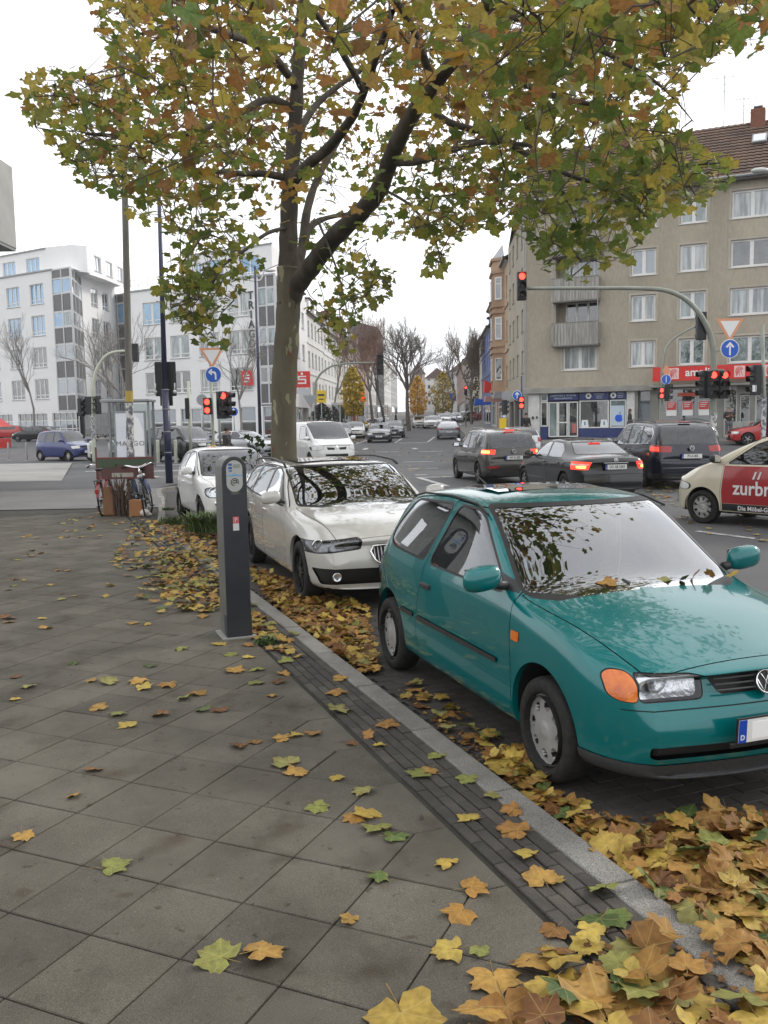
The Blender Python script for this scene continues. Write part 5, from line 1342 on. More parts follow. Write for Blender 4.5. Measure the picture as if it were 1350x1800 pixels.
def mk(L,W,H,wb,fo,nose,cowl,xb,xt,re,tail,belt,rt=.31,rr=.21,style='spokes5',rim='rim_silver',boot=None,tum=.13,zb=.2,hoodk=.5,kf=.2,kr=.12,cabin=True,drop=.05,**kw):
    """generic spec. x from the front axle; nose/cowl = bonnet heights; xb/xt windscreen base/top; re = roof end;
    tail = list of (x,z) after the roof end; belt = (front,rear) heights"""
    rear=-(L-fo); h2=W/2
    top=[(fo,nose-.07),(fo-.04,nose-.03),(fo-.13,nose),(fo*hoodk,nose+(cowl-nose)*.5),(xb+.12,cowl-.02),(xb,cowl)]
    n=3
    for i in range(1,n):
        t=i/n; top.append((xb+(xt-xb)*t,cowl+(H-.05-cowl)*t+.035*math.sin(math.pi*t)))
    top+=[(xt,H-.045),(xt-.15,H-.018),(xt+(re-xt)*.45,H),(re,H-.05)]+tail
    xs=[p[0] for p in top]; xs+= [fo-.08,(xt*.35+re*.65)]
    if (fo*hoodk)-(xb+.12)>.5: xs.append((fo*hoodk+xb+.12)/2)
    xs=sorted(set(round(x,3) for x in xs),reverse=True)
    S=dict(W=W,wb=wb,rt=rt,rr=rr,wd=.2,ra=rt+.045,raz=.015,style=style,rim=rim,_mt={},x_wst=xt,x_wsb=xb,kf=kf,kr=kr,flen=fo-.7,wbr=.965,xs=xs,top=top,
      drop=[(fo,.025),(fo-.2,.04),(xb+.1,.055),(xb,.05),((xb+xt)/2,.075),(xt,.06),(xt-.2,drop),(re,drop),(rear,.04)],
      we=[(fo,h2*.72),(fo-.2,h2*.80),(xb+.2,h2*.86),(xb,h2*.89),((xb+xt)/2,h2*.87),(xt,h2-tum-.03),(xt-.2,h2-tum-.05),(re,h2-tum-.06),(tail[0][0],h2-tum-.05),(rear,h2*.78)],
      w=[(fo,h2*.76),(fo-.03,h2*.84),(fo-.09,h2*.91),(fo-.2,h2*.955),(fo-.45,h2*.985),(0,h2*.998),(-wb*.5,h2),(-wb,h2*.995),(rear+.35,h2*.96),(rear+.1,h2*.90),(rear,h2*.80)],
      belt=[(fo,nose-.12),(fo-.15,nose-.07),(fo-.5,nose-.03),(xb+.3,cowl-.09),(xb-.2,belt[0]),(re+.3,belt[1]),(rear+.25,belt[1]-.02),(rear,belt[1]-.2)],
      zb=[(fo,zb+.03),(fo-.2,zb),(rear+.3,zb),(rear,zb+.08)],
      fz=[(zb,-.07),(zb+.12,.0),(zb+.3,.02),(nose-.13,-.02),(nose-.05,-.08)],
      rz=[(zb,-.03),(zb+.15,.02),(belt[1]-.45,.03),(belt[1]-.3,-.02),(belt[1],-.02)],
      hood=[(fo-.12,h2*.70),(fo-.12,-h2*.70),(xb+.0,-h2*.84),(xb+.0,h2*.84)],hood_zmin=nose-.05,
      cab=(xb-.12,re+.1,belt[0]+.03),mir=(xb-.25,belt[0]+.10,1.0),an=30,wi=.02,cabin=cabin,lampbox=False,wr=.05)
    cl=cowl; ws=[(h2*.80,cl+.0),(h2-tum-.075,H-.075),(-(h2-tum-.075),H-.075),(-h2*.80,cl+.0),(-h2*.3,cl-.03),(h2*.3,cl-.03)]
    S['ends']=[dict(poly=rnd(ws,.02),part='windscreen',material='screen_glass',s=1,off=-.003,xlim=(xt-.15,xb+.2),edge=(('windscreen_seal','seal_black',0.),.02))]
    S.update(kw); return S
def HL(y0,y1,z0,z1,fo,mat_='lens_glass',slant=.03,r=.03): # headlight
    return dict(poly=rnd([(y0,z0),(y0,z1-slant),(y1,z1),(y1,z0+slant)],r),part='headlight',material=mat_,s=1,off=0.,xlim=(fo-1,fo+.2),nmin=.03,edge=(('headlight_seal','seal_black',-.003),.010))
def FP(part,poly,fo,material='grille_black',off=-.015,r=.02,nmin=.15): return dict(poly=rnd(poly,r),part=part,material=material,s=1,off=off,xlim=(fo-1,fo+.3),nmin=nmin)
def RP(part,poly,rear,material='red_lens',off=.003,r=.02,nmin=.1,xl=.7): return dict(poly=rnd(poly,r),part=part,material=material,s=-1,off=off,xlim=(rear-.3,rear+xl),nmin=nmin)
def sym(y,z0,z1,y2=None): y2=y if y2 is None else y2; return [(y,z1),(-y,z1),(-y2,z0),(y2,z0)]
def FM(x,z,y=0.,t=0.): return Matrix.Translation((x,y,z))@Matrix.Rotation(R(t),4,'Y')@Matrix.Rotation(math.pi/2,4,'Z')@Matrix.Rotation(math.pi/2,4,'X')
def RM(x,z,y=0.,t=0.): return Matrix.Translation((x,y,z))@Matrix.Rotation(R(t),4,'Y')@Matrix.Rotation(-math.pi/2,4,'Z')@Matrix.Rotation(math.pi/2,4,'X')
def handles(root,xs,z,W,m=None):
    for x in xs:
        for s in (1,-1):
            h=MB(); h.bbox(x-.09,x+.09,s*(W/2-.004)-.014,s*(W/2-.004)+.016,z-.016,z+.016,.008); h.build('door_handle',m or MATS['trim_black'],root)
def doorseam(xf,xr,zb,zt,belt,h): # convex door outline
    return [(xf,zb),(xf+.02,belt-.35),(xf,belt+.02),(xf-.12 if h is None else h[0],zt),(xr if h is None else h[1],zt),(xr,belt),(xr,zb)]
def doorhandle_front(x0,x1): pass
# -------- white estate
EST=mk(4.9,1.86,1.47,2.97,.84,.765,1.0,-.60,-1.42,-3.35,[(-3.6,1.345),(-3.85,1.13),(-3.99,.98),(-4.06,.80)],(.98,1.02),rt=.335,rr=.235,style='spokes10',rim='rim_dark',tum=.17,kf=.20,
 swin=[[(-.80,.985),(-1.40,1.315),(-1.62,1.365),(-1.86,1.372),(-1.86,1.0)],[(-1.93,1.0),(-1.93,1.373),(-2.72,1.36),(-2.80,1.02)],[(-2.88,1.025),(-2.80,1.355),(-3.25,1.33),(-3.52,1.16),(-3.50,1.06)]],
 seams=[[(-.62,.24),(-.58,.6),(-.66,.98),(-1.4,1.385),(-1.89,1.40),(-1.895,.24)],[(-1.90,.24),(-1.90,1.40),(-2.76,1.39),(-2.86,1.0),(-2.62,.5),(-2.55,.24)]],
 bulbs=(-.22,.24),bulbm='reflector')
EST['lampbox']=True; EST['ends'][0]['material']='windscreen_glass'; EST['reflm']='reflector_dark'; EST['bulbm']='chrome'; mat('reflector_dark',(.30,.305,.31),.25,.7,col2=(.12,.12,.13),scale=20)
EST['fz']=[(.2,-.08),(.32,.0),(.5,.02),(.64,-.03),(.74,-.10)]
EST['ends']+= [HL(.93,.42,.60,.752,.84,slant=.05,r=.03),
 FP('grille',[(.035,.50),(.035,.665),(.30,.672),(.325,.62),(.28,.51)],.84,r=.05),
 FP('lower_intake',[(.88,.45),(-.88,.45),(-.82,.285),(.82,.285)],.84,off=-.02)]
def est_extra(root,S,pt):
    for s in (1,-1):
        # kidney surround and bars
        P=[(.845-.24*(abs(y)/.93)**2.6-max(0,z-.5)*.42+.012,s*y,z) for y,z in ((.035,.50),(.03,.58),(.04,.665),(.17,.678),(.30,.672),(.33,.62),(.30,.54),(.26,.505),(.15,.49),(.035,.50))]
        b=MB(); b.tube(P,.011,6); g=b.build('grille_frame',MATS['chrome'],root,True)
        b=MB()
        for k in range(7):
            y=.065+.037*k; b.tube([(.845-.24*(y/.93)**2.6-max(0,z-.5)*.42-.004,s*y,z) for z in (.505,.58,.66)],.007,5)
        b.build('grille_bar',MATS['rim_silver'],g)
        b=MB(); M=Matrix.Translation((.715,s*.68,.365))@Matrix.Rotation(math.pi/2,4,'Y'); b.lathe([(.0001,.03),(.028,.025),(.036,.03),(.044,.04),(.048,.03)],20,M); b.build('fog_lamp',MATS['reflector'],root,True)
        b=MB(); P=[(-1.35,s*.722,1.40),(-1.5,s*.712,1.445),(-2.2,s*.705,1.475),(-3.0,s*.70,1.455),(-3.35,s*.70,1.41)]; b.tube(P,.016,6); b.build('roof_rail',MATS['trim_black'],root,True)
        b=MB(); P=[(-.78,s*.902,.985),(-1.9,s*.905,1.0),(-2.8,s*.90,1.022),(-3.5,s*.87,1.055)]; b.tube(P,.008,5); b.build('window_trim',MATS['seal_black'],root,True)
    handles(root,(-1.72,-2.62),.86,1.86,pt)
    b=MB(); M=Matrix.Translation((.76,0,.70))@Matrix.Rotation(R(-70),4,'Y')@Matrix.Rotation(math.pi/2,4,'Y'); b.lathe([(.0001,.006),(.04,.004),(.042,0)],20,M); b.build('badge',mat('badge_blue',(.05,.2,.5),.3),root)
    V=[];Fc=[]
    ys=np.linspace(-.5,.5,9); xs=np.linspace(-1.62,-3.0,9)
    for x in xs:
        for y in ys: V.append((x,y,float(np.interp(-x,[1.42,2.4,3.3],[1.452,1.472,1.43]))-.02*(abs(y)/.62)**2.2+.001))
    for i in range(8):
        for j in range(8): Fc.append((i*9+j,i*9+j+1,(i+1)*9+j+1,(i+1)*9+j))
    meshobj('glass_roof',V,Fc,MATS['sunroof_glass'],root,True)
    plate(FM(.865,.42),.52,.11,'DO BW 210',root)
    for y0,y1 in ((.62,-.02),(-.0,-.66)):
        w=MB(); w.tube([(-.60-.1*(abs(y0+(y1-y0)*t)/.93)**2-.05,y0+(y1-y0)*t,1.00) for t in np.linspace(0,1,6)],.009,6); w.build('wiper',MATS['trim_black'],root,True)
# -------- small round white car
FIA=mk(3.55,1.63,1.49,2.30,.70,.80,.98,-.30,-.98,-2.30,[(-2.55,1.36),(-2.72,1.10),(-2.82,.92),(-2.85,.78)],(.96,1.0),rt=.29,rr=.2,style='spokes7',tum=.17,kf=.26,kr=.2,
 swin=[[(-.48,.97),(-.98,1.33),(-1.15,1.385),(-1.55,1.38),(-1.62,.985)],[(-1.70,.99),(-1.64,1.375),(-2.15,1.32),(-2.25,1.15),(-2.15,1.02)]],
 seams=[[(-.30,.25),(-.26,.6),(-.34,.97),(-.98,1.39),(-1.58,1.41),(-1.68,.95),(-1.68,.25)]])
FIA['lampbox']=True
FIA['ends']+=[HL(.74,.46,.60,.78,.70,slant=.01,r=.09),FP('lower_intake',sym(.45,.28,.42),.70),FP('grille_line',sym(.2,.60,.625),.70,'chrome',.006)]
def fia_extra(root,S,pt):
    b=MB(); M=Matrix.Translation((.675,0,.64))@Matrix.Rotation(math.pi/2,4,'Y'); b.lathe([(.0001,.012),(.045,.01),(.05,0)],20,M); b.build('badge',MATS['badge_red'],root)
    plate(FM(.725,.47),.52,.11,'DO FI 500',root); handles(root,(-1.52,),.80,1.63,pt)
    for s in (1,-1):
        b=MB(); M=Matrix.Translation((.60,s*.57,.50))@Matrix.Rotation(math.pi/2,4,'Y'); b.lathe([(.0001,.02),(.04,.018),(.05,0)],16,M); b.build('fog_lamp',MATS['reflector'],root,True)
mat('badge_red',(.5,.02,.03),.3)
# -------- white panel van
VAN=mk(4.78,1.90,1.97,3.10,.86,1.02,1.25,.22,-.62,-3.5,[(-3.78,1.84),(-3.86,1.4),(-3.90,1.0),(-3.92,.7)],(1.15,1.2),rt=.32,rr=.2,style='cover8',rim='rim_grey',tum=.10,kf=.22,kr=.06,
 swin=[[(.02,1.17),(-.50,1.66),(-.72,1.74),(-1.28,1.74),(-1.30,1.20)]],seams=[[(.12,.35),(.15,.7),(.1,1.18),(-.55,1.8),(-1.36,1.82),(-1.38,.3)]],cabin=True)
VAN['ends']+=[HL(.93,.56,.74,.98,.86,'white_lens',slant=.06,r=.05),FP('grille',[(.10,.77),(.10,.86),(.44,.88),(.40,.77)],.86),FP('bumper',sym(.94,.28,.50),.86,'bumper_grey',.004,nmin=-.2),FP('lower_intake',sym(.5,.50,.60),.86)]
def van_extra(root,S,pt):
    b=MB(); b.prism([(-.06,0),(0,.09),(.06,0),(0,-.09)],0,.015,'z'); 
    o=b.build('badge',MATS['chrome'],root); o.data.transform(FM(.80,.90,0,-20)); plate(FM(.895,.42),.52,.11,'EN VA 38',root)
    for y0,y1 in ((.7,.0),(.05,-.7)):
        w=MB(); w.tube([(.20-.12*(abs(y0+(y1-y0)*t)/.95)**2,y0+(y1-y0)*t,1.27) for t in np.linspace(0,1,6)],.012,6); w.build('wiper',MATS['trim_black'],root,True)
# -------- black off-roader
SUV=mk(4.79,1.93,1.82,2.75,.88,1.02,1.14,-.50,-1.15,-3.35,[(-3.66,1.70),(-3.84,1.2),(-3.90,.95),(-3.91,.75)],(1.15,1.19),rt=.38,rr=.25,style='spokes5',tum=.14,zb=.34,kf=.15,kr=.08,
 swin=[[(-.74,1.17),(-1.18,1.62),(-1.35,1.70),(-1.72,1.70),(-1.72,1.18)],[(-1.80,1.19),(-1.80,1.70),(-2.55,1.69),(-2.62,1.20)],[(-2.72,1.21),(-2.66,1.68),(-3.25,1.64),(-3.45,1.25)]],
 seams=[[(-.5,.4),(-.5,1.15),(-1.15,1.76),(-1.76,1.77),(-1.76,.4)]])
SUV['ends']+=[HL(.90,.62,.82,.97,.88,'white_lens'),FP('grille',sym(.56,.80,.95),.88,'grille_dark_chrome',.0),FP('lower_intake',sym(.6,.40,.58),.88)]
mat('grille_dark_chrome',(.2,.2,.2),.25,.8,col2=(.03,.03,.03),scale=60)
def suv_extra(root,S,pt): plate(FM(.905,.66),.52,.11,'HA RR 84',root); handles(root,(-1.58,-2.45),.98,1.93)
# -------- tall minicar
AGI=mk(3.54,1.62,1.66,2.36,.66,.86,1.03,-.18,-.72,-2.40,[(-2.62,1.50),(-2.76,1.15),(-2.84,.95),(-2.87,.75)],(1.0,1.03),rt=.275,rr=.185,style='cover8',rim='rim_grey',tum=.11,kf=.2,kr=.08,cabin=False,
 swin=[[(-.38,1.02),(-.78,1.46),(-.9,1.53),(-1.12,1.53),(-1.14,1.02)],[(-1.22,1.03),(-1.20,1.53),(-1.78,1.51),(-1.84,1.04)],[(-1.95,1.05),(-1.92,1.50),(-2.35,1.46),(-2.48,1.08)]],
 seams=[[(-.24,.25),(-.22,.6),(-.26,1.0),(-.74,1.58),(-1.17,1.6),(-1.18,.25)],[(-1.185,.25),(-1.185,1.6),(-1.85,1.58),(-1.9,1.0),(-1.84,.25)]],sglass='far_glass')
AGI['ends']+=[HL(.76,.44,.66,.83,.66,'white_lens'),FP('grille',sym(.36,.70,.78),.66),FP('lower_intake',sym(.5,.28,.42),.66)]
def agi_extra(root,S,pt): plate(FM(.685,.50),.52,.11,'HA BL 26',root)
# -------- grey family van seen from behind
TOU=mk(4.40,1.79,1.64,2.68,.86,.86,1.08,-.34,-1.08,-2.95,[(-3.22,1.50),(-3.40,1.20),(-3.50,1.0),(-3.54,.8)],(1.04,1.07),rt=.32,rr=.215,style='spokes5',tum=.13,kr=.10,kf=.18,
 swin=[[(-.62,1.05),(-1.15,1.45),(-1.32,1.52),(-1.50,1.52),(-1.52,1.06)],[(-1.60,1.06),(-1.60,1.53),(-2.30,1.52),(-2.34,1.07)],[(-2.42,1.08),(-2.38,1.52),(-2.95,1.46),(-3.14,1.12)]],
 seams=[[(-.36,.25),(-.34,.6),(-.40,1.05),(-1.1,1.57),(-1.55,1.60),(-1.56,.25)],[(-1.57,.25),(-1.57,1.6),(-2.38,1.58),(-2.46,1.0),(-2.2,.45),(-2.16,.25)]])
TOU['ends']+=[RP('rear_window',[(.74,1.09),(.58,1.52),(-.58,1.52),(-.74,1.09)],-3.54,'screen_glass',-.004,.08),
 RP('tail_light',[(.90,.90),(.90,1.04),(.52,1.03),(.56,.90)],-3.54,'red_lit',.004),RP('brake_lamp',[(.86,.93),(.86,1.01),(.70,1.01),(.70,.93)],-3.54,'brake_core',.006),
 RP('rear_reflector',[(.76,.50),(.76,.56),(.46,.56),(.46,.50)],-3.54,'red_lens'),RP('lower_bumper',sym(.86,.25,.40),-3.54,'trim_black',.003,nmin=-.2),RP('bumper_seam',sym(.82,.665,.675),-3.54,'seam_black',-.004)]
def tou_extra(root,S,pt):
    vw_badge(RM(-3.575,.985),.055,root,MATS['chrome'],MATS['grille_black']); plate(RM(-3.575,.80),.52,.11,'HA VL 820',root); handles(root,(-1.40,-2.22),.93,1.79,pt)
    b=MB(); b.tube([(-3.36,-.02,1.14),(-3.34,.22,1.15),(-3.33,.42,1.15)],.016,6); b.build('rear_wiper',MATS['trim_black'],root)
    b=MB(); b.bbox(-3.06,-2.98,-.16,.16,1.575,1.60,.01); b.build('high_brake_lamp',MATS['red_lit'],root)
    for s in (1,-1):
        b=MB(); b.tube([(-1.1,s*.68,1.60),(-1.6,s*.675,1.66),(-2.4,s*.67,1.66),(-2.95,s*.66,1.60)],.016,6); b.build('roof_rail',MATS['rim_silver'],root)
# -------- black saloon seen from behind
SAL=mk(4.58,1.77,1.45,2.76,.80,.74,.98,-.52,-1.28,-2.40,[(-2.75,1.25),(-3.10,1.075),(-3.22,1.055),(-3.55,1.04),(-3.70,1.02),(-3.76,.92)],(.95,.99),rt=.315,rr=.215,style='spokes7',rim='rim_silver',tum=.19,kr=.16,
 swin=[[(-.74,.975),(-1.22,1.29),(-1.40,1.345),(-1.62,1.35),(-1.66,.985)],[(-1.73,.99),(-1.70,1.35),(-2.25,1.325),(-2.52,1.18),(-2.56,1.0)]],
 seams=[[(-.5,.24),(-.48,.6),(-.55,.97),(-1.2,1.36),(-1.66,1.385),(-1.695,.24)],[(-1.70,.24),(-1.68,1.385),(-2.3,1.36),(-2.6,1.15),(-2.55,.7),(-2.3,.24)]])
SAL['we']=[(p[0],p[1]) for p in SAL['we'] if p[0]>-3.0]+[(-2.75,.60),(-3.10,.68),(-3.5,.70),(-3.76,.66)]
SAL['belt']=[p for p in SAL['belt'] if p[0]>-2.5]+[(-3.1,.99),(-3.55,.97),(-3.78,.86)]
SAL['ends']+=[dict(poly=rnd([(.66,1.085),(.53,1.335),(-.53,1.335),(-.66,1.085)],.04),part='rear_window',material='screen_glass',s=-1,off=-.003,xlim=(-3.15,-2.3),nmin=.15,edge=(('window_seal','seal_black',0.),.02)),
 RP('tail_light',[(.88,.74),(.88,.93),(.54,.91),(.62,.74)],-3.78,'red_lit',.004),RP('brake_lamp',[(.82,.77),(.82,.83),(.66,.83),(.68,.77)],-3.78,'brake_core',.006),
 RP('reversing_lamp',[(.86,.84),(.86,.875),(.60,.87),(.61,.84)],-3.78,'white_lens',.006),
 RP('lower_bumper',sym(.8,.22,.34),-3.78,'trim_black',.003,nmin=-.2),RP('bumper_seam',sym(.82,.625,.635),-3.78,'seam_black',-.004)]
def sal_extra(root,S,pt):
    plate(RM(-3.805,.80),.52,.11,'DO AB 3343',root); handles(root,(-1.52,-2.40),.86,1.77,pt)
    b=MB(); M=RM(-3.80,.955); b.tube([M@Vector((.045*math.cos(t),.045*math.sin(t),0)) for t in np.linspace(0,6.283,17)],.005,5,False)
    for t in (90,210,330): b.tube([M@Vector((0,0,0)),M@Vector((.043*math.cos(R(t)),.043*math.sin(R(t)),0))],[.007,.003],5)
    b.build('badge',MATS['chrome'],root); b=MB(); b.bbox(-3.81,-3.795,-.30,.30,.885,.90,.004); b.build('boot_trim',MATS['chrome'],root)
    b=MB(); b.prism([(-2.42,1.40),(-2.52,1.385),(-2.5,1.43)],-.012,.012); b.build('aerial',MATS['seal_black'],root)
    b=MB(); b.bbox(-2.62,-2.56,-.15,.15,1.315,1.325,.004); b.build('high_brake_lamp',MATS['red_lit'],root)
# -------- large dark family van
SHA=mk(4.85,1.90,1.74,2.92,.92,.92,1.13,-.42,-1.25,-3.35,[(-3.62,1.58),(-3.78,1.25),(-3.88,1.05),(-3.92,.8)],(1.08,1.12),rt=.335,rr=.22,style='spokes5',tum=.15,kr=.14,kf=.2,
 swin=[[(-.74,1.09),(-1.30,1.53),(-1.5,1.60),(-1.72,1.61),(-1.74,1.10)],[(-1.82,1.11),(-1.82,1.61),(-2.62,1.59),(-2.66,1.12)],[(-2.74,1.13),(-2.70,1.59),(-3.30,1.53),(-3.46,1.38),(-3.40,1.16)]],
 seams=[[(-.45,.25),(-.43,.6),(-.5,1.08),(-1.25,1.65),(-1.77,1.68),(-1.78,.25)],[(-1.79,.25),(-1.79,1.68),(-2.68,1.66),(-2.70,.25)]])
SHA['ends']+=[RP('rear_window',[(.82,1.13),(.62,1.60),(-.62,1.60),(-.82,1.13)],-3.92,'screen_glass',-.004,.08),
 RP('tail_light',[(.94,.93),(.94,1.12),(.46,1.07),(.50,.93)],-3.92,'red_lens',.004),RP('brake_lamp',[(.90,.96),(.90,1.07),(.78,1.06),(.78,.96)],-3.92,'red_lit',.006),
 RP('lower_bumper',sym(.9,.25,.40),-3.92,'trim_black',.003,nmin=-.2),RP('bumper_trim',sym(.80,.53,.545),-3.92,'chrome',.006),RP('bumper_seam',sym(.85,.70,.71),-3.92,'seam_black',-.004)]
def sha_extra(root,S,pt):
    vw_badge(RM(-3.955,1.03),.06,root,MATS['chrome'],MATS['grille_black']); plate(RM(-3.955,.83),.52,.11,'PI LA 805',root); handles(root,(-1.6,-1.98),.96,1.90,pt)
    b=MB(); b.tube([(-3.76,0,1.19),(-3.735,-.25,1.20),(-3.73,-.48,1.19)],.016,6); b.build('rear_wiper',MATS['trim_black'],root)
    b=MB(); b.bbox(-3.47,-3.39,-.16,.16,1.665,1.69,.01); b.build('high_brake_lamp',MATS['red_lens'],root)
    for s in (1,-1):
        b=MB(); b.tube([(-1.2,s*.72,1.69),(-1.7,s*.715,1.755),(-2.6,s*.71,1.755),(-3.3,s*.70,1.69)],.018,6); b.build('roof_rail',MATS['trim_black'],root)
        b=MB(); b.tube([(-.72,s*.925,1.075),(-1.8,s*.925,1.095),(-2.7,s*.925,1.115),(-3.42,s*.905,1.145),(-3.52,s*.88,1.25),(-3.50,s*.83,1.42),(-3.36,s*.80,1.55)],.010,5); b.build('window_trim',MATS['chrome'],root,True)
# -------- ivory taxi with an advertisement on its doors
TAX=mk(4.25,1.76,1.62,2.65,.74,.88,1.14,-.10,-.98,-2.80,[(-3.15,1.50),(-3.35,1.15),(-3.46,.95),(-3.51,.75)],(1.08,1.12),rt=.305,rr=.205,style='cover7',rim='rim_grey',tum=.15,kf=.30,kr=.14,mirm='trim_black',
 swin=[[(-.50,1.10),(-.98,1.43),(-1.20,1.51),(-1.68,1.52),(-1.70,1.11)],[(-1.78,1.115),(-1.78,1.52),(-2.55,1.49),(-2.66,1.14)]],
 seams=[[(-.38,.24),(-.36,.6),(-.42,1.08),(-1.0,1.53),(-1.73,1.56),(-1.74,.24)],[(-1.745,.24),(-1.745,1.56),(-2.6,1.54),(-2.65,1.0),(-2.3,.45),(-2.25,.24)]],
 spatch=[([(-.40,.40),(-.39,.6),(-.44,1.06),(-1.735,1.06),(-1.735,.40)],'door_advert','advert_red',.002),([(-1.755,.40),(-1.755,1.06),(-2.50,1.06),(-2.30,.62),(-2.14,.40)],'door_advert','advert_red',.002),
   ([(-.40,.27),(-.40,.395),(-1.735,.395),(-1.735,.27)],'door_advert_band','advert_black',.002)])
mat('advert_red',(.36,.012,.016),.3,coat=.7,col2=(.30,.01,.014),scale=4); mat('advert_black',(.02,.02,.022),.35,coat=.6)
TAX['ends']+=[HL(.84,.50,.60,.80,.86,'white_lens',slant=.07,r=.05),FP('lower_intake',sym(.6,.28,.42),.86)]
def tax_extra(root,S,pt):
    h2=.88
    for s in (1,-1):
        Z=(0,s,0); X=(-s,0,0)
        def LM(x,z): 
            return Matrix(((X[0],0,0,x),(0,0,s,s*(h2+.006)),(0,1,0,z),(0,0,0,1)))
        a=text('advert_lettering','zurbrüggen',.34,mat('advert_white',(.72,.70,.70),.45),root,LM(-.62 if s>0 else -2.2,.67),.001,.006,'LEFT',sx=.92)
        text('advert_lettering','Die Möbel-Giganten in Unna',.105,MATS['advert_white'],root,LM(-.72 if s>0 else -1.7,.325),.001,.002,'LEFT')
        b=MB(); 
        for dx in (0,.09): b.add([LM(-.62-s*0,0)@Vector((.36+dx+u,v+.84,.0)) for u,v in ((0,0),(.035,0),(.085,.13),(.05,.13))],[(0,1,2,3)])
        b.build('advert_mark',MATS['advert_white'],root)
    handles(root,(-1.58,-2.36),.88,1.69)
# -------- ordinary hatchback / saloon for the distance
HAT=mk(4.1,1.75,1.46,2.55,.82,.76,1.0,-.38,-1.12,-2.6,[(-2.9,1.33),(-3.12,1.05),(-3.23,.9),(-3.27,.75)],(.98,1.02),rt=.31,rr=.21,style='spokes5',tum=.16,cabin=False,sglass='far_glass',
 swin=[[(-.60,.99),(-1.12,1.32),(-1.3,1.38),(-1.55,1.38),(-1.56,1.0)],[(-1.63,1.0),(-1.63,1.38),(-2.3,1.36),(-2.6,1.2),(-2.55,1.03)]])
HAT['ends']+=[HL(.82,.46,.58,.72,.82,'white_lens'),FP('grille',sym(.38,.60,.68),.82),FP('lower_intake',sym(.6,.28,.40),.82),
 RP('rear_window',[(.66,1.06),(.55,1.34),(-.55,1.34),(-.66,1.06)],-3.27,'far_glass',-.004,.05),RP('tail_light',[(.86,.78),(.86,.98),(.60,.98),(.60,.78)],-3.27,'red_lens',.003)]
def hat_extra(root,S,pt): plate(FM(.845,.46),.52,.11,'DO K 471',root); plate(RM(-3.31,.70),.52,.11,'DO K 471',root)
FAS=mk(4.7,1.85,1.36,2.75,.85,.72,.93,-.55,-1.35,-2.2,[(-2.7,1.22),(-3.3,1.02),(-3.6,.95),(-3.85,.80)],(.93,.98),rt=.33,rr=.23,style='spokes5',tum=.2,cabin=False,sglass='far_glass',kr=.2,
 swin=[[(-.78,.96),(-1.3,1.22),(-1.5,1.265),(-1.7,1.27),(-1.72,.97)],[(-1.8,.98),(-1.78,1.27),(-2.3,1.22),(-2.6,1.02)]])
FAS['ends']+=[dict(poly=rnd([(.66,1.0),(.50,1.26),(-.50,1.26),(-.66,1.0)],.05),part='rear_window',material='far_glass',s=-1,off=-.003,xlim=(-3.5,-2.2),nmin=.1),RP('tail_light',[(.84,.74),(.84,.84),(.45,.82),(.45,.76)],-3.85,'red_lens',.003)]
def fas_extra(root,S,pt): plate(RM(-3.875,.55),.52,.11,'DO P 911',root)
def axle_from_rear(cx,cy,head,S,L):
    "front axle point from the middle of the rear end"
    d=Vector((math.cos(R(head)),math.sin(R(head)))); fo=max(S['xs']); k=L-fo; return cx+d.x*k,cy+d.y*k
def axle_from_center(cx,cy,head,S):
    m=(max(S['xs'])+min(S['xs']))/2; return cx-m*math.cos(R(head)),cy-m*math.sin(R(head))
CARS=[]
def put(S,label,cat,x,y,head,pt,extra=None,lod=2,name='parked_car',group=None,steer=0,dz=0,copyable=False):
    r=build_car(S,name,label,cat,x,y,R(head),pt,zg(x,y)+dz,group,lod,R(steer),extra); CARS.append(r); return r
def again(src,label,cat,x,y,head,pt,group=None,name=None,oldpt=None):
    c=copy_tree(src); c.name=name or src.name.split('.')[0]; c.location=(x,y,zg(x,y)); c.rotation_euler=(0,0,R(head)); tag(c,label,cat,group)
    if not group and 'group' in c: del c['group']
    todo=[o for o in COL.objects if o.parent is c]; todo+=[k for o in todo for k in COL.objects if k.parent is o]
    for o in todo:
        if o.type=='MESH':
            for i,s in enumerate(o.data.materials):
                if s is oldpt: o.material_slots[i].link='OBJECT'; o.material_slots[i].material=pt
    CARS.append(c); return c
TR='cars driving or waiting at the junction'; PK='cars parked along the kerb'
put(POLO,'teal three-door hatchback with fallen leaves on its bonnet, nearest car at the kerb','car',1.585,4.985,-70.6,P_TEAL,polo_extra,3,group=PK,dz=.033)
put(EST,'pearl white estate car with black roof rails parked behind the teal hatchback','car',-.08,10.08,-71.5,P_CREAM,est_extra,2,group=PK,dz=.02)
put(FIA,'small rounded white car with silver badge parked behind the parking meter and before the tree','car',-2.72,17.25,-68.0,P_WHITE,fia_extra,2,group=PK,dz=.012)
x,y=axle_from_rear(3.83,26.65,99.6,TOU,4.40); put(TOU,'brownish grey family van with brake lights on, leftmost of the three waiting cars','car',x,y,99.6,P_GREYB,tou_extra,2,'waiting_car',TR)
x,y=axle_from_rear(5.33,20.85,101,SAL,4.58); put(SAL,'black saloon with lit tail lights and plate DO AB 3343 waiting in the middle','car',x,y,101,P_BLACK,sal_extra,2,'waiting_car',TR)
x,y=axle_from_rear(7.76,22.9,94,SHA,4.85); put(SHA,'large dark blue family van with chrome window trim and plate beginning PI','car',x,y,94,P_NAVY,sha_extra,2,'waiting_car',TR)
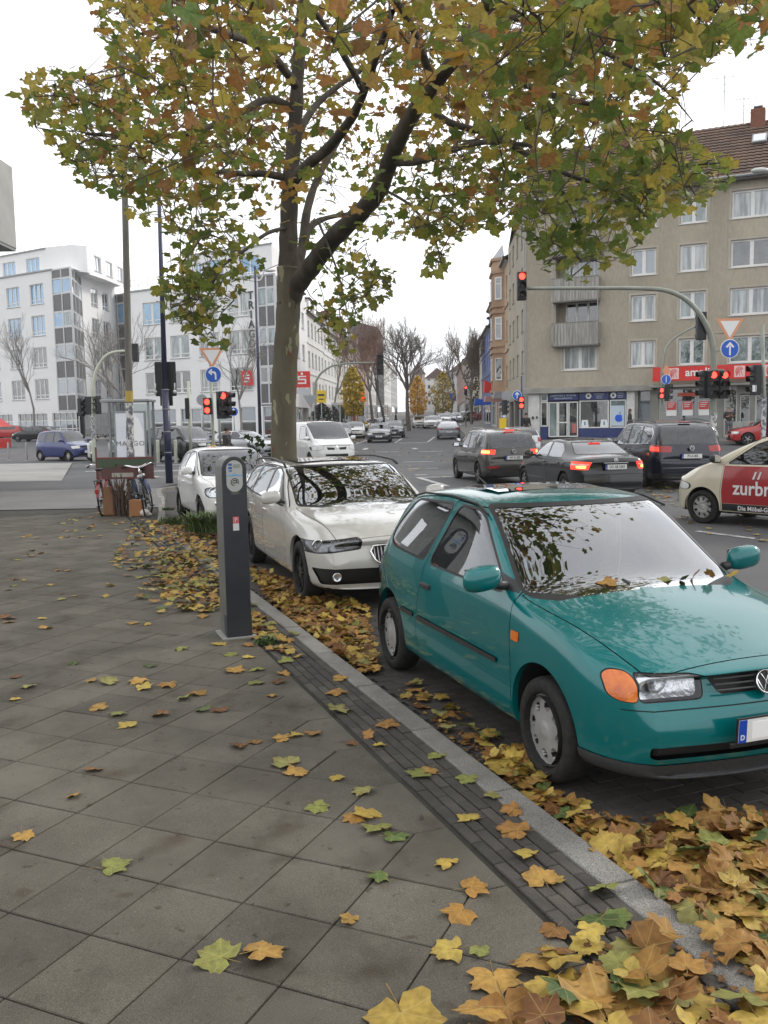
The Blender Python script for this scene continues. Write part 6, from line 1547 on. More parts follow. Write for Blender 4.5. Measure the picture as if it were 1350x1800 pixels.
# taxi: left front wheel touches the road at (5.85,16.37)
h=R(128); lf=Vector((5.85,16.45)); nrm=Vector((-math.sin(h),math.cos(h))); a=lf-nrm*.72
put(TAX,'ivory taxi with red zurbrüggen advert on its doors entering at the right edge','taxi',a.x,a.y,128,P_TAXI,tax_extra,2,'taxi',TR)
x,y=D(574,800,37.3)[:2]; put(VAN,'white van with split black grille seen frontally right of the tree trunk','van',x+.1,y+.9,-66,P_WHITE,van_extra,2,'delivery_van',TR)
x,y=axle_from_center(-10.0,46.2,-38,SUV); put(SUV,'black off-roader with grey chrome grille behind the dark blue lamp post','car',x,y,-38,P_BLACK,suv_extra,2,'off_roader',TR)
x,y=axle_from_center(-17.2,49.6,-33,AGI); ag=put(AGI,'small tall dark blue minivan turning left of the motor scooters','car',x,y,-33,P_BLUE,agi_extra,2,'small_minivan',TR)
hat=put(HAT,'small silver car behind the walking man left of the tree trunk','car',*axle_from_center(*D(432,780,50)[:2],-36,HAT),-36,P_SILVER,hat_extra,2,'driving_car',TR)
def hc(label,px,py_,Y,head,pt,cat='car',group=TR,src=None,old=None,name='driving_car'):
    x,y=D(px,py_,Y)[:2]; S=HAT; x,y=axle_from_center(x,y,head,S); return again(src or hat,label,cat,x,y,head,pt,group,name,old or P_SILVER)
hc('blue car half hidden between the black off-roader and the silver car',358,775,62,-30,P_BLUE)
hc('black hatchback with red tail light behind the two thin bollards at far left',62,780,84,165,P_BLACK)
hc('red car beside the red stand at the far left edge',14,782,92,170,P_RED)
hc('pale grey car roof showing just above the brown family van, left one',850,745,37.5,93,P_NAVY)
hc('silver car roof showing above the brown family van beside the corner shop',908,748,43,92,P_SILVER)
hc('red car parked before the second entrance at the right edge of the shop row',1352,750,46.5,172,P_RED,name='parked_car',group=PK)
# street beyond the junction
SD=86.6
x,y,_=GZ(790,772); fas=put(FAS,'low dark grey sports saloon driving away along the street','car',*axle_from_center(x,y+1,SD,FAS),SD,P_GREY,fas_extra,1,'driving_car',TR)
x,y,_=GZ(668,777); hc('dark oncoming saloon leading a second car in the left lane',668,777,y,SD+181,P_DGREY)
x,y,_=GZ(694,773); hc('dark oncoming car close behind the leading dark saloon',693,773,y+4.5,SD+180,P_NAVY)
DST='small cars far down the street'
for px,py,he,pt,lab in ((599,774,-88,P_GREY,'grey parked car with its nose beside the yellow ginkgo tree'),(624,770,-88,P_WHITE,'white parked car behind the grey one near the yellow tree'),
    (655,760,-90,P_DGREY,'dark grey parked car behind the oncoming pair at the left kerb'),(674,757,-90,P_NAVY,'dark parked car under the reddish bare trees at the left kerb'),
    (757,753,-90,P_WHITE,'small white parked car below the tallest bare tree'),(764,752,-90,P_SILVER,'small silver parked car just right of the tallest bare tree'),
    (738,752,-90,P_WHITE,'white far car left of the tallest bare tree trunk'),(781,746,-90,P_WHITE,'pale van-like car beneath the farthest yellow tree on the left'),
    (792,745,-90,P_BLUE,'blue car at the far left kerb near the end of the street'),(802,744,-90,P_SILVER,'light car with headlights far down the middle of the street'),
    (818,742,SD,P_BLACK,'tiny dark car far down the right lane'),(829,741,SD,P_RED,'tiny red car far down the right kerb')):
    x,y,z=GZ(px,py); 
    x,y=axle_from_center(x,min(y,260),he,HAT); again(hat,lab,'car',x,y,he,pt,DST,'distant_car',P_SILVER)
# ================================================================ street furniture
MASTG=mat('mast_grey_green',(.30,.32,.27),.6,col2=(.22,.235,.20),scale=2,coord='World'); POLEB=mat('post_dark_blue',(.018,.022,.06),.35,col2=(.03,.035,.075),scale=3,coord='World')
POLEW=mat('wooden_grey_post',(.21,.20,.18),.85,col2=(.12,.115,.10),scale=2,detail=8,coord='World',stretch=(4,4,.4)); HOUS=mat('signal_housing',(.012,.013,.014),.5)
LENSD=mat('signal_lens_off',(.03,.02,.02),.3); LENSR=mat('signal_red_on',(1,.05,.03),.3,emis=(1,.045,.03),estr=5.); STICK=mat('sticker_mix',(.6,.6,.58),.6,col2=(.12,.12,.14),scale=9,lo=.45,hi=.55,coord='World')
POLEP=mat('post_pale_green',(.50,.52,.42),.6,col2=(.4,.42,.34),scale=3,coord='World')
SBLUE=mat('sign_blue',(.012,.10,.50),.4,emis=None); SORA=mat('sign_border_faded',(.70,.30,.16),.5); YEL=mat('yellow_plate',(.75,.52,.02),.5)
def signal_head(parent,x,y,z,ang,lit=True,n=3,back=False,s=1.0,name='signal_head'):
    "three-lens head centred at (x,y,z), lens side facing direction ang (0 = towards -Y)"
    M=Matrix.Translation((x,y,z))@Matrix.Rotation(ang,4,'Z'); b=MB(); h=.30*n*s
    b.bbox(-.15*s,.15*s,-.10*s,.12*s,-h/2,h/2,.02*s,M); hd=b.build(name,HOUS,parent)
    for i in range(n):
        zc=h/2-.15*s-.30*s*i; q=MB(); Q=M@Matrix.Translation((0,-.104*s,zc))@Matrix.Rotation(math.pi/2,4,'X')
        q.lathe([(.0001,.012*s),(.08*s,.006*s),(.105*s,0)],16,Q); q.build('lens',LENSR if (lit and (i==0 or (n==2))) else LENSD,hd,True)
        v=MB(); V=[];Fc=[]; m=10
        for k in range(m+1):
            t=math.pi*(-.12+1.24*k/m); 
            for (yy,r) in ((-.10,.125),(-.30+.06*abs(k/m-.5)*2,.12)): V.append(M@Vector((r*s*math.cos(t),yy*s,zc+r*s*math.sin(t))))
        for k in range(m): Fc.append((2*k,2*k+1,2*k+3,2*k+2))
        v.add(V,Fc); v.build('hood',HOUS,hd,True)
    return hd
def curve_pts(P,n=8):
    "smooth polyline through points"
    out=[];P=[Vector(p) for p in P]
    for i in range(len(P)-1):
        p0=P[max(i-1,0)];p1=P[i];p2=P[i+1];p3=P[min(i+2,len(P)-1)]
        for k in range(n):
            t=k/n; out.append(.5*((2*p1)+(p2-p0)*t+(2*p0-5*p1+4*p2-p3)*t*t+(3*p1-p0-3*p2+p3)*t**3))
    out.append(P[-1]); return out
def taper(n,a,b): return [a+(b-a)*i/(n-1) for i in range(n)]
def at(px,py,Y): return Vector(D(px,py,Y))
def base(px,Y): x=D(px,750,Y)[0]; return x,Y,zg(x,Y)
def disc_sign(parent,x,y,z,r,arrow,ang=0.,w=None):
    M=facing(x,y,z,ang); b=MB(); b.lathe([(.0001,.004),(r*.93,.004),(r,.0),(r,-.01),(.0001,-.01)],32,M); o=b.build('sign_disc',SIGNW,parent)
    b=MB(); b.lathe([(.0001,.007),(r*.92,.007),(r*.92,.004)],32,M); b.build('sign_face',SBLUE,o); b=MB()
    s=r
    if arrow=='up': sh=[[(-.09,-.68),(.09,-.68),(.09,.30),(-.09,.30)],[(0,.72),(-.46,.22),(-.30,.08),(0,.40)],[(0,.72),(0,.40),(.30,.08),(.46,.22)]]
    elif arrow=='left': sh=[[(.18,-.6),(.38,-.6),(.38,.05),(.30,.28),(.10,.10),(.18,-.05)],[(.30,.28),(.12,.40),(-.30,.40),(-.30,.20),(.02,.20),(.10,.10)],[(-.62,.30),(-.22,.68),(-.10,.54),(-.34,.30)],[(-.62,.30),(-.34,.30),(-.10,.06),(-.22,-.08)]]
    elif arrow=='vert': sh=[[(-.07,-.6),(.07,-.6),(.07,.6),(-.07,.6)]]
    for q in sh: b.add([M@Vector((x_*s,y_*s,.010)) for x_,y_ in q],[tuple(range(len(q)))])
    b.build('arrow',SIGNW,o); return o
def yield_sign(parent,x,y,z,w,ang=0.,rev=False):
    M=facing(x,y,z,ang); h=w*.866; b=MB()
    tri=lambda k,zz:[M@Vector((a*k,c*k,zz)) for a,c in ((-w/2,h/3),(0,-h*2/3),(w/2,h/3))]
    b.add(tri(1,0)+tri(1,-.012),[(0,1,2),(5,4,3),(0,3,4,1),(1,4,5,2),(2,5,3,0)]); o=b.build('yield_plate',SORA if not rev else METAL,parent)
    b=MB(); b.add(tri(.70,.005),[(0,1,2)]); b.build('yield_face',SIGNW if not rev else METAL,o); return o
def mastobj(name,P,r0,r1,m,label,cat,n=10,group=None):
    x,y,z=P[0]; rt=empty(name,(x,y,z),0,label,cat,group); L_=[Vector(p)-Vector(P[0]) for p in P]; b=MB(); b.tube(L_,taper(len(L_),r0,r1),n); b.build('mast',m,rt,True); return rt
# right-hand signal mast with curved arm
bx,by,bz=base(1254,30); P=curve_pts([(bx,by,bz),at(1254,690,30),at(1253,610,30),at(1238,565,30),at(1210,530,30),at(1175,512,30),at(1130,507,30),at(1050,506.5,30.),at(927,507,30)],6)
sm=mastobj('signal_mast',P,.105,.055,MASTG,'tall grey-green signal mast whose curved arm reaches left over the waiting cars','traffic light')
o3=Vector(P[0]); lo=lambda v:Vector(v)-o3
q=lo(at(917,503,30)); signal_head(sm,q.x,q.y,q.z,0,True); q=lo(at(1250,676,29.85)); signal_head(sm,q.x,q.y-.12,q.z,R(3)); q=lo(at(1272,676,29.85)); signal_head(sm,q.x,q.y,q.z,R(3)); q=lo(at(1238,676,30)); signal_head(sm,q.x,q.y,q.z,R(-82),False)
q=lo(at(1236,572,30.)); signal_head(sm,q.x,q.y+.2,q.z,math.pi,False)
b=MB(); q=lo(at(1283,616,29.8)); b.tube([(0,0,q.z),(q.x,q.y,q.z)],.02,6); q=lo(at(1283,585,29.8)); b.tube([(0,0,q.z),(q.x,q.y,q.z)],.02,6); b.tube([lo(at(1250,650,30)),lo(at(1272,650,29.9))],.025,6); b.build('bracket',MASTG,sm)
q=lo(at(1283,613,29.75)); disc_sign(sm,q.x,q.y,q.z,.305,'up'); q=lo(at(1283,574,29.75)); yield_sign(sm,q.x,q.y,q.z,.89)
b=MB(); b.cyl(0,0,1.0,1.9,.112,12,.110); b.build('stickers',STICK,sm)
isl=MB(); isl.bbox(9.6,13.2,27.2,31.2,.0,.24,.03); tag(isl.build('traffic_island',PAVF),kind='structure')
# sticker-covered post with sideways head at the right edge
bx,by,bz=base(1342,27.8); pp=mastobj('signal_post',[(bx,by,bz),(bx,by,bz+2.2),tuple(at(1340,570,27.8))],.062,.05,MASTG,'sticker-covered signal post with a sideways-facing head at the right edge','traffic light')
o3=Vector((bx,by,bz)); q=lo(at(1328,668,27.8)); signal_head(pp,q.x,q.y,q.z,R(-80),False); b=MB(); b.cyl(0,0,1.15,2.35,.068,12,.066); b.build('stickers',STICK,pp); b=MB(); b.cyl(0,0,.65,1.08,.075,12,.075); b.build('yellow_sleeve',YEL,pp)
b=MB(); q=lo(at(1325,683,27.7)); b.bbox(q.x-.06,q.x+.06,q.y-.06,q.y-.03,q.z-.1,q.z+.1,.005); b.build('number_card',SIGNW,pp)
# blue lamp post at the right edge with luminaire reaching left
bx,by,bz=base(1352,33); lp=mastobj('street_lamp',[(bx,by,bz),(bx,by,bz+10.1)],.10,.06,POLEB,'dark blue lamp post cut by the right edge with a grey lamp head','street lamp'); b=MB(); q=lo if False else None
b=MB(); b.tube([(0,0,10.0),(-.1,0,10.3),(-.35,0,10.35)],.03,6); b.sphere((-.55,0,10.33),.32,12,8,(1,.6,.32)); b.build('lamp_head',mat('lamp_grey',(.5,.51,.5),.4),lp,True)
# thinner mast farther away with back-facing head, pair of small signals and signs
bx,by,bz=base(1165,49); P=curve_pts([(bx,by,bz),at(1163,690,49),at(1165,640,49),at(1175,605,49),at(1200,585,49),at(1228,571,49)],6)
m2=mastobj('signal_mast',P,.085,.05,MASTG,'thin dark curved signal mast before the grey-beige facade left of the large mast','traffic light'); o3=Vector(P[0])
q=lo(at(1232,572,49)); signal_head(m2,q.x,q.y,q.z,math.pi,False,s=1.25); q=lo(at(1162,691,48.6)); signal_head(m2,q.x,q.y,q.z,0,True,2); q=lo(at(1173,690,48.6)); signal_head(m2,q.x,q.y,q.z,R(60),False)
q=lo(at(1171,667,48.5)); disc_sign(m2,q.x,q.y,q.z,.26,'vert'); b=MB(); M=facing(*lo(at(1171,652,48.5))); b.add([M@Vector(v) for v in ((0,.32,0),(.22,0,0),(0,-.32,0),(-.22,0,0))],[(0,1,2,3)]); b.build('diamond_plate',SORA,m2)
# posts at the shop corner
bx,by,bz=base(917,52); m3=mastobj('signal_post',[(bx,by,bz),(bx,by,bz+4.0)],.06,.05,POLEB,'dark signal post with lit red pedestrian head at the corner shop','traffic light'); o3=Vector((bx,by,bz)); q=lo(at(916,708,51.8)); signal_head(m3,q.x,q.y,q.z,0,True,2,s=1.15); q=lo(at(909,695,51.8)); disc_sign(m3,q.x,q.y,q.z,.27,'up')
bx,by,bz=base(891,56); m4=mastobj('signal_post',[(bx,by,bz),(bx,by,bz+3.3)],.05,.05,MASTG,'post with round grey sign back and yellow box left of the corner shop','traffic sign'); o3=Vector((bx,by,bz)); b=MB(); b.lathe([(.0001,0),(.33,0),(.33,-.02)],20,facing(0,-.06,2.95)); b.build('sign_back',METAL,m4); b=MB(); b.bbox(-.45,-.05,-.2,.1,.9,1.6,.02); b.build('yellow_box',YEL,m4); q=lo(at(887,716,56)); signal_head(m4,q.x,q.y,q.z,R(120),False)
# dark blue lamp post with signal backboard
bx,by,bz=-6.73,28.6,.104; bl=empty('lamp_post',(bx,by,bz),0,'tall dark blue lamp post carrying a black signal backboard, left of the tree','street lamp')
top=Vector(D(278,300,28.6))-Vector((bx,by,bz)); b=MB(); b.tube([(0,0,0),(-.02,0,2.9)],[.115,.11],14); b.tube([(-.02,0,2.9),tuple(top)],[.085,.055],14); b.build('mast',POLEB,bl,True); b=MB()
for z in (.95,1.6,2.3,2.9): b.tube([(-.01,0,z),(-.01,0,z+.03)],.122,14)
b.build('clamp',METAL,bl); b=MB(); q=Vector(D(291,671,28.85))-Vector((bx,by,bz)); b.bbox(q.x-.33,q.x+.33,q.y,q.y+.04,q.z-.45,q.z+.62,.03); b.bbox(q.x-.2,q.x+.2,q.y,q.y+.05,q.z-.75,q.z-.42,.02); bb_=b.build('backboard',HOUS,bl)
b=MB(); b.bbox(q.x-.15,q.x+.15,q.y+.04,q.y+.26,q.z-.45,q.z+.45,.02); b.build('signal_back',HOUS,bl); b=MB()
for dx in (-.30,.30): b.sphere((q.x+dx,q.y-.12,q.z-.32),.06,10,8); b.tube([(q.x+dx,q.y-.12,q.z-.32),(q.x+dx,q.y-.08,q.z-.05)],.02,6)
b.build('detector',mat('detector_pale',(.55,.56,.52),.5),bl,True)
b=MB(); b.tube([tuple(top),tuple(top+Vector((.2,0,.25))),tuple(top+Vector((.9,0,.35)))],.04,8); b.sphere(tuple(top+Vector((1.2,0,.33))),.36,12,6,(1,.5,.3)); b.build('lamp_head',MATS['lamp_grey'],bl,True)
# tall grey post beside the bicycles
bx,by,bz=-5.62,20.2,.104; tp=Vector(D(213.5,75,20.2))-Vector((bx,by,bz)); wp=empty('tall_post',(bx,by,bz),0,'very tall slim grey post with stickers rising behind the parked bicycles','post')
b=MB(); b.tube([(0,0,0),tuple(tp*.2),tuple(tp*.6),tuple(tp)],[.083,.078,.068,.058],14); b.build('mast',POLEW,wp,True); b=MB(); b.tube([tuple(tp-Vector((0,0,.04))),tuple(tp+Vector((0,0,.10)))],.075,12); b.build('cap',METAL,wp)
b=MB(); b.tube([tuple(tp*.10),tuple(tp*.235)],[.086,.083],14,False); b.build('stickers',STICK,wp); b=MB(); b.tube([tuple(tp*.238),tuple(tp*.262)],[.084,.084],14,False); b.build('yellow_band',mat('band_ochre',(.45,.32,.06),.6),wp)
# pale posts and signs in the middle left
bx,by,bz=base(334,44); p1=mastobj('signal_post',[(bx,by,bz),(bx,by,bz+3.95)],.075,.07,POLEP,'pale green post with a slim black signal box, right of the blue lamp post','traffic light'); o3=Vector((bx,by,bz)); b=MB(); q=lo(at(329,718,43.9)); b.bbox(q.x-.1,q.x+.1,q.y-.05,q.y+.25,q.z-.5,q.z+.5,.03); b.build('signal_side',HOUS,p1)
bx,by,bz=base(374,33.4); p2=mastobj('signal_post',[(bx,by,bz),(bx,by,bz+4.45)],.058,.05,POLEP,'pale post with blue left-arrow disc, give-way sign and lit red signals','traffic light'); o3=Vector((bx,by,bz))
q=lo(at(375,658.5,33.2)); disc_sign(p2,q.x,q.y,q.z,.30,'left'); q=lo(at(372,624,33.2)); yield_sign(p2,q.x,q.y,q.z,.88); q=lo(at(390,712,33.2)); signal_head(p2,q.x,q.y,q.z,R(35),True,3,s=1.1); q=lo(at(400,712,33.4)); signal_head(p2,q.x,q.y,q.z,R(75),False,3,s=1.05); q=lo(at(365,714,33.2)); signal_head(p2,q.x,q.y,q.z,0,True,2)
b=MB(); b.cyl(0,0,.6,1.15,.08,12,.08); b.build('yellow_sleeve',YEL,p2)
bx,by,bz=base(386,36); p3=mastobj('sign_post',[(bx,by,bz),(bx,by,bz+3.0)],.05,.05,MASTG,'grey-green post just right of the blue left-arrow sign','post')
bx,by,bz=base(412,60); p4=mastobj('sign_post',[(bx,by,bz),(bx,by,bz+2.7)],.04,.04,METAL,'small far post with round blue arrow sign before the office block','traffic sign'); disc_sign(p4,0,-.06,2.45,.30,'up')
bx,by,bz=base(357,55); p5=mastobj('sign_post',[(bx,by,bz),(bx,by,bz+3.5)],.05,.05,METAL,'thin post with pale round sign back left of the blue arrow disc','traffic sign'); b=MB(); b.lathe([(.0001,0),(.33,0),(.33,-.02)],20,facing(0,-.06,3.2)); b.build('sign_back',METAL,p5)
# curved pale mast on the left
bx,by,bz=base(163,46); P=curve_pts([(bx,by,bz),at(163,740,46),at(163,690,46),at(168,655,46),at(182,630,46),at(200,619,46),at(239,616,46)],6)
ml=mastobj('signal_mast',P,.10,.06,POLEP,'pale curved signal mast before the far left office block','traffic light'); o3=Vector(P[0])
for px,py,a in ((143,716,R(60)),(156,713,math.pi),(172,712,R(-50)),(238,620,math.pi)): q=lo(at(px,py,46)); signal_head(ml,q.x,q.y,q.z,a,False,3)
b=MB(); b.cyl(0,0,1.2,2.6,.108,12,.105); b.build('stickers',STICK,ml)
# twin-armed lamp
bx,by,bz=base(457,60); tl=empty('street_lamp',(bx,by,bz),0,'slender dark blue lamp with two pale up-curved arms before the office block','street lamp'); tpz=Vector(D(448,468,60))-Vector((bx,by,bz)); b=MB(); b.tube([(0,0,0),tuple(tpz)],[.12,.07],10); b.build('mast',POLEB,tl,True); b=MB()
for s_ in (1,-1):
    c0=tpz-Vector((0,0,.9)); b.tube(curve_pts([tuple(c0),tuple(c0+Vector((s_*.35,0,.05))),tuple(c0+Vector((s_*.55,0,.55)))],5),.05,8); b.sphere(tuple(c0+Vector((s_*.95,0,.62))),.42,10,6,(1,.5,.25))
b.build('lamp_arm',mat('lamp_white',(.68,.68,.66),.4),tl,True)
# street signal mast beyond the junction, yellow stop sign, far signals
bx,by,bz=base(556,70); P=curve_pts([(bx,by,bz),at(554,690,70),at(558,665,70),at(575,648,70),at(600,640,70),at(662,637,70)],6)
m5=mastobj('signal_mast',P,.11,.06,MASTG,'grey curved signal mast across the junction right of the tree trunk','traffic light'); o3=Vector(P[0]); q=lo(at(668,641,70)); signal_head(m5,q.x,q.y,q.z,0,False,3,s=1.7); q=lo(at(558,724,69.5)); signal_head(m5,q.x,q.y,q.z,R(20),False,3,s=1.1)
bx,by,bz=base(566,74); p6=mastobj('sign_post',[(bx,by,bz),(bx,by,bz+4)],.05,.04,METAL,'thin post with rounded yellow sign right of the tree trunk','traffic sign'); b=MB(); b.bbox(-.38,.38,-.1,-.06,3.0,4.0,.02); so_=b.build('yellow_sign',YEL,p6); b=MB(); b.box(-.25,.25,-.12,-.11,3.55,3.7); b.box(-.2,.2,-.12,-.11,3.25,3.33); b.build('sign_print',HOUS,so_)
bx,by,bz=base(547,66); p7=mastobj('sign_post',[(bx,by,bz),(bx,by,bz+3.4)],.045,.04,METAL,'post with grey downward triangle sign just right of the trunk','traffic sign'); yield_sign(p7,0,-.06,3.2,1.1,rev=True)
bx,by,bz=base(819,95); p8=mastobj('signal_post',[(bx,by,bz),(bx,by,bz+4.2)],.06,.05,MASTG,'distant signal post with a lit red light beside the right-hand trees','traffic light'); signal_head(p8,0,-.1,3.9,0,True,3)
bx,by,bz=base(795,150); p9=mastobj('sign_post',[(bx,by,bz),(bx,by,bz+4)],.06,.05,METAL,'distant post with square blue sign far down the street','traffic sign'); b=MB(); b.box(-.7,.7,-.1,-.05,3.0,4.3); b.build('blue_plate',SBLUE,p9)
# bollards
for px,Y,m_,h_,r_,lab in ((12,50.5,METAL,1.0,.05,'first thin metal bollard from the left edge'),(44,50.1,METAL,1.0,.05,'second thin metal bollard from the left edge'),(276,44.9,POLEP,1.15,.085,'cream bollard left of the dark blue lamp post'),(307,44.6,POLEP,1.15,.085,'cream bollard right of the dark blue lamp post'),(366,42,POLEP,1.0,.08,'cream bollard partly behind the small white car')):
    x,y,z=base(px,Y); rt=empty('bollard',(x,y,z),0,lab,'bollard','bollards along the junction'); b=MB(); b.lathe([(r_,0),(r_,h_-.06),(r_*.8,h_-.01),(.001,h_)],12); b.build('shaft',m_,rt,True); b=MB(); b.lathe([(r_*1.7,0),(r_*1.5,.03),(r_,.04)],12); b.build('foot',METAL,rt)
# bus shelter with poster
x,y,z=base(226,42); sh=empty('bus_shelter',(x,y,z),R(2),'flat-roofed glass bus shelter with a white fashion poster behind the bicycles','bus shelter')
b=MB(); b.bbox(-1.05,1.15,-.8,.7,2.95,3.08,.03); b.build('shelter_roof',METAL,sh)
for xx,yy in ((-.98,.5),(1.05,.5),(1.05,-.55),(-.42,-.55)):
    b=MB(); b.box(xx-.045,xx+.045,yy-.045,yy+.045,0,2.95); b.build('post',METAL,sh)
b=MB(); b.box(-.98,1.05,.52,.54,.3,2.9); b.build('glass_wall',glass('shelter_glass',(.8,.85,.85),.05,1.2),sh)
b=MB(); b.bbox(-.5,.92,-.62,-.48,.35,2.55,.02); pf=b.build('poster_case',METAL,sh); b=MB(); b.box(-.42,.84,-.632,-.624,.45,2.45); b.build('poster',mat('poster_white',(.74,.76,.80),.35,col2=(.60,.64,.72),scale=1.2),pf)
b=MB(); b.box(.20,.84,-.640,-.634,.5,2.4) if False else b.prism([(.05,.5),(.8,.5),(.8,1.6),(.62,2.2),(.3,2.42),(.12,2.3)],-.640,-.634); b.build('poster_highlight',mat('poster_light',(.86,.86,.86),.35),pf)
b=MB(); b.prism([(.02,1.0),(.38,1.0),(.34,1.7),(.28,2.0),(.12,2.05),(.04,1.8)],-.648,-.642); b.prism([(.10,.5),(.17,.5),(.19,1.0),(.08,1.0)],-.648,-.642); b.prism([(.24,.5),(.30,.5),(.33,1.0),(.21,1.0)],-.648,-.642); b.build('poster_figure',mat('poster_grey',(.42,.42,.45),.5),pf); b=MB(); b.lathe([(.0001,.002),(.085,.002),(.085,0)],14,facing(.16,-.644,2.16)); b.build('poster_face',mat('poster_skin',(.5,.33,.25),.5),pf)
text('poster_letters','MANGO',.30,mat('letter_grey',(.18,.18,.19),.5),pf,facing(.2,-.652,1.08),.001,.0,sx=1.05,space=1.15)
b=MB(); b.bbox(-.8,.8,.1,.45,.42,.48,.02); b.build('bench',mat('bench_brown',(.2,.12,.06),.6),sh)
# ---------------------------------------------------------------- the parking column
mx,my=-1.335,7.95; ME=empty('parking_meter',(mx,my,.103),KA,'waist-high dark grey rounded column with oval display plate standing beside the kerb','parking meter')
w=.108;d=.15;H_=1.585
def arch(w,H,n=14,z0=0.): return [(-w,z0),(w,z0)]+[(w*math.cos(t),H-w+w*math.sin(t)) for t in np.linspace(0,math.pi,n)]
b=MB(); b.prism(arch(w,H_,18),-d,d,'y'); sh_=b.build('casing',mat('column_steel',(.20,.205,.20),.38,.55,col2=(.15,.15,.145),scale=3,rvar=.08),ME); bevel(sh_,.008,2); autosmooth(sh_,40)
b=MB(); b.prism(arch(w*.985,H_-.004,18,.02),-d-.010,-d+.003,'y'); fp=b.build('front_panel',mat('column_anthracite',(.022,.024,.030),.36,col2=(.034,.036,.042),scale=3,rvar=.1),ME); bevel(fp,.003,2); autosmooth(fp,40)
b=MB(); b.prism([(-w-.002,0),(w+.002,0),(w+.002,.20),(-w-.002,.20)],-d-.012,-d+.10,'y'); b.build('skirt',MATS['column_anthracite'],ME)
ov=[(.070*math.cos(t),1.185-.0+.070*math.sin(t)) for t in np.linspace(0,math.pi,16)]+[(.070*math.cos(t),1.055+.070*math.sin(t)) for t in np.linspace(math.pi,2*math.pi,16)]
ov=[(x_,z_+.295) for x_,z_ in ov]
b=MB(); b.prism(ov,-d-.016,-d-.009,'y'); dp=b.build('display_plate',mat('display_plate',(.42,.43,.41),.3,.2),ME); bevel(dp,.002,2)
b=MB(); b.box(-.052,-.020,-d-.018,-d-.0155,1.165,1.185) ; b.box(-.052,-.020,-d-.018,-d-.0155,1.135,1.155); b.box(-.048,-.02,-d-.018,-d-.0155,1.115,1.126); o_=b.build('pictogram',mat('print_blue',(.03,.10,.35),.5),dp)
b=MB(); b.prism([(-.066,1.085),(-.02,1.088),(0,1.098),(.02,1.088),(.066,1.085),(.066,1.075),(-.066,1.075)],-d-.018,-d-.0155,'y'); o2_=b.build('blue_stripe',mat('print_light_blue',(.15,.35,.6),.5),dp)
b=MB(); M=facing(0,-d-.0165,1.025); b.tube([M@Vector((.032*math.cos(t),.030*math.sin(t),.002)) for t in np.linspace(-.6,4.6,16)],.0035,5); b.tube([M@Vector((x_,y_,.002)) for x_,y_ in ((-.018,.005),(-.005,.014),(.015,.012),(.018,-.003),(0,-.010),(-.018,-.004))],.004,5); o3_=b.build('push_symbol',mat('print_dark',(.03,.03,.035),.5),dp)
b=MB(); b.box(-.010,.052,-d-.018,-d-.0155,1.150,1.153); b.box(-.010,.045,-d-.018,-d-.0155,1.160,1.163); b.box(-.010,.052,-d-.018,-d-.0155,1.170,1.173); o4_=b.build('print_lines',MATS['print_dark'],dp)
b=MB(); b.bbox(-.036,.036,-d-.014,-d-.010,.915,.955,.002); o5_=b.build('lamp_window',mat('lamp_window',(.10,.11,.09),.2,emis=None),ME)
b=MB(); b.box(-.026,.026,-d-.0125,-d-.010,.665,.785); st_=b.build('sticker',mat('sticker_white',(.6,.6,.6),.5),ME); b=MB(); b.box(-.026,.026,-d-.0135,-d-.0124,.727,.785); s2=b.build('sticker_red',mat('sticker_red',(.55,.06,.06),.5),st_); b=MB(); M=facing(0,-d-.0138,.755)
for q_ in ([(-.006,.018),(-.006,-.016)],[(-.006,.016),(.008,.016),(.010,.004),(-.005,.001)]): b.tube([M@Vector((x_,y_,0)) for x_,y_ in q_],.003,5)
b.tube([M@Vector((x_,y_,0)) for x_,y_ in ((-.018,.021),(.018,.021),(.018,-.021),(-.018,-.021),(-.018,.021))],.0015,4); b.build('sticker_mark',MATS['sticker_white'],s2)
for q_,dz_ in ((o_,.34),(o2_,.34),(o3_,.34),(o4_,.34),(o5_,.34),(st_,.28)): q_.location.z+=dz_
b=MB(); b.bbox(-.15,.15,-d-.045,d+.03,-.005,.012,.003); b.build('base_plate',mat('base_concrete',(.25,.25,.23),.8),ME)
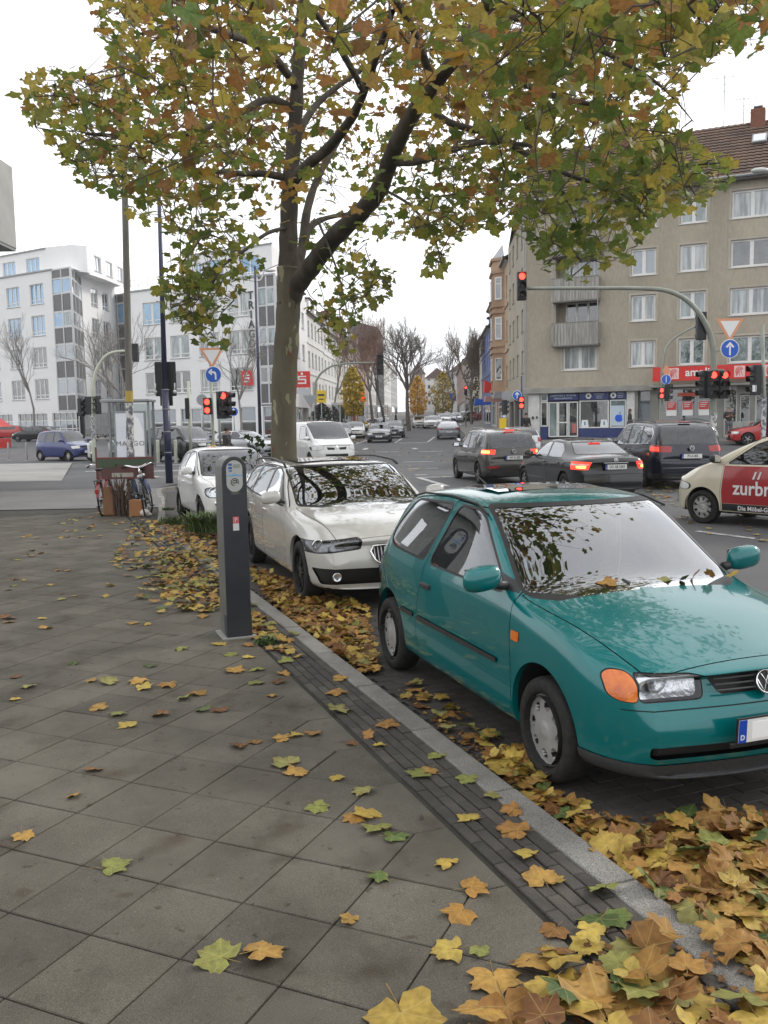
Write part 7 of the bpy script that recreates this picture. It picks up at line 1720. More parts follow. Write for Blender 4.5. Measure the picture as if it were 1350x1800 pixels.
# ---------------------------------------------------------------- bicycles, board and bundles
RUB=MATS['tyre_rubber'] if 'tyre_rubber' in MATS else mat('tyre_rubber',(.012,.012,.012),.75)
def bicycle(x,y,ang,fm,label,lean=0.,lady=False,lampc=True):
    rt=empty('bicycle',(x,y,.104),ang,label,'bicycle','bicycles leaning by the tall post'); rt.rotation_euler=(R(lean),0,ang)
    for xw,nm in ((.53,'wheel'),(-.53,'wheel')):
        b=MB(); b.tube([(xw+.335*math.cos(t),0,.345+.335*math.sin(t)) for t in np.linspace(0,2*math.pi,33)],.017,8,False); wh=b.build('wheel',RUB,rt,True)
        b=MB(); b.tube([(xw+.312*math.cos(t),0,.345+.312*math.sin(t)) for t in np.linspace(0,2*math.pi,33)],.008,6,False); b.build('rim',MATS['rim_silver'],wh,True)
        b=MB()
        for k in range(16):
            t=2*math.pi*k/16; b.tube([(xw,.02*(1 if k%2 else -1),.345),(xw+.31*math.cos(t),0,.345+.31*math.sin(t))],.0015,3)
        b.tube([(xw,-.05,.345),(xw,.05,.345)],.02,8); b.build('spokes',MATS['rim_silver'],wh)
        b=MB(); V=[];Fc=[]
        for k in range(13):
            t=R(20)+R(150)*k/12
            for yy in (-.028,.028): V.append((xw+.365*math.cos(t),yy,.345+.365*math.sin(t)))
        for k in range(12): Fc.append((2*k,2*k+1,2*k+3,2*k+2))
        b.add(V,Fc); b.build('mudguard',fm,rt,True)
    b=MB(); bbk=(-.08,0,.29); hd=(.36,0,.82); hd2=(.40,0,.66); st=(-.22,0,.80)
    b.tube([bbk,st],.016,8)
    if lady: b.tube(curve_pts([hd2,(.15,0,.42),bbk],5),.018,8)
    else: b.tube([hd,st],.015,8); b.tube([hd2,bbk],.018,8)
    b.tube([hd2,hd],.02,8); 
    for s_ in (.045,-.045): b.tube([st,(-.53,s_,.345)],.008,6); b.tube([bbk,(-.53,s_,.345)],.009,6); b.tube([hd2,(.45,s_,.55),(.53,s_,.345)],.011,6)
    b.build('frame',fm,rt,True)
    b=MB(); b.tube([(.36,0,.82),(.34,0,1.0)],.014,8); b.tube(curve_pts([(.14,.28,1.02),(.26,.24,1.05),(.36,.08,1.0),(.36,-.08,1.0),(.26,-.24,1.05),(.14,-.28,1.02)],5),.011,8); hb=b.build('handlebar',MATS['chrome'],rt,True)
    b=MB(); 
    for s_ in (1,-1): b.tube([(.20,s_*.262,1.035),(.08,s_*.29,1.0)],.018,8)
    b.build('grips',HOUS,rt,True)
    b=MB(); b.tube([st,(-.25,0,.92)],.013,8); b.build('seat_post',MATS['chrome'],rt); b=MB(); b.sphere((-.29,0,.95),.1,12,8,(1.25,.85,.38)); b.sphere((-.15,0,.955),.06,10,6,(1.4,.5,.35)); b.build('saddle',HOUS,rt,True)
    b=MB(); b.tube([(-.08,-.09,.29),(-.08,.09,.29)],.02,8); b.lathe([(.0001,.06),(.09,.06),(.09,.055)],18,Matrix.Translation((-.08,0,.29))@Matrix.Rotation(-math.pi/2,4,'X')); b.tube([(-.08,.09,.29),(.02,.1,.16)],.012,6); b.tube([(-.08,-.09,.29),(-.18,-.1,.42)],.012,6); b.bbox(-.03,.07,.10,.19,.145,.17,.004); b.bbox(-.23,-.13,-.19,-.10,.41,.435,.004); b.build('crank',HOUS,rt,True)
    b=MB(); b.box(-.72,-.30,-.07,.07,.73,.745); b.tube([(-.66,.06,.73),(-.53,.06,.36)],.007,5); b.tube([(-.66,-.06,.73),(-.53,-.06,.36)],.007,5); b.build('carrier',HOUS,rt)
    b=MB(); b.lathe([(.0001,.05),(.05,.045),(.055,.02),(.03,-.03)],14,Matrix.Translation((.47,0,.80))@Matrix.Rotation(math.pi/2,4,'Y')); b.build('lamp',MATS['rim_silver'],rt,True)
    b=MB(); b.bbox(-.90,-.885,-.035,.035,.50,.57,.004); b.build('reflector_red',MATS['red_lens'],rt)
    return rt
FB1=mat('bike_dark',(.02,.022,.025),.35,coat=.4); FB2=mat('bike_red',(.22,.03,.03),.4,coat=.4)
bicycle(-4.98,19.0,R(-78),FB1,'dark city bicycle facing the camera, chrome handlebar, right of the cardboard pile',6)
bicycle(-5.86,19.15,R(98),FB2,'old red bicycle seen from behind, left of the cardboard pile',-4,True)
bicycle(-5.20,19.55,R(-60),mat('bike_blue',(.03,.05,.14),.4,coat=.4),'second dark blue bicycle tangled behind the city bicycle at the post',8)
x0=-6.05; rt=empty('rack_board',(-5.45,19.3,-.12),R(2),'red-framed advertising bicycle rack board with a green top panel','advertising board')
b=MB(); 
b.box(-.63,-.60,-.015,.015,0,1.62)
b.box(-.62,.60,-.02,.02,.94,.97); b.box(-.62,.60,-.02,.02,1.36,1.40); b.build('board_frame',mat('rack_red',(.18,.03,.03),.6,col2=(.10,.05,.04),scale=8),rt)
b=MB(); b.box(-.60,.58,-.012,.012,.97,1.36); bo=b.build('board_panel',mat('board_redbrown',(.13,.045,.04),.6,col2=(.085,.05,.04),scale=6),rt); b=MB(); b.prism([(-.60,1.36),(.58,1.36),(.58,1.27),(.1,1.22),(0,1.17),(-.1,1.26),(-.2,1.19),(-.33,1.18),(-.60,1.20)],-.018,-.012); b.build('green_panel',mat('board_green',(.05,.08,.045),.6),bo); b=MB(); b.box(-.3,.15,-.018,-.012,.98,1.07); b.build('pale_strip',mat('strip_pale',(.4,.38,.33),.6),bo)
CB=mat('cardboard',(.24,.125,.065),.85,col2=(.22,.12,.06),scale=6,coord='World')
for (x,y,w_,h_,a,lab,dd) in ((-5.66,18.65,.22,.60,24,'flattened brown cardboard leaning left against the rack',.10),(-5.50,18.78,.24,.52,-12,'darker folded cardboard sheet second in the pile',.07)):
    o=empty('cardboard_sheet',(x,y,.104),R(a),lab,'cardboard'); b=MB(); M=Matrix.Rotation(R(-9),4,'X'); b.bbox(-w_/2,w_/2,-dd/2,dd/2,0,h_,.012,M); b.bbox(-w_/2+.02,w_/2-.03,-dd/2-.012,-dd/2+.002,.02,h_-.03,.004,M); b.build('sheet',CB,o)
o=empty('branch_bundle',(-5.36,18.62,.104),0,'upright bundle of dark brown sticks and bark between cardboard and bag','bundle of wood')
for k in range(38):
    b=MB(); a=rng.uniform(0,6.28); r_=rng.uniform(0,.19); h_=rng.uniform(.42,.88); t_=(r_*math.cos(a),r_*.6*math.sin(a)); l=rng.normal(0,.10)
    b.tube([(t_[0]*.9,t_[1],0),(t_[0]*1.05+l*.3,t_[1],h_*.6),(t_[0]*1.4+l,t_[1],h_)],[.018,.016,.006],5); b.build('stick',mat('stick_brown',(.10,.06,.04),.9,col2=(.05,.032,.022),scale=12,coord='World',orand=.3),o)
o=empty('paper_bag',(-5.06,18.5,.104),R(8),'orange-brown paper bag standing at the foot of the city bicycle','bag'); b=MB(); b.prism([(-.125,0),(.125,0),(.135,.34),(.06,.33),(.0,.345),(-.12,.33)],-.08,.08); q=b.build('bag_body',mat('paper_brown',(.33,.155,.065),.8,col2=(.34,.15,.06),scale=9,bump=.5,bscale=20),o); bevel(q,.01,2)
o=empty('plastic_bag',(-4.86,18.42,.104),0,'small crumpled white plastic bag right of the brown paper bag','bag'); b=MB(); b.sphere((0,0,.07),.09,12,8,(1.2,.8,.85)); b.sphere((.07,0,.04),.06,10,6,(1.3,.8,.7)); b.build('bag_body',mat('plastic_offwhite',(.55,.50,.46),.5,bump=1,bscale=25),o,True)
# motor scooters
def scooter(x,y,ang,m,label):
    rt=empty('motor_scooter',(x,y,zg(x,y)),ang,label,'scooter','scooters parked at the junction')
    for xw in (.62,-.62):
        b=MB(); b.tube([(xw+.19*math.cos(t),0,.24+.19*math.sin(t)) for t in np.linspace(0,2*math.pi,21)],.05,8,False); wh=b.build('wheel',RUB,rt,True); b=MB(); b.lathe([(.0001,.03),(.15,.03),(.15,-.03),(.0001,-.03)],16,Matrix.Translation((xw,0,.24))@Matrix.Rotation(math.pi/2,4,'X')); b.build('rim',MATS['rim_silver'],wh)
    b=MB(); b.bbox(-.9,-.1,-.17,.17,.38,.72,.08); b.bbox(-.15,.35,-.16,.16,.24,.32,.03); b.bbox(.32,.46,-.2,.2,.26,.98,.05); b.bbox(.44,.80,-.09,.09,.44,.56,.04); b.build('body',m,rt,True)
    b=MB(); b.bbox(-.85,-.08,-.15,.15,.72,.83,.04); b.build('seat',HOUS,rt,True); b=MB(); b.tube([(.38,0,.95),(.34,0,1.08)],.03,8); b.tube([(.28,.32,1.12),(.34,.1,1.08),(.34,-.1,1.08),(.28,-.32,1.12)],.018,8); b.build('handlebar',HOUS,rt,True); b=MB(); b.sphere((.45,0,1.02),.09,12,8,(.6,1.2,1)); b.build('headlight',MATS['white_lens'],rt,True); b=MB(); b.tube([(.50,.06,.9),(.62,.07,.24)],.022,6); b.tube([(.50,-.06,.9),(.62,-.07,.24)],.022,6); b.build('fork',MATS['rim_silver'],rt)
    b=MB()
    for s_ in (1,-1): b.tube([(.32,s_*.26,1.12),(.30,s_*.34,1.26)],.008,5); b.sphere((.30,s_*.35,1.29),.06,8,6,(.3,1.2,.8))
    b.build('mirror',HOUS,rt,True)
x,y=D(160,780,47)[:2]; scooter(x,y,R(-70),P_WHITE,'white motor scooter facing the camera right of the blue minivan')
x,y=D(199,780,47.5)[:2]; scooter(x,y,R(-80),P_SILVER,'pale scooter half hidden behind the bicycle rack board')
# market-like red stand at the far left edge, glass kiosk by the ginkgo
x,y,z=base(4,70); rt=empty('red_stand',(x-.7,y,z-.3),0,'red fronted sales stand at the far left edge behind the road','stand'); b=MB(); b.bbox(-3,.9,-1,1,0,1.0,.03); b.build('counter',SIGNR,rt); b=MB(); b.prism([(-3.2,1.9),(1.0,1.9),(.2,2.5),(-2.6,2.5)],-1.2,1.2); b.build('canopy',SIGNR,rt); b=MB(); b.tube([(.8,-1,0),(.8,-1,2)],.04,6); b.tube([(-2.8,-1,0),(-2.8,-1,2)],.04,6); b.build('post',METAL,rt)
x,y,z=base(613,92); rt=empty('glass_porch',(x,y,z+.1),0,'white-framed glazed shop porch with yellow flowers below the ginkgo tree','shop porch'); b=MB()
for k in range(5): b.box(-1.7+.82*k,-1.62+.82*k,-.04,.04,0,2.9)
b.box(-1.7,1.66,-.05,.05,2.75,3.0); b.box(-1.7,1.66,-.05,.05,.7,.78); b.build('frame',WHITEF,rt); b=MB(); b.box(-1.65,1.6,.0,.02,.1,2.8); b.build('pane',PDARK,rt); b=MB(); b.box(.4,.9,-.03,-.01,.8,2.6); b.build('orange_poster',mat('poster_orange',(.5,.12,.05),.5),rt); b=MB()
for k in range(60): b.sphere((rng.uniform(-1.7,2.3),rng.uniform(-.4,-.15),rng.uniform(.4,.9)),.12,6,4)
b.build('flowers',mat('flower_yellow',(.6,.38,.02),.8),rt)
x,y,z=base(640,100); rt=empty('wall_sign',(x,y,z),0,'bright red illuminated sign beside the ginkgo tree','sign'); b=MB(); b.box(-.1,.1,0,.2,0,4.2); b.build('post',METAL,rt); b=MB(); b.bbox(-1.6,.1,-.1,.1,3.3,4.3,.02); b.build('sign_box',mat('sign_red_bright',(.8,.03,.02),.4,emis=(1,.04,.02),estr=1.2),rt)
x,y,z=base(655,115); rt=empty('bus_shelter',(x,y,z+.1),0,'small distant white-roofed shelter under the reddish bare trees','bus shelter'); b=MB(); b.box(-2,2,-1,1,2.5,2.7); b.build('shelter_roof',WHITEF,rt); b=MB(); b.box(-2,-1.9,-1,1,0,2.5); b.box(1.9,2,-1,1,0,2.5); b.build('side_wall',PCUR,rt)
# awnings and signs along the right-hand row
for k,(px,py,Y,w_,h_,m_,lab) in enumerate(((893,700,66,2.2,.5,METAL,'grey flat canopy over the shop left of the corner building'),(866,690,90,1.8,1.2,SIGNR,'dark red projecting sign on the blue house'),(855,712,95,2.6,.7,SBLUE,'blue awning below the blue house'),(875,706,80,2.4,.5,mat('awning_pink',(.45,.25,.22),.6),'faded pink awning left of the grey canopy'))):
    x,y,z=D(px,py,Y); rt=empty('shop_awning',(x,y,z),0,lab,'awning'); b=MB(); b.prism([(-w_/2,0),(w_/2,0),(w_/2,h_*.3),(-w_/2*.9,h_)],-.5,.5); b.build('awning_cloth',m_,rt); b=MB(); b.tube([(w_/2,.4,0),(w_/2,.4,-z+zg(x,y))],.04,5); b.build('support',METAL,rt)
# utility box right of the man
x,y,z=base(1312,50.5); rt=empty('utility_box',(x-.1,y+.1,z+.10),R(-25),'low grey cabinet on the pavement right of the standing man','cabinet'); b=MB(); b.bbox(-.6,.6,-.2,.2,0,.95,.02); b.build('cabinet_body',mat('cabinet_grey',(.32,.33,.31),.6),rt); b=MB(); b.box(-.005,.005,-.206,-.2,.05,.9); b.build('door_gap',HOUS,rt)
# ================================================================ leaves and trees
def leaf_material(name,trans=.35,rough=.55,veins=True):
    m=bpy.data.materials.new(name); m.use_nodes=True; t=m.node_tree; t.nodes.clear(); MATS[name]=m; N=t.nodes.new; Lk=t.links.new
    o=N('ShaderNodeOutputMaterial'); a=N('ShaderNodeAttribute'); a.attribute_name='col'; col=a.outputs['Color']
    n=N('ShaderNodeTexNoise'); n.inputs['Scale'].default_value=38; n.inputs['Detail'].default_value=4; g=N('ShaderNodeNewGeometry'); Lk(g.outputs['Position'],n.inputs['Vector'])
    r=N('ShaderNodeMapRange'); r.inputs[1].default_value=.35; r.inputs[2].default_value=.7; r.inputs[3].default_value=1.12; r.inputs[4].default_value=.70; Lk(n.outputs['Fac'],r.inputs[0])
    x=N('ShaderNodeMixRGB'); x.blend_type='MULTIPLY'; x.inputs[0].default_value=1; Lk(col,x.inputs[1]); Lk(r.outputs[0],x.inputs[2]); col=x.outputs[0]
    if veins:
        uv=N('ShaderNodeUVMap'); uv.uv_map='UVMap'; s=N('ShaderNodeSeparateXYZ'); Lk(uv.outputs[0],s.inputs[0]); acc=None
        for deg in (90,38,142,-12,192):
            c_,s_=math.cos(R(deg)),math.sin(R(deg))
            def mth(op,p,q=None):
                k=N('ShaderNodeMath'); k.operation=op
                for i,v in enumerate((p,q)):
                    if v is None: continue
                    if isinstance(v,(int,float)): k.inputs[i].default_value=v
                    else: Lk(v,k.inputs[i])
                return k.outputs[0]
            cr=mth('ABSOLUTE',mth('SUBTRACT',mth('MULTIPLY',s.outputs[0],s_),mth('MULTIPLY',s.outputs[1],c_)))
            dt=mth('ADD',mth('MULTIPLY',s.outputs[0],c_),mth('MULTIPLY',s.outputs[1],s_))
            v=mth('MULTIPLY',mth('LESS_THAN',cr,.013),mth('GREATER_THAN',dt,.0)); acc=v if acc is None else mth('MAXIMUM',acc,v)
        x=N('ShaderNodeMixRGB'); k=N('ShaderNodeMath'); k.operation='MULTIPLY'; k.inputs[1].default_value=.28; Lk(acc,k.inputs[0]); Lk(k.outputs[0],x.inputs[0]); Lk(col,x.inputs[1]); x.inputs[2].default_value=(.50,.42,.16,1); col=x.outputs[0]
    b=N('ShaderNodeBsdfPrincipled'); b.inputs['Roughness'].default_value=rough; b.inputs['Specular IOR Level'].default_value=.3; Lk(col,b.inputs['Base Color'])
    tr=N('ShaderNodeBsdfTranslucent'); Lk(col,tr.inputs[0]); mx_=N('ShaderNodeMixShader'); mx_.inputs[0].default_value=trans; Lk(b.outputs[0],mx_.inputs[1]); Lk(tr.outputs[0],mx_.inputs[2]); Lk(mx_.outputs[0],o.inputs[0])
    return m
LEAFG=leaf_material('leaf_fallen',.12,.6); LEAFT=leaf_material('leaf_crown',.45,.5,False)
_ol=[(-90,.16),(-66,.46),(-46,.55),(-32,.66),(-16,.80),(-6,.70),(6,.63),(18,.74),(27,.79),(36,.95),(45,.82),(54,.77),(62,.68),(71,.79),(77,.82),(83,.86),(90,1.0)]
OUT_D=[(a,r) for a,r in _ol]+[(180-a,r) for a,r in _ol[::-1][1:-1]]
_os=[(-90,.14),(-50,.55),(-16,.82),(7,.64),(26,.78),(37,.96),(52,.78),(63,.68),(76,.83),(90,1.02)]
OUT_S=[(a,r) for a,r in _os]+[(180-a,r) for a,r in _os[::-1][1:-1]]
def leaf_shape(outline,rg,curl=.5,ring=True,stem=True,jit=.07):
    "leaf of unit radius: vertices, triangles, uv (leaf coordinates)"
    n=len(outline); o=np.array([(math.cos(R(a))*r*(1+rg.normal(0,jit)),math.sin(R(a))*r*(1+rg.normal(0,jit))) for a,r in outline]); o[:,1]-=.0
    V=[(0,0)]; F_=[]
    if ring:
        V+=list(map(tuple,o*.52))+list(map(tuple,o)); 
        for i in range(n): j=(i+1)%n; F_+=[(0,1+i,1+j),(1+i,1+n+i,1+n+j),(1+i,1+n+j,1+j)]
    else:
        V+=list(map(tuple,o)); 
        for i in range(n): F_.append((0,1+i,1+(i+1)%n))
    V=np.array(V,float); uv=V.copy()
    x,y=V[:,0],V[:,1]; rr=np.hypot(x,y)
    fold=rg.uniform(-.55,.25)*curl; cup=rg.uniform(-.75,.30)*curl; ax=rg.uniform(0,math.pi); tw=rg.uniform(-.3,.3)*curl
    z=fold*np.abs(x)*.6+cup*rr**2*.55+curl*.30*(x*math.cos(ax)+y*math.sin(ax))**2+tw*x*y
    z+=curl*.13*np.sin(np.arctan2(y,x)*rg.integers(3,6)+rg.uniform(0,6))*rr**1.5+rg.normal(0,.03*curl+.004,len(x))*rr
    V3=np.column_stack([x,y,z])
    if stem:
        L_=rg.uniform(.5,1.0); a=rg.uniform(-.5,.5); b=len(V3); w_=.016
        P=[(0,0,0),(a*.15*L_,-.5*L_,.02),(a*.5*L_,-L_,.05+rg.uniform(0,.08))]
        S=[]
        for p in P: S+=[(p[0]-w_,p[1],p[2]),(p[0]+w_,p[1],p[2]),(p[0],p[1],p[2]+w_*1.5)]
        V3=np.vstack([V3,S]); uv=np.vstack([uv,np.full((9,2),[5.,5.])])
        for k in (0,1):
            for q_ in range(3):
                c=b+3*k+q_; d_=b+3*k+(q_+1)%3; F_+=[(c,d_,d_+3),(c,d_+3,c+3)]
    return V3,np.array(F_),uv
def build_merged(name,Vs,Fs,UVs,Cs,m,parent=None,smooth=True):
    V=np.vstack(Vs).astype(np.float32); off=0; F_=[]
    cnt=[len(v) for v in Vs]; offs=np.concatenate([[0],np.cumsum(cnt)[:-1]])
    F_=np.vstack([f+o for f,o in zip(Fs,offs)]).astype(np.int32)
    me=bpy.data.meshes.new(name); me.vertices.add(len(V)); me.vertices.foreach_set('co',V.ravel()); me.loops.add(len(F_)*3); me.loops.foreach_set('vertex_index',F_.ravel())
    me.polygons.add(len(F_)); me.polygons.foreach_set('loop_start',np.arange(0,len(F_)*3,3,dtype=np.int32)); 
    me.polygons.foreach_set('use_smooth',np.full(len(F_),smooth)); me.update(calc_edges=True)
    ca=me.color_attributes.new('col','FLOAT_COLOR','POINT'); C_=np.vstack(Cs).astype(np.float32); ca.data.foreach_set('color',np.column_stack([C_,np.ones(len(C_))]).astype(np.float32).ravel())
    if UVs is not None:
        uvl=me.uv_layers.new(name='UVMap'); U_=np.vstack(UVs).astype(np.float32); uvl.data.foreach_set('uv',U_[F_.ravel()].ravel())
    me.materials.append(m); o=bpy.data.objects.new(name,me); return link(o,parent)
def rotmats(n,rg,flat=None):
    "n random rotations; flat = spread of the normal away from +Z (radians)"
    az=rg.uniform(0,2*math.pi,n)
    if flat is None: ti=np.arccos(rg.uniform(-1,1,n))
    else: ti=np.abs(rg.normal(0,flat,n))
    ph=rg.uniform(0,2*math.pi,n); out=[]
    ca,sa=np.cos(az),np.sin(az); ct,st=np.cos(ti),np.sin(ti); cp,sp=np.cos(ph),np.sin(ph)
    Rz=np.zeros((n,3,3)); Rz[:,0,0]=ca;Rz[:,0,1]=-sa;Rz[:,1,0]=sa;Rz[:,1,1]=ca;Rz[:,2,2]=1
    Rx=np.zeros((n,3,3)); Rx[:,0,0]=1;Rx[:,1,1]=ct;Rx[:,1,2]=-st;Rx[:,2,1]=st;Rx[:,2,2]=ct
    Rp=np.zeros((n,3,3)); Rp[:,0,0]=cp;Rp[:,0,1]=-sp;Rp[:,1,0]=sp;Rp[:,1,1]=cp;Rp[:,2,2]=1
    return Rp@Rx@Rz
def wood(segs,n_big=10):
    "segments (p0,p1,r0,r1) -> verts, faces (tri/quad as tris)"
    Vs=[];Fs=[]
    for p0,p1,r0,r1 in segs:
        p0=np.array(p0);p1=np.array(p1); d=p1-p0; L_=np.linalg.norm(d); 
        if L_<1e-6: continue
        d/=L_; a=np.cross(d,[0,0,1.]) if abs(d[2])<.95 else np.cross(d,[1.,0,0]); a/=np.linalg.norm(a); b=np.cross(d,a)
        n=n_big if r0>.05 else (6 if r0>.015 else 3); t=np.linspace(0,2*math.pi,n,endpoint=False); ring=np.outer(np.cos(t),a)+np.outer(np.sin(t),b)
        Vs.append(np.vstack([p0+ring*r0,p1+ring*r1])); i=np.arange(n); j=(i+1)%n; Fs.append(np.vstack([np.column_stack([i,j,j+n]),np.column_stack([i,j+n,i+n])]))
    return Vs,Fs
def wood_obj(name,segs,m,parent,smooth=True):
    Vs,Fs=wood(segs); offs=np.concatenate([[0],np.cumsum([len(v) for v in Vs])[:-1]]); V=np.vstack(Vs); F_=np.vstack([f+o for f,o in zip(Fs,offs)])
    me=bpy.data.meshes.new(name); me.vertices.add(len(V)); me.vertices.foreach_set('co',V.astype(np.float32).ravel()); me.loops.add(len(F_)*3); me.loops.foreach_set('vertex_index',F_.astype(np.int32).ravel()); me.polygons.add(len(F_)); me.polygons.foreach_set('loop_start',np.arange(0,len(F_)*3,3,dtype=np.int32)); me.polygons.foreach_set('use_smooth',np.full(len(F_),smooth)); me.update(calc_edges=True); me.materials.append(m)
    return link(bpy.data.objects.new(name,me),parent)
def poly_in(P,x,y):
    c=False;n=len(P)
    for i in range(n):
        x1,y1=P[i-1];x2,y2=P[i]
        if (y1>y)!=(y2>y) and x<(x2-x1)*(y-y1)/(y2-y1)+x1: c=not c
    return c
def proj(X,Y,Z):
    Z=Z-CAM_H; z=Y*math.cos(CAM_P)-Z*math.sin(CAM_P); v=Z*math.cos(CAM_P)+Y*math.sin(CAM_P)
    if z<.3: return None
    u=X/z*CAM_F; w=-v/z*CAM_F; c,s=math.cos(CAM_R),math.sin(CAM_R); return 675+u*c+w*s,900-u*s+w*c
BARK_BACKLIT=mat('plane_bark_backlit',(.085,.070,.05),.85,col2=(.045,.037,.028),scale=2.6,detail=6,lo=.42,hi=.58,coord='World',bump=.5,bscale=14,stretch=(1.6,1.6,.7))  # limbs painted darker than the trunk: backlit shade put into the colour
def patch_bark():
    m=mat('plane_bark_trunk',(.135,.118,.078),.85,col2=(.085,.075,.052),scale=3,coord='World',bump=.5,bscale=16,stretch=(1.3,1.3,.5)); t=m.node_tree; N=t.nodes.new; Lk=t.links.new; b=t.nodes['Principled BSDF']; old=b.inputs['Base Color'].links[0].from_socket
    g=N('ShaderNodeNewGeometry'); mp_=N('ShaderNodeMapping'); mp_.inputs['Scale'].default_value=(1,1,.42); Lk(g.outputs['Position'],mp_.inputs['Vector'])
    n1=N('ShaderNodeTexNoise'); n1.inputs['Scale'].default_value=5.5; n1.inputs['Detail'].default_value=3; Lk(mp_.outputs[0],n1.inputs['Vector']); r1=N('ShaderNodeMapRange'); r1.inputs[1].default_value=.585; r1.inputs[2].default_value=.60; Lk(n1.outputs['Fac'],r1.inputs[0])
    x=N('ShaderNodeMixRGB'); Lk(r1.outputs[0],x.inputs[0]); Lk(old,x.inputs[1]); x.inputs[2].default_value=(.27,.26,.16,1)
    n2=N('ShaderNodeTexNoise'); n2.inputs['Scale'].default_value=7; n2.inputs['Detail'].default_value=4; Lk(mp_.outputs[0],n2.inputs['Vector']); r2=N('ShaderNodeMapRange'); r2.inputs[1].default_value=.60; r2.inputs[2].default_value=.62; Lk(n2.outputs['Fac'],r2.inputs[0])
    y=N('ShaderNodeMixRGB'); Lk(r2.outputs[0],y.inputs[0]); Lk(x.outputs[0],y.inputs[1]); y.inputs[2].default_value=(.17,.075,.04,1); Lk(y.outputs[0],b.inputs['Base Color']); return m
BARKT=patch_bark()
TX,TY=D(497,810,14.7)[:2]
plane=empty('plane_tree',(TX,TY,.0),0,'large plane tree with mottled trunk and autumn leaves overhanging the pavement','tree')
O_=np.array([TX,TY,0.])
def LP(px,py,Y): return np.array(D(px,py,Y))-O_
def limb(pts,r0,r1,k=6):
    C_=curve_pts([tuple(p) for p in pts],k); n=len(C_); rr=taper(n,r0,r1); return [(np.array(C_[i]),np.array(C_[i+1]),rr[i]*(1+.05*math.sin(i*1.7)),rr[i+1]*(1+.05*math.sin((i+1)*1.7))) for i in range(n-1)]
zt=LP(505,505,14.7)
tr=limb([(0,0,0),(.0,0,.7),tuple(LP(499,700,14.7)),tuple(LP(504,600,14.7)),tuple(LP(507,530,14.7)),tuple(LP(507,480,14.7))],.225,.20,7)
tr[0]=(tr[0][0],tr[0][1],.30,.25)
P_=curve_pts([(0,0,0),(0,0,.5),tuple(LP(499,700,14.7)),tuple(LP(504,600,14.7)),tuple(LP(507,530,14.7)),tuple(LP(507,470,14.7))],10)
b=MB(); nn=len(P_); b.tube(P_,[ (.215-.035*i/nn+(.10*max(0,1-i/4.)))*(1+.03*math.sin(i*.9)) for i in range(nn)],20); b.build('trunk',BARKT,plane,True)
LIMBS=[([(506,540,14.7),(507,490,14.7),(507,420,14.7),(510,330,14.7),(518,230,14.6),(524,120,14.5),(532,0,14.3),(540,-160,14.1),(548,-300,14)],.180,.05),
 ([(508,545,14.7),(518,508,14.65),(545,472,14.4),(585,420,13.9),(635,372,13.3),(668,330,12.8),(690,270,12.3),(722,205,11.8),(762,150,11.2),(805,95,10.6),(850,20,10),(890,-80,9.4)],.172,.06),
 ([(522,480,14.9),(533,430,15.4),(545,400,15.8),(575,383,16.3),(640,372,17)],.09,.03),([(533,430,15.4),(540,370,15.8),(560,310,16.3),(600,240,17),(640,170,17.6)],.085,.03),
 ([(508,330,14.7),(535,295,14.2),(575,262,13.6),(615,212,12.9),(640,160,12.2),(665,90,11.4),(690,20,10.6)],.095,.035),
 ([(508,315,14.7),(470,306,14.5),(420,305,14.1),(360,300,13.5),(300,292,13)],.065,.02),
 ([(512,190,14.6),(470,175,14.2),(410,205,13.6),(330,235,13),(240,240,12.4),(150,235,12)],.07,.02),
 ([(516,250,14.6),(560,180,15.3),(640,120,16),(730,60,17)],.07,.02),
 ([(520,150,14.5),(470,90,13.2),(400,60,12),(320,40,11),(250,60,10.3)],.07,.02),
 ([(690,285,12.4),(735,283,12),(790,265,11.5),(850,250,11),(930,255,10.6)],.06,.025),
 ([(745,180,11.5),(790,215,11.3),(870,240,11.2),(960,290,11.),(1050,320,10.8),(1150,300,10.6)],.05,.018),
 ([(850,20,10),(950,40,9.6),(1060,90,9.3),(1160,150,9.1),(1220,215,9)],.05,.004),
 ([(805,95,10.6),(880,130,9.8),(980,170,9),(1080,190,8.5)],.05,.018),
 ([(640,160,12.2),(600,90,10.5),(560,30,9),(520,-20,7.8)],.05,.02),([(762,150,11.2),(730,60,9.6),(690,-10,8.2),(660,-60,7)],.05,.02),
 ([(890,-80,9.4),(1000,-60,8.4),(1120,-20,7.6),(1260,20,7)],.05,.02),([(506,400,14.7),(470,410,14),(430,440,13.2),(390,470,12.5),(365,520,12)],.035,.012),
 ([(560,390,14.1),(580,440,13.6),(600,500,13.2),(612,560,12.9)],.022,.008),([(668,330,12.8),(720,360,12.2),(760,410,11.8),(775,460,11.6)],.022,.008),
 ([(930,255,10.6),(980,320,10.4),(1010,380,10.3),(1030,440,10.2)],.025,.008),([(240,240,12.4),(180,190,12),(110,170,11.8),(60,170,11.7)],.022,.008),([(240,240,12.4),(200,300,12),(170,320,11.9)],.02,.008),
 ([(1150,300,10.6),(1220,290,10.4),(1280,285,10.3)],.02,.007),([(1120,-20,7.6),(1220,45,7.3),(1290,75,7.1)],.02,.004)]
segs=[];pts_l=[]
for L_,r0,r1 in LIMBS:
    s_=limb([LP(*p) for p in L_],r0,r1); segs+=s_; 
    for p0,p1,a_,c_ in s_: pts_l.append((p0+p1)/2)
wood_obj('limb',segs,BARK_BACKLIT,plane)
pts_l=np.array(pts_l)
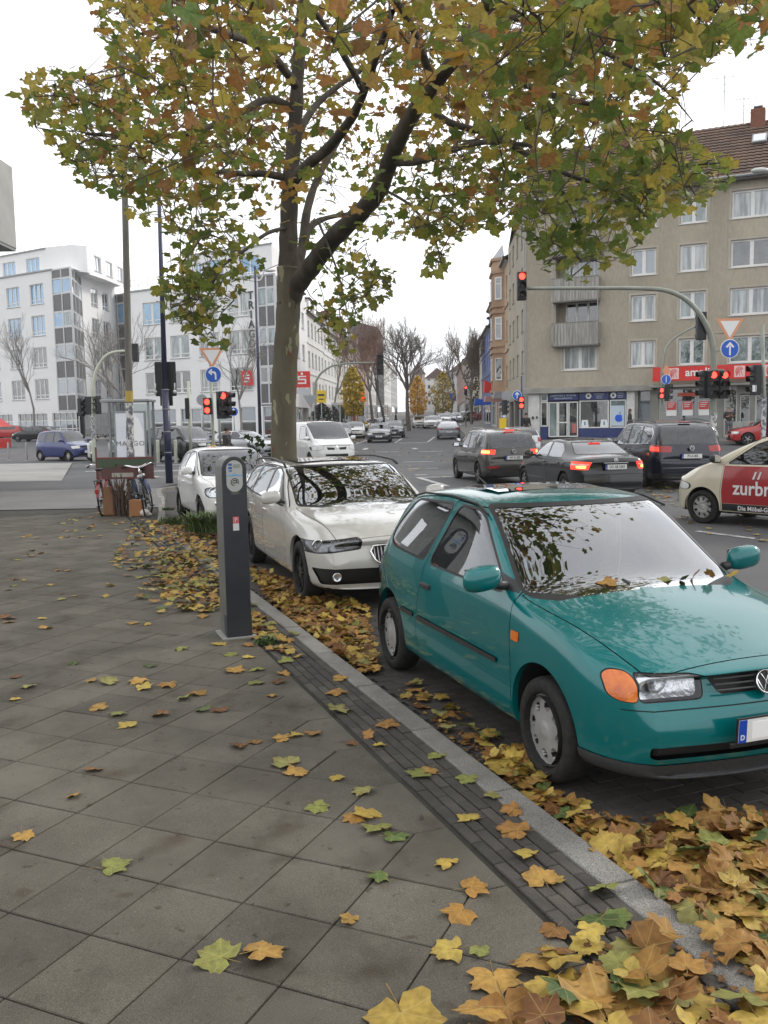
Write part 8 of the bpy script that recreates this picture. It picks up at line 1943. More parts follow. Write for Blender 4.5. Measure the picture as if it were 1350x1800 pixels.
# crown volume carved to the silhouette seen in the photograph
MASK=[(150,-400),(150,-20),(165,60),(200,95),(175,140),(120,110),(40,135),(28,175),(60,225),(95,262),(150,330),(205,345),(240,395),(262,385),(285,400),(300,470),(262,490),(268,515),(300,560),(350,610),(400,625),(405,560),(430,500),(465,480),(480,440),(540,430),(545,500),(535,560),(560,590),(590,635),(612,640),(625,590),(640,545),(690,520),(700,480),(665,470),(640,430),(690,425),(730,415),(750,440),(738,480),(770,492),(795,480),(790,430),(830,410),(900,400),(930,430),(950,470),(990,490),(1030,500),(1060,470),(1120,470),(1130,420),(1150,385),(1200,370),(1230,385),(1245,345),(1290,320),(1290,275),(1235,262),(1200,230),(1185,190),(1215,120),(1260,100),(1350,90),(1500,90),(1900,-100),(1900,-900),(0,-900)]
HOLES=[((395,345),(460,330),(480,390),(440,420),(400,400)),((660,380),(700,380),(700,410),(660,410))]
tg=np.random.default_rng(5)
LPX=[]
for L_,r0,r1 in LIMBS[:5]:
    s_=limb([LP(*p) for p in L_],r0,r1)
    for p0,p1,a_,c_ in s_:
        w_=p0+O_; q_=proj(*w_); LPX.append((q_[0],q_[1],w_[1]))
LPX=np.array(LPX)
clusters=[]
def cl_ok(c):
    if c[2]<2.9 or c[1]<3.8: return None
    q=proj(*c)
    if q is None or not poly_in(MASK,q[0],q[1]) or any(poly_in(h,q[0],q[1]) for h in HOLES): return None
    dl_=np.hypot(LPX[:,0]-q[0],LPX[:,1]-q[1]); m_=dl_<62
    if m_.any() and c[1]<LPX[m_,2].max()+.5 and tg.random()<.90: return None
    if c[0]>.43*c[1]+1.0 or c[0]<-.43*c[1]-1.5: return None
    return q
tries=0
while len(clusters)<560 and tries<80000:
    tries+=1; v=tg.normal(size=3); v/=np.linalg.norm(v); rad=tg.uniform(.25,1)**.45
    c=np.array([TX+1.6,TY-2.4,7.6])+v*rad*np.array([9.2,9.2,4.9]); q=cl_ok(c)
    if q is None or (c[1]<6.5 and tg.random()<.75) or (q[1]<-60 and tg.random()<.55): continue
    clusters.append((c,q[0],q[1]))
ALLM=[p for p in MASK]
for poly,Y0,Y1,n in (([(0,-40),(1350,-40),(1350,440),(0,440)],8,17.5,500),([(300,440),(430,430),(400,625),(350,610),(268,515)],10.5,13,34),([(560,430),(690,430),(690,520),(620,640),(545,560)],11.5,14,27),([(740,430),(795,430),(790,490),(745,480)],11,13,9),
    ([(900,400),(1130,400),(1060,470),(1000,500),(940,470)],9.5,11,14),([(40,135),(200,110),(260,200),(250,330),(95,262)],11,13,30),([(1130,230),(1290,270),(1285,320),(1200,380),(1120,400)],9,11,20),([(350,-60),(1300,-60),(1250,110),(400,150)],5,7.5,60)):
    xs_=[p[0] for p in poly]; ys_=[p[1] for p in poly]; k=0; tr_=0
    while k<n and tr_<n*50:
        tr_+=1; px=tg.uniform(min(xs_),max(xs_)); py=tg.uniform(min(ys_),max(ys_))
        if not poly_in(poly,px,py): continue
        c=np.array(D(px,py,tg.uniform(Y0,Y1))); q=cl_ok(c)
        if q is None: continue
        clusters.append((c,px,py)); k+=1
# a few explicit near clusters low in the frame
PAL=np.array([(.125,.18,.035),(.20,.215,.04),(.30,.24,.045),(.33,.20,.04),(.27,.135,.045),(.17,.10,.042),(.08,.135,.03),(.38,.31,.07)])
shapes=[leaf_shape(OUT_S,tg,.7,False,False) for _ in range(12)]
Vs=[];Fs=[];Cs=[];UV=[];tw=[];near=[]
CP=np.array([c for c,_,_ in clusters])-O_
dl=np.array([np.linalg.norm(pts_l-c,axis=1).min() for c in CP]); order=np.argsort(dl)
nodes=list(pts_l); nodes_a=np.array(nodes)
for ii in order:
    c,px,py=clusters[ii]; cl=CP[ii]; dd=np.linalg.norm(nodes_a-cl,axis=1); a0=nodes_a[dd.argmin()]; dm=dd.min()
    mid=(a0+cl)/2+tg.normal(0,.10*min(1,dm),3)+np.array([0,0,.05])
    if dm<2.4: tw+=[(a0,mid,.010,.008),(mid,cl,.008,.005)]
    nodes_a=np.vstack([nodes_a,cl[None]])
    n=int(tg.integers(6,17)*(.72 if (py>330 or px<230 or px>1120) else 1.)); edge=0
    # colour by position: greener outside and low left/right edge, brown inside high
    g_=.24+min(1,max(0,(py-180)/280.))*.50+.26*(abs(px-560)>330)
    R_=rotmats(n,tg,1.05); 
    for k in range(n):
        o=cl+tg.normal(0,.26,3)*np.array([1,1,.8]); w=o+O_; q=proj(*w)
        if q is None or not poly_in(MASK,q[0],q[1]): continue
        if w[1]<2.8: continue
        s_=tg.uniform(.062,.115)
        if tg.random()<.33: tw.append((cl,o,.004,.002))
        V,F_,uv=shapes[tg.integers(0,12)]; V2=(V*s_)@R_[k].T+o
        u=tg.random()
        if u<g_: base_=PAL[[0,1,6,0,1][tg.integers(0,5)]]
        elif u<g_+.30: base_=PAL[[2,7,1,2][tg.integers(0,4)]]
        else: base_=PAL[[3,4,5,2,3,4][tg.integers(0,6)]]
        col=base_*tg.uniform(.95,1.6); cc=np.tile(col,(len(V),1)); 
        cc[1:]*= tg.uniform(.78,1.05); cc[1:]=cc[1:]*.85+.15*PAL[4]
        d_=np.linalg.norm(w-np.array([0,0,CAM_H])); near.append(d_); Vs.append(V2);Fs.append(F_);Cs.append(cc);UV.append(uv)
crown=wood_obj('crown',tw,mat('twig_brown',(.085,.065,.045),.85),plane)
idx=np.argsort(near); vis=[i for i in idx if True]
# 300 nearest visible leaves are pieces of their own
cnt=0; rest=[]
for i in idx:
    c0=Vs[i].mean(0)+O_; q=proj(*c0)
    if cnt<300 and q and -30<q[0]<1380 and -30<q[1]<1000:
        build_merged('leaf',[Vs[i]],[Fs[i]],None,[Cs[i]],LEAFT,crown,True); cnt+=1
    else: rest.append(i)
tag(build_merged('leaf',[Vs[i] for i in rest],[Fs[i] for i in rest],None,[Cs[i] for i in rest],LEAFT,crown,True),kind='stuff')
# ---------------------------------------------------------------- bare street trees
BARK2=mat('bark_grey',(.19,.17,.15),.9,col2=(.12,.105,.095),scale=3,coord='World'); BARK3=mat('bark_reddish',(.36,.23,.18),.9,col2=(.15,.075,.055),scale=3,coord='World'); BARKP=mat('bark_pale',(.30,.28,.26),.9,col2=(.22,.205,.19),scale=3,coord='World')
def bare_tree(x,y,h,label,seed,spread=.5,trunk=.28,r=.16,levels=5,nb=3,m=BARK2,up=.5,lean=0.,twm=None,group=None,lenf=.72,name='bare_tree'):
    rg=np.random.default_rng(seed); rt=empty(name,(x,y,zg(x,y)),0,label,'tree',group); S1=[];S2=[]
    def rec(p,d,L_,r_,lv):
        n=3; q=p
        for i in range(n):
            d=d+rg.normal(0,.09,3)+np.array([0,0,up*.06]); d/=np.linalg.norm(d); q2=q+d*L_/n; ra=r_*(1-.35*i/n);rb=r_*(1-.35*(i+1)/n); (S1 if lv<=1 else S2).append((q,q2,max(ra*(.8 if lv>1 else 1),.007),max(rb*(.8 if lv>1 else 1),.007))); q=q2
            if lv>=1 and lv<levels and i<n-1 and rg.random()<.75: side(q,d,L_*.62,r_*.45,lv+1)
        if lv<levels:
            for k in range(nb if lv<2 else 2): side(q,d,L_*lenf*rg.uniform(.75,1.1),r_*.62,lv+1,k)
    def side(p,d,L_,r_,lv,k=0):
        a=rg.normal(size=3); a-=a.dot(d)*d; a/=np.linalg.norm(a); dd=d+a*spread*rg.uniform(.6,1.3); dd[2]+=up*.25; dd/=np.linalg.norm(dd); rec(p,dd,L_,r_,lv)
    L0=h*trunk
    rec(np.zeros(3),np.array([lean,0,1.]),L0,r,0)
    # rescale to requested height
    top=max(s_[1][2] for s_ in S1+S2); k=h/top
    f=lambda S: [(a*np.array([k,k,k]),b_*np.array([k,k,k]),c_,d_) for a,b_,c_,d_ in S]
    wood_obj('trunk',f(S1),m,rt); wood_obj('crown',f(S2),twm or m,rt); return rt
SG='bare trees along the street'
def tp(px,Y): return D(px,750,Y)[0],Y
for (px,Y,h,lab,sd_,kw) in ((58,88,12.0,'bare slim tree before the far left office block',3,dict(spread=.45,m=BARKP,r=.12,up=.8)),
    (205,78,11.5,'bare tree left of the tall grey post before the office block',4,dict(spread=.55,m=BARKP,r=.16)),(228,74,10.5,'bare tree directly behind the tall grey post',14,dict(spread=.5,m=BARKP,r=.14)),
    (427,70,9.8,'slim bare tree between the TRIAGON letters and the arrow sign',5,dict(spread=.55,m=BARKP,r=.11,up=.7)),
    (583,92,12.5,'pale bare tree right of the big trunk near the yellow stop sign',6,dict(spread=.5,m=BARKP,r=.15,up=.8)),
    (655,88,14.2,'large multi-stemmed reddish bare tree at the left kerb',7,dict(spread=.42,m=BARK2,twm=BARK3,r=.17,trunk=.20,nb=4,levels=6,up=.9)),
    (679,100,13.5,'reddish bare tree behind the multi-stemmed one',8,dict(spread=.45,m=BARK2,twm=BARK3,r=.15,trunk=.3,nb=4,levels=6)),
    (719,98,14.5,'tallest bare tree with a thick trunk left of the road',9,dict(spread=.60,m=BARK2,r=.26,trunk=.36,nb=4,levels=6)),
    (792,150,16,'leaning slim bare tree near the middle of the street',10,dict(spread=.5,m=BARK2,r=.22,lean=.22)),
    (829,106,14.0,'dense upright bare tree at the right kerb of the street',11,dict(spread=.38,m=BARK2,twm=mat('bark_olive',(.15,.11,.07),.9),r=.19,trunk=.22,nb=4,levels=6,up=1.0)),
    (846,118,13.0,'second dense bare tree just behind the upright one at right',12,dict(spread=.4,m=BARK2,r=.16,trunk=.25,nb=4,levels=6,up=.9)),
    (765,240,17,'small distant bare tree at the far left kerb',13,dict(spread=.5,m=BARK2,r=.25,levels=4)),(740,200,15,'faint distant bare tree behind the tallest one',15,dict(spread=.5,m=BARKP,r=.22,levels=4))):
    bare_tree(*tp(px,Y),h*(.88 if px>600 else 1.),lab,sd_,group=SG,**kw)
def leafy_tree(x,y,h,w,z0,label,cols,seed,n=700,s=.16,name='ginkgo_tree'):
    rg=np.random.default_rng(seed); rt=empty(name,(x,y,zg(x,y)),0,label,'tree'); sg=[(np.zeros(3),np.array([0,0,z0]),.09,.07),(np.array([0,0,z0]),np.array([0,0,h*.9]),.07,.02)]
    A=[];B_=[];C_=[]
    for _ in range(14):
        z=rg.uniform(z0,h*.85); a=rg.uniform(0,6.28); L_=w*.45*(1-(z-z0)/(h-z0)*.7); sg.append((np.array([0,0,z]),np.array([math.cos(a)*L_,math.sin(a)*L_,z+L_*.6]),.025,.01))
    wood_obj('trunk',sg,BARK2,rt); shp=[leaf_shape(OUT_S,rg,.6,False,False) for _ in range(4)]; R_=rotmats(n,rg)
    for k in range(n):
        t=rg.uniform(0,1); z=z0+(h-z0)*t; rr=w/2*math.sin(math.pi*min(1,(t*.85+.15)))**.7*rg.uniform(0,1)**.5; a=rg.uniform(0,6.28)+.6*math.sin(z*3); V,F_,uv=shp[k%4]; A.append((V*s*rg.uniform(.8,1.3))@R_[k].T+np.array([rr*math.cos(a),rr*math.sin(a),z])); B_.append(F_); C_.append(np.tile(np.array(cols[rg.integers(0,len(cols))])*rg.uniform(.75,1.2),(len(V),1)))
    tag(build_merged('crown',A,B_,None,C_,LEAFT,rt),kind='stuff'); return rt
YC=[(.75,.50,.03),(.65,.46,.04),(.55,.42,.05),(.28,.27,.04)]
leafy_tree(*tp(622,86),6.3,2.3,1.9,'small bright yellow ginkgo tree at the left kerb beside the glazed porch',YC,21,1100,.17)
leafy_tree(*tp(735,112),6.2,2.6,1.6,'orange-yellow small tree right of the tallest bare trunk',[(.75,.46,.05),(.62,.36,.05)],22,700,.17)
leafy_tree(*tp(779,140),7.5,4.0,1.4,'yellow-green small tree farther down the left side',[(.45,.36,.07),(.32,.27,.06),(.60,.40,.06)],23,800,.2)
leafy_tree(*tp(843,122),10.0,4.6,2.2,'olive-green autumn tree between the bare trees at the right kerb',[(.13,.12,.03),(.20,.14,.04),(.10,.10,.03)],24,1100,.19,name='autumn_tree')
leafy_tree(*tp(566,84),3.0,2.4,.2,'dark round evergreen bush between trunk and pale bare tree',[(.03,.045,.025),(.05,.05,.03)],25,500,.16,name='bush')
# ================================================================ fallen leaves
lg=np.random.default_rng(99)
KIND={'yellow':[(.46,.32,.055),(.42,.29,.06),(.50,.37,.08)],'lime':[(.26,.26,.07),(.22,.24,.06),(.30,.28,.09)],'ochre':[(.38,.20,.045),(.34,.17,.045),(.42,.245,.06)],'brown':[(.20,.085,.026),(.15,.066,.025),(.26,.12,.035)],'green':[(.08,.125,.035),(.10,.15,.04),(.06,.10,.03)]}
KN={'yellow':'yellow','lime':'yellow-green','ochre':'ochre','brown':'rusty','green':'green'}
LSH=[leaf_shape(OUT_D,lg,c,True,True) for c in (.4,.5,.7,.8,.9,1.0,1.15,1.25,1.35,1.5,.6,.75)]
def leaf_cols(V,uv,kind,rg):
    b_=np.array(KIND[kind][rg.integers(0,3)])*rg.uniform(.66,1.08); rr=np.clip(np.hypot(uv[:,0],uv[:,1]),0,1.1); e=(.13,.065,.03) if kind!='green' else (.22,.18,.04); k=rg.uniform(.1,.75)*np.clip((rr-.4)/.6,0,1)**1.2*rg.uniform(.3,1,len(rr))
    c=b_[None,:]*(1-k[:,None])+np.array(e)[None,:]*k[:,None]; c[rr>1.1-1e-9]=c[rr>1.1-1e-9]
    st=uv[:,0]>4; c[st]=np.array([.30,.20,.07]); return c
ZL=[max(0.,-float(np.percentile(V[:,2],12))) for V,_,_ in LSH]
LM={}
for kd in KIND:
    for i,(V,F_,uv) in enumerate(LSH):
        o=build_merged('fallen_leaf',[V],[F_],[uv],[leaf_cols(V,uv,kd,lg)],LEAFG); COL.objects.unlink(o); LM[(kd,i)]=o.data; bpy.data.objects.remove(o)
def onground(x,y):
    s,t=toK(x,y)
    return .104 if t>0 and y<27.5 else max(zg(x,y),0)+(.033 if (t>-2.15 and y<12) else .014)
FL=[] # x,y,z,kind,size,rot,tilt
def add_leaf(x,y,kind,size,z=None,tilt=None,zone=''):
    FL.append([x,y,(onground(x,y)+.003 if z is None else z),kind,size,lg.uniform(0,6.28),abs(lg.normal(0,.16)) if tilt is None else tilt,zone])
KM={'y':'yellow','yg':'lime','o':'ochre','b':'brown','g':'green','dg':'green'}
HAND=[(390,1684,'yg',1.15),(455,1676,'o',1.15),(196,1521,'yg',.95),(40,1466,'o',.7),(166,1351,'b',.75),(132,1396,'o',.6),(424,1308,'b',.85),(450,1300,'o',.6),(500,1294,'o',.8),(522,1290,'y',.6),(547,1286,'o',.8),(506,1340,'yg',1.2),(519,1357,'o',.9),(591,1363,'y',.6),(638,1387,'yg',.8),(556,1416,'yg',.85),(650,1432,'y',1.1),(622,1434,'o',.8),(668,1455,'yg',1.2),(690,1468,'g',.9),
(662,1538,'dg',.7),(618,1615,'o',.55),(788,1516,'y',.75),(828,1560,'o',.85),(812,1604,'o',.85),(794,1668,'y',.95),(843,1667,'yg',.6),(976,1632,'b',.75),(826,1436,'y',.8),(910,1459,'o',1.15),(928,1499,'y',.8),(955,1546,'o',1.0),(975,1548,'y',.6),(1065,1560,'yg',1.0),(745,1358,'yg',1.1),(755,1350,'o',.7),(770,1326,'yg',.8),(826,1366,'yg',.9),(863,1395,'yg',.7),(904,1421,'o',.8),(1055,1618,'dg',1.1),(1078,1612,'g',.8),(705,1785,'y',1.9),(946,1692,'o',1.2),(868,1716,'o',1.25),(985,1768,'y',1.8),(1060,1782,'o',1.9),(1130,1668,'yg',1.4),(1120,1690,'yg',1.3),(1175,1765,'yg',1.3),(1010,1735,'y',1.2),(1240,1780,'y',1.2),(930,1745,'y',.9),(1170,1720,'o',1.0),(1215,1745,'o',.9),
(173,1243,'o',.95),(211,1251,'yg',.8),(225,1273,'y',.85),(282,1254,'b',.9),(165,1193,'o',.7),(196,1196,'yg',1.1),(246,1193,'o',1.1),(250,1206,'y',1.),(300,1201,'o',1.05),(347,1215,'o',.9),(320,1225,'yg',.8),(357,1244,'g',.7),(387,1244,'b',.75),(408,1175,'o',1.3),(452,1174,'yg',.9),(450,1198,'yg',.8),(487,1196,'b',.8),(503,1160,'yg',.8),(497,1182,'o',.7),(480,1220,'o',.6),(30,1186,'b',.7),(50,1203,'yg',.8),(27,1226,'y',.6),(131,1162,'dg',.7),(262,1167,'g',.8),(320,1138,'yg',.8),(385,1128,'y',.9),(403,1147,'yg',.8),(438,1152,'y',.7),(440,1130,'o',.7),(595,1215,'o',1.1),(590,1245,'yg',1.2),(680,1269,'o',1.1),(645,1291,'o',.6),(665,1306,'y',.6),(620,1303,'b',.55),(600,1190,'o',.8),(520,1112,'yg',.8),(20,1083,'b',.8),(16,1090,'o',.7),(75,1083,'y',.6),(235,1092,'o',.8),(258,1094,'y',.6),(108,1040,'b',.5),(130,1044,'y',.5),(60,925,'o',.5),(740,1222,'o',1.0),(745,1228,'o',.8)]
for px,py,c,s_ in HAND:
    x,y=G(px,py+4,.104); kk,tt=toK(x,y)
    if tt<-.02: x,y=G(px,py+4,.03)
    add_leaf(x,y,KM[c],s_*.095,zone='hand')
NHAND=len(FL)
def zone(poly,n,mix,size,zone_,heap=0.,ztop=0.,plane_z=.03):
    xs_=[p[0] for p in poly];ys_=[p[1] for p in poly]; k=0;tr_=0
    W_=[G(x,y,plane_z) for x,y in poly]; ax=[p[0] for p in W_];ay=[p[1] for p in W_]
    while k<n and tr_<n*60:
        tr_+=1; x=lg.uniform(min(ax),max(ax)); y=lg.uniform(min(ay),max(ay))
        if not poly_in(W_,x,y): continue
        h=heap*lg.uniform(0,1); kd=lg.choice(list(mix.keys()),p=np.array(list(mix.values()))/sum(mix.values()))
        add_leaf(x,y,kd,lg.uniform(*size),z=onground(x,y)+.004+h,tilt=abs(lg.normal(0,.18+3.2*min(heap,.1))),zone=zone_); k+=1
MIXH={'yellow':.26,'lime':.08,'ochre':.34,'brown':.28,'green':.04}; MIXY={'yellow':.36,'lime':.18,'ochre':.28,'brown':.13,'green':.05}; MIXB={'yellow':.2,'lime':.03,'ochre':.4,'brown':.37}
zone([(1000,1440),(1130,1462),(1240,1440),(1350,1445),(1560,1470),(1700,1900),(1380,1830),(1290,1720),(1190,1640),(1085,1545)],720,MIXH,(.045,.10),'heap',.05)
zone([(1080,1500),(1200,1490),(1350,1500),(1600,1560),(1600,1850),(1330,1760),(1200,1650)],260,MIXH,(.05,.105),'heap',.07)
zone([(905,1720),(1010,1660),(1110,1640),(1200,1650),(1350,1740),(1400,1850),(820,1860),(840,1790)],44,MIXH,(.07,.115),'pave_near',.05,plane_z=.104)
zone([(700,1215),(745,1195),(1010,1410),(1060,1500),(980,1455),(830,1335)],40,MIXY,(.06,.09),'gutter',.03)
zone([(820,1290),(930,1330),(1000,1420),(1030,1480),(880,1370)],62,MIXY,(.06,.095),'gutter',.04)
zone([(438,1000),(560,1045),(640,1070),(668,1190),(620,1180),(560,1130),(470,1050)],800,MIXH,(.06,.09),'between',.05)
zone([(445,1010),(530,1060),(650,1170),(600,1160),(480,1065)],200,MIXB,(.06,.09),'between',.04)
zone([(235,915),(382,930),(388,1090),(275,1082),(240,1045),(200,985)],260,MIXY,(.06,.09),'meter',.03,plane_z=.104)
zone([(275,975),(385,965),(388,1078),(290,1075)],260,MIXY,(.06,.09),'meter',.05,plane_z=.104)
zone([(295,905),(385,925),(385,975),(330,965),(260,930)],220,MIXB,(.06,.09),'meter',.04,plane_z=.104)
zone([(150,900),(380,905),(380,935),(110,940),(90,925)],60,MIXY,(.055,.08),'pave_far',.01,plane_z=.104)
zone([(0,930),(250,925),(250,1100),(0,1120)],34,MIXY,(.055,.08),'pave_far',0,plane_z=.104)
zone([(440,1060),(480,1100),(540,1160),(480,1150),(430,1110)],45,MIXY,(.06,.085),'strip',0.01,plane_z=.104)
zone([(285,880),(345,862),(345,905),(300,920)],22,MIXY,(.06,.08),'bayend',0)
zone([(1110,862),(1180,850),(1350,900),(1350,960),(1240,940)],60,MIXY,(.07,.10),'road')
zone([(1120,850),(1215,850),(1215,885),(1150,880)],70,MIXY,(.07,.10),'road')
zone([(600,790),(900,790),(920,850),(740,880),(640,850)],130,MIXY,(.07,.10),'road')
zone([(560,788),(620,770),(660,766),(640,782),(600,795)],420,MIXB,(.09,.14),'farkerb',.05)
zone([(690,766),(735,752),(752,752),(712,765)],160,MIXB,(.10,.15),'farkerb',.05)
zone([(830,770),(845,745),(862,742),(850,775)],120,MIXB,(.10,.15),'farkerb',.05)
for poly,n in (([(1000,1440),(1350,1445),(1600,1500),(1600,1900),(1290,1720),(1085,1545)],420),([(905,1720),(1110,1640),(1350,1740),(1400,1850),(820,1860)],110),([(700,1215),(1010,1410),(1060,1500),(830,1335)],220),([(438,1000),(668,1190),(560,1130)],150)):
    zone(poly,n,{'brown':.7,'ochre':.3},(.012,.028),'crumb',.01)
# leaves lying on the bonnet and against the windscreen of the teal car
for (px,py,kd,s_,tl,dz) in ((1062,1014,'ochre',.062,1.3,.045),(1066,1031,'ochre',.085,.25,.02),(1130,1023,'yellow',.06,.3,.015),(1165,1022,'lime',.06,.2,.015),(1222,1019,'brown',.055,.9,.02),(1247,1018,'ochre',.05,1.0,.02),(1200,1022,'green',.04,.6,.015),(1285,1016,'yellow',.06,.5,.015)):
    x,y=G(px,py,.99); FL.append([x,y,.985+dz,kd,s_,lg.uniform(0,6.28),tl,'bonnet'])
PLACE={'hand':'on the grey slabs','heap':'in the heap before the teal car','pave_near':'in the drift over the kerb','gutter':'in the gutter beside the teal car','between':'between white estate and teal car','meter':'beside the parking meter','pave_far':'on the far pavement slabs','strip':'on the dark brick strip by the meter','bayend':'in the empty bay end','road':'on the asphalt of the junction','farkerb':'far kerb','crumb':'crumbs','bonnet':'on the teal bonnet'}
dist=[( (r[0]**2+r[1]**2+(CAM_H-r[2])**2)**.5/(r[4]/.08)- (5 if r[7]=='bonnet' else 0) +(0 if r[7] in ('hand','bonnet') else .6),i) for i,r in enumerate(FL)]
dist.sort(); top=set()
for d_,i in dist:
    if len(top)>=300: break
    q=proj(FL[i][0],FL[i][1],FL[i][2])
    if q and -20<q[0]<1370 and q[1]<1830: top.add(i)
Vs=[];Fs=[];UV=[];Cs=[]
for i,(x,y,z,kd,s_,rz,tl,zn) in enumerate(FL):
    v=int(lg.integers(0,len(LSH)))
    if zn=='hand': v=int(lg.choice([0,1,2,10,11,3,4,5]))
    ax=lg.uniform(0,6.28); M=Matrix.Translation((x,y,z+ .35*s_*math.sin(min(tl,1.2))+ZL[v]*s_*.8))@Matrix.Rotation(ax,4,'Z')@Matrix.Rotation(tl,4,'X')@Matrix.Rotation(rz,4,'Z')@Matrix.Diagonal((s_*lg.uniform(.85,1.1),s_,s_*.8,1))
    if i in top:
        o=bpy.data.objects.new('fallen_leaf',LM[(kd,v)]); o.matrix_world=M; link(o)
        place=PLACE[zn]
        if zn=='hand':
            s1,t1=toK(x,y); place='on the brick strip' if .13<t1<.49 else ('on the kerb stone' if 0<t1<=.13 else ('in the gutter' if t1<=0 else 'on the grey slabs'))
        q=proj(x,y,z); nb_=min(((FL[j][0]-x)**2+(FL[j][1]-y)**2,j) for j in top if j!=i)[1]
        szw='large' if s_>.095 else ('small' if s_<.066 else 'mid-sized'); hp='left' if q[0]<450 else ('centre' if q[0]<900 else 'right'); vp='bottom' if q[1]>1550 else ('lower' if q[1]>1300 else 'middle')
        lab='%s %s leaf %s by a %s one, %s %s'%(szw,KN[kd],place,KN[FL[nb_][3]],vp,hp)
        tag(o,lab,'leaf',lab.replace(' leaf ',' leaves '))
    else:
        V,F_,uv=LSH[v]; Mn=np.array(M); V2=V@Mn[:3,:3].T+Mn[:3,3]; Vs.append(V2);Fs.append(F_);UV.append(uv);Cs.append(leaf_cols(V,uv,kd,lg))
tag(build_merged('fallen_leaves',Vs,Fs,UV,Cs,LEAFG),kind='stuff',label='drifts of fallen plane leaves in gutter, on pavement and along the kerbs')
# weeds at the kerb near the small white car
WG=mat('weed_green',(.045,.085,.018),.6,col2=(.09,.13,.03),scale=8,coord='World')
def weeds(x,y,z,w,h,n,label,name='weed_clump'):
    rt=empty(name,(x,y,z),0,label,'weeds'); V=[];Fc=[]
    for k in range(n):
        a=lg.uniform(0,6.28); r_=w*lg.uniform(0,1)**.6; bx,by=r_*math.cos(a),r_*.6*math.sin(a); L_=h*lg.uniform(.4,1); b2=lg.uniform(0,6.28); bend=L_*lg.uniform(.2,.8); wd=lg.uniform(.006,.016); i0=len(V)
        for j,t in enumerate((0,.5,1)):
            cx_,cy_=bx+math.cos(b2)*bend*t*t,by+math.sin(b2)*bend*t*t; zz=L_*t*(1-.25*t); ww=wd*(1.2 if j==1 else .8 if j==0 else .1); V+=[(cx_-math.sin(b2)*ww,cy_+math.cos(b2)*ww,zz),(cx_+math.sin(b2)*ww,cy_-math.cos(b2)*ww,zz)]
        Fc+=[(i0,i0+1,i0+3,i0+2),(i0+2,i0+3,i0+5,i0+4)]
    tag(meshobj('blades',V,Fc,WG,rt),kind='stuff'); return rt
x,y=G(345,935,.1); weeds(x+.25,y+.1,.1,.45,.48,900,'lush green weed clump at the kerb between the small white car and the meter')
x,y=G(300,922,.1); weeds(x,y,.1,.25,.22,200,'low weed tuft left of the large weed clump at the curved kerb')
x,y=G(468,1132,.1); weeds(x,y,.1,.10,.09,110,'small grass tuft just right of the parking meter foot',name='grass_tuft')
x,y=G(295,897,.1); weeds(x,y,.1,.12,.10,80,'thin green moss edge along the inside of the curved kerb',name='grass_tuft')
# leafy sprig growing from the trunk in front of the small white car
rt=empty('trunk_shoot',(TX-.3,TY-.25,1.35),0,'dark green leafy shoot beside the trunk over the small white car windscreen','shoot'); A=[];B_=[];C_=[]; R_=rotmats(26,lg)
for k in range(26):
    V,F_,uv=shapes[k%12]; A.append((V*lg.uniform(.05,.09))@R_[k].T+np.array([lg.normal(-.12,.14),lg.normal(0,.12),lg.uniform(-.25,.42)])); B_.append(F_); C_.append(np.tile(np.array((.035,.06,.02))*lg.uniform(.6,1.3),(len(V),1)))
tag(build_merged('foliage',A,B_,None,C_,LEAFT,rt),kind='stuff'); b=MB(); b.tube([(.12,.1,-1.3),(.0,0,-.4),(-.1,0,.3)],[.012,.009,.004],5); b.build('stem',MATS['twig_brown'],rt)
# ================================================================ people
SKIN=mat('skin',(.42,.24,.17),.55); HAIRD=mat('hair_dark',(.03,.022,.018),.7); HAIRG=mat('hair_grey',(.18,.16,.14),.8)
def skin_mesh(name,J,E_,m,parent,sub=2,root=0):
    me=bpy.data.meshes.new(name); me.from_pydata([j[0] for j in J],E_,[]); o=bpy.data.objects.new(name,me)
    sk=o.modifiers.new('s','SKIN'); 
    if not me.skin_vertices: me.skin_vertices.new(name='')
    for i,j in enumerate(J): r=j[1]; me.skin_vertices[0].data[i].radius=(r if isinstance(r,tuple) else (r,r)); me.skin_vertices[0].data[i].use_root=(i==root)
    sk.use_smooth_shade=True; sb=o.modifiers.new('b','SUBSURF'); sb.levels=sub; sb.render_levels=sub
    m2=evaluated(o)
    m2.name=name; m2.materials.clear(); m2.materials.append(m); m2.polygons.foreach_set('use_smooth',[True]*len(m2.polygons)); ob=bpy.data.objects.new(name,m2); return link(ob,parent)
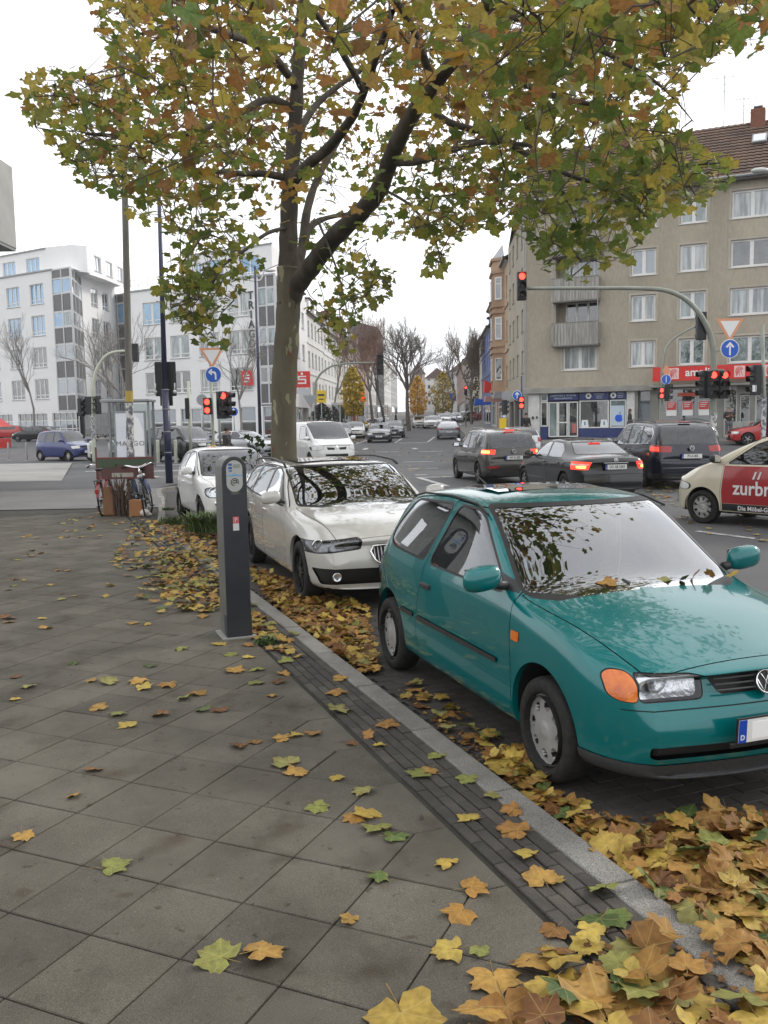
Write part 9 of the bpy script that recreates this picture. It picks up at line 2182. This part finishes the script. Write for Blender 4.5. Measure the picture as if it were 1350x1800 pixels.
def person(x,y,z,ang,h,coat,trousers,label,stride=.15,armf=.1,hair=HAIRD,longhair=False,coatlen=.50,hands_up=False):
    rt=empty('person',(x,y,z),ang,label,'person'); k=h/1.75
    S=lambda v:(v[0]*k,v[1]*k,v[2]*k)
    a=stride
    J=[((0,0,.95),(.155,.12)),((0,0,1.12),(.15,.11)),((0,0,1.32),(.17,.115)),((0,0,1.46),(.09,.07)),((0,-.01,1.53),(.055,.055)),((0,-.02,1.60),(.07,.085)),((0,-.02,1.70),(.07,.085)),
       ((.10,0,.90),.10),((.11,-a,.50),.065),((.11,-a*.6,.09),.045),((.11,-a*.6-.14,.035),.035),
       ((-.10,0,.90),.10),((-.11,a*.7,.50),.065),((-.11,a*1.5,.10),.045),((-.11,a*1.5-.14,.035),.035),
       ((.20,0,1.42),.065),((.26,armf*.3,1.15),.05),((.26,-.10-armf,.93),.035),((-.20,0,1.42),.065),((-.26,-armf*.3,1.15),.05),((-.26,-.06+armf,.92),.035)]
    if hands_up: J[16]=((.25,-.02,1.16),.05);J[17]=((.12,-.20,1.28),.036);J[19]=((-.25,-.02,1.16),.05);J[20]=((-.10,-.20,1.24),.036)
    E_=[(0,1),(1,2),(2,3),(3,4),(4,5),(5,6),(0,7),(7,8),(8,9),(9,10),(0,11),(11,12),(12,13),(13,14),(2,15),(15,16),(16,17),(2,18),(18,19),(19,20)]
    J=[(S(p),(tuple(q*k for q in r) if isinstance(r,tuple) else r*k)) for p,r in J]
    body=skin_mesh('body',J,E_,SKIN,rt)
    # trousers and shoes as sleeves of clothing over the same limbs
    g=.012
    leg=[(J[0][0],(.16*k,.125*k))]+[(J[i][0],J[i][1]+g if not isinstance(J[i][1],tuple) else J[i][1]) for i in (7,8,9,11,12,13)]
    skin_mesh('trousers',leg,[(0,1),(1,2),(2,3),(0,4),(4,5),(5,6)],trousers,rt)
    for i,j in ((9,10),(13,14)): skin_mesh('shoe',[(J[i][0],.05*k),((J[i][0][0],J[i][0][1]-.03,.045*k),.048*k),(J[j][0],.042*k)],[(0,1),(1,2)],mat('shoe_black',(.015,.014,.013),.5),rt)
    ct=[(S((0,0,1.05)),(.175*k,.14*k)),(S((0,0,1.05-coatlen*.6)),(.18*k,.15*k)),(S((0,0,1.25)),(.175*k,.135*k)),(S((0,0,1.40)),(.165*k,.115*k)),(S((0,0,1.49)),(.08*k,.075*k))]
    n=len(ct); ct+=[(J[i][0],J[i][1]+.018) for i in (15,16)]+[(tuple(np.array(J[17][0])*.85+np.array(J[16][0])*.15),.048*k)]+[(J[i][0],J[i][1]+.018) for i in (18,19)]+[(tuple(np.array(J[20][0])*.85+np.array(J[19][0])*.15),.048*k)]
    skin_mesh('coat',ct,[(0,1),(0,2),(2,3),(3,4),(3,5),(5,6),(6,7),(3,8),(8,9),(9,10)],coat,rt)
    hc=S((0,-.02,1.655)); b=MB(); b.sphere((hc[0],hc[1]+.018*k,hc[2]+.035*k),.098*k,14,10,(.86,1.0,1.05))
    if longhair: b.sphere((hc[0],hc[1]+.05*k,hc[2]-.10*k),.095*k,12,8,(1.0,.75,1.6))
    b.build('hair',hair,rt,True)
    b=MB()
    for s_ in (.03,-.03): b.sphere((s_*k,hc[1]-.082*k,hc[2]-.0*k),.011*k,6,4)
    b.build('eyes',MATS['hair_dark'],rt); b=MB(); b.sphere((0,hc[1]-.095*k,hc[2]-.03*k),.016*k,6,5,(.8,1.1,1.4)); b.build('nose',SKIN,rt,True); b=MB(); b.sphere((0,hc[1]-.083*k,hc[2]-.062*k),.02*k,8,4,(1.2,.4,.3)); b.build('mouth',mat('lips',(.35,.12,.1),.5),rt)
    for s_,i,j in ((1,17,16),(-1,20,19)):
        p=np.array(J[i][0]); d_=p-np.array(J[j][0]); d_/=np.linalg.norm(d_); a_=np.cross(d_,[0,1,0.2]); a_/=np.linalg.norm(a_)
        HJ=[(tuple(p),.026*k),(tuple(p+d_*.06*k),.03*k)]; HE=[(0,1)]
        for q_ in range(4):
            o=(q_-1.5)*.018*k; HJ+=[(tuple(p+d_*.10*k+a_*o),.0095*k),(tuple(p+d_*(.155-.01*abs(q_-1.5))*k+a_*o*1.05+np.array([0,-.012,0])),.008*k)]; HE+=[(1,2+2*q_),(2+2*q_,3+2*q_)]
        HJ+=[(tuple(p+d_*.05*k+a_*.042*k*s_),.010*k),(tuple(p+d_*.09*k+a_*.055*k*s_),.009*k)]; HE+=[(0,10),(10,11)]
        skin_mesh('hand',HJ,HE,SKIN,rt,1)
    return rt
CBL=mat('coat_black',(.018,.018,.02),.8,col2=(.03,.03,.032),scale=12); CDG=mat('coat_dark_brown',(.05,.042,.038),.85,col2=(.035,.03,.028),scale=12); JEAN=mat('trousers_grey',(.12,.125,.14),.85); TRD=mat('trousers_dark',(.02,.022,.03),.85)
x,y=D(399,780,36)[:2]; person(x,y,zg(x,y)+.0,R(70),1.76,CBL,TRD,'man in long black coat walking right behind the small white car',.22,.12,coatlen=.75)
x,y,z=base(1107,53.2); person(x,y,z+.13,R(70),1.68,CBL,JEAN,'woman with long brown hair in black jacket walking before the navy shop',.2,.1,mat('hair_brown',(.09,.05,.03),.7),True)
x,y,z=base(1281,49.0); person(x,y,z+.13,R(-8),1.78,CDG,JEAN,'bald man in dark jacket standing on the pavement at the red shop',.03,0,HAIRG,False,.45,True)
x,y,z=base(925,55.2); person(x,y,z+.13,R(20),1.72,CBL,TRD,'person in black by the white pillar of the corner shop',.1,.05)
for px,Y,lab,a in ((594,98,'distant pedestrian in dark clothes left of the ginkgo tree',90),(633,94,'distant pedestrian right of the glazed porch',-90),(696,110,'distant pedestrian below the reddish trees',100)):
    x,y,z=base(px,Y); person(x,y,z+.13,R(a),1.75,CBL,TRD,lab,.18,.08)

# ---------------------------------------------------------------- thin autumn haze over the whole place
hm=bpy.data.materials.new('haze_air'); hm.use_nodes=True; ht=hm.node_tree; ht.nodes.clear(); ho=ht.nodes.new('ShaderNodeOutputMaterial'); hv=ht.nodes.new('ShaderNodeVolumePrincipled'); hv.inputs['Color'].default_value=(1,1,1,1); hv.inputs['Density'].default_value=.0004; ht.links.new(hv.outputs[0],ho.inputs['Volume'])
b=MB(); b.box(-1600,1600,-1300,1600,-1.2,36); tag(b.build('haze',hm),kind='stuff')
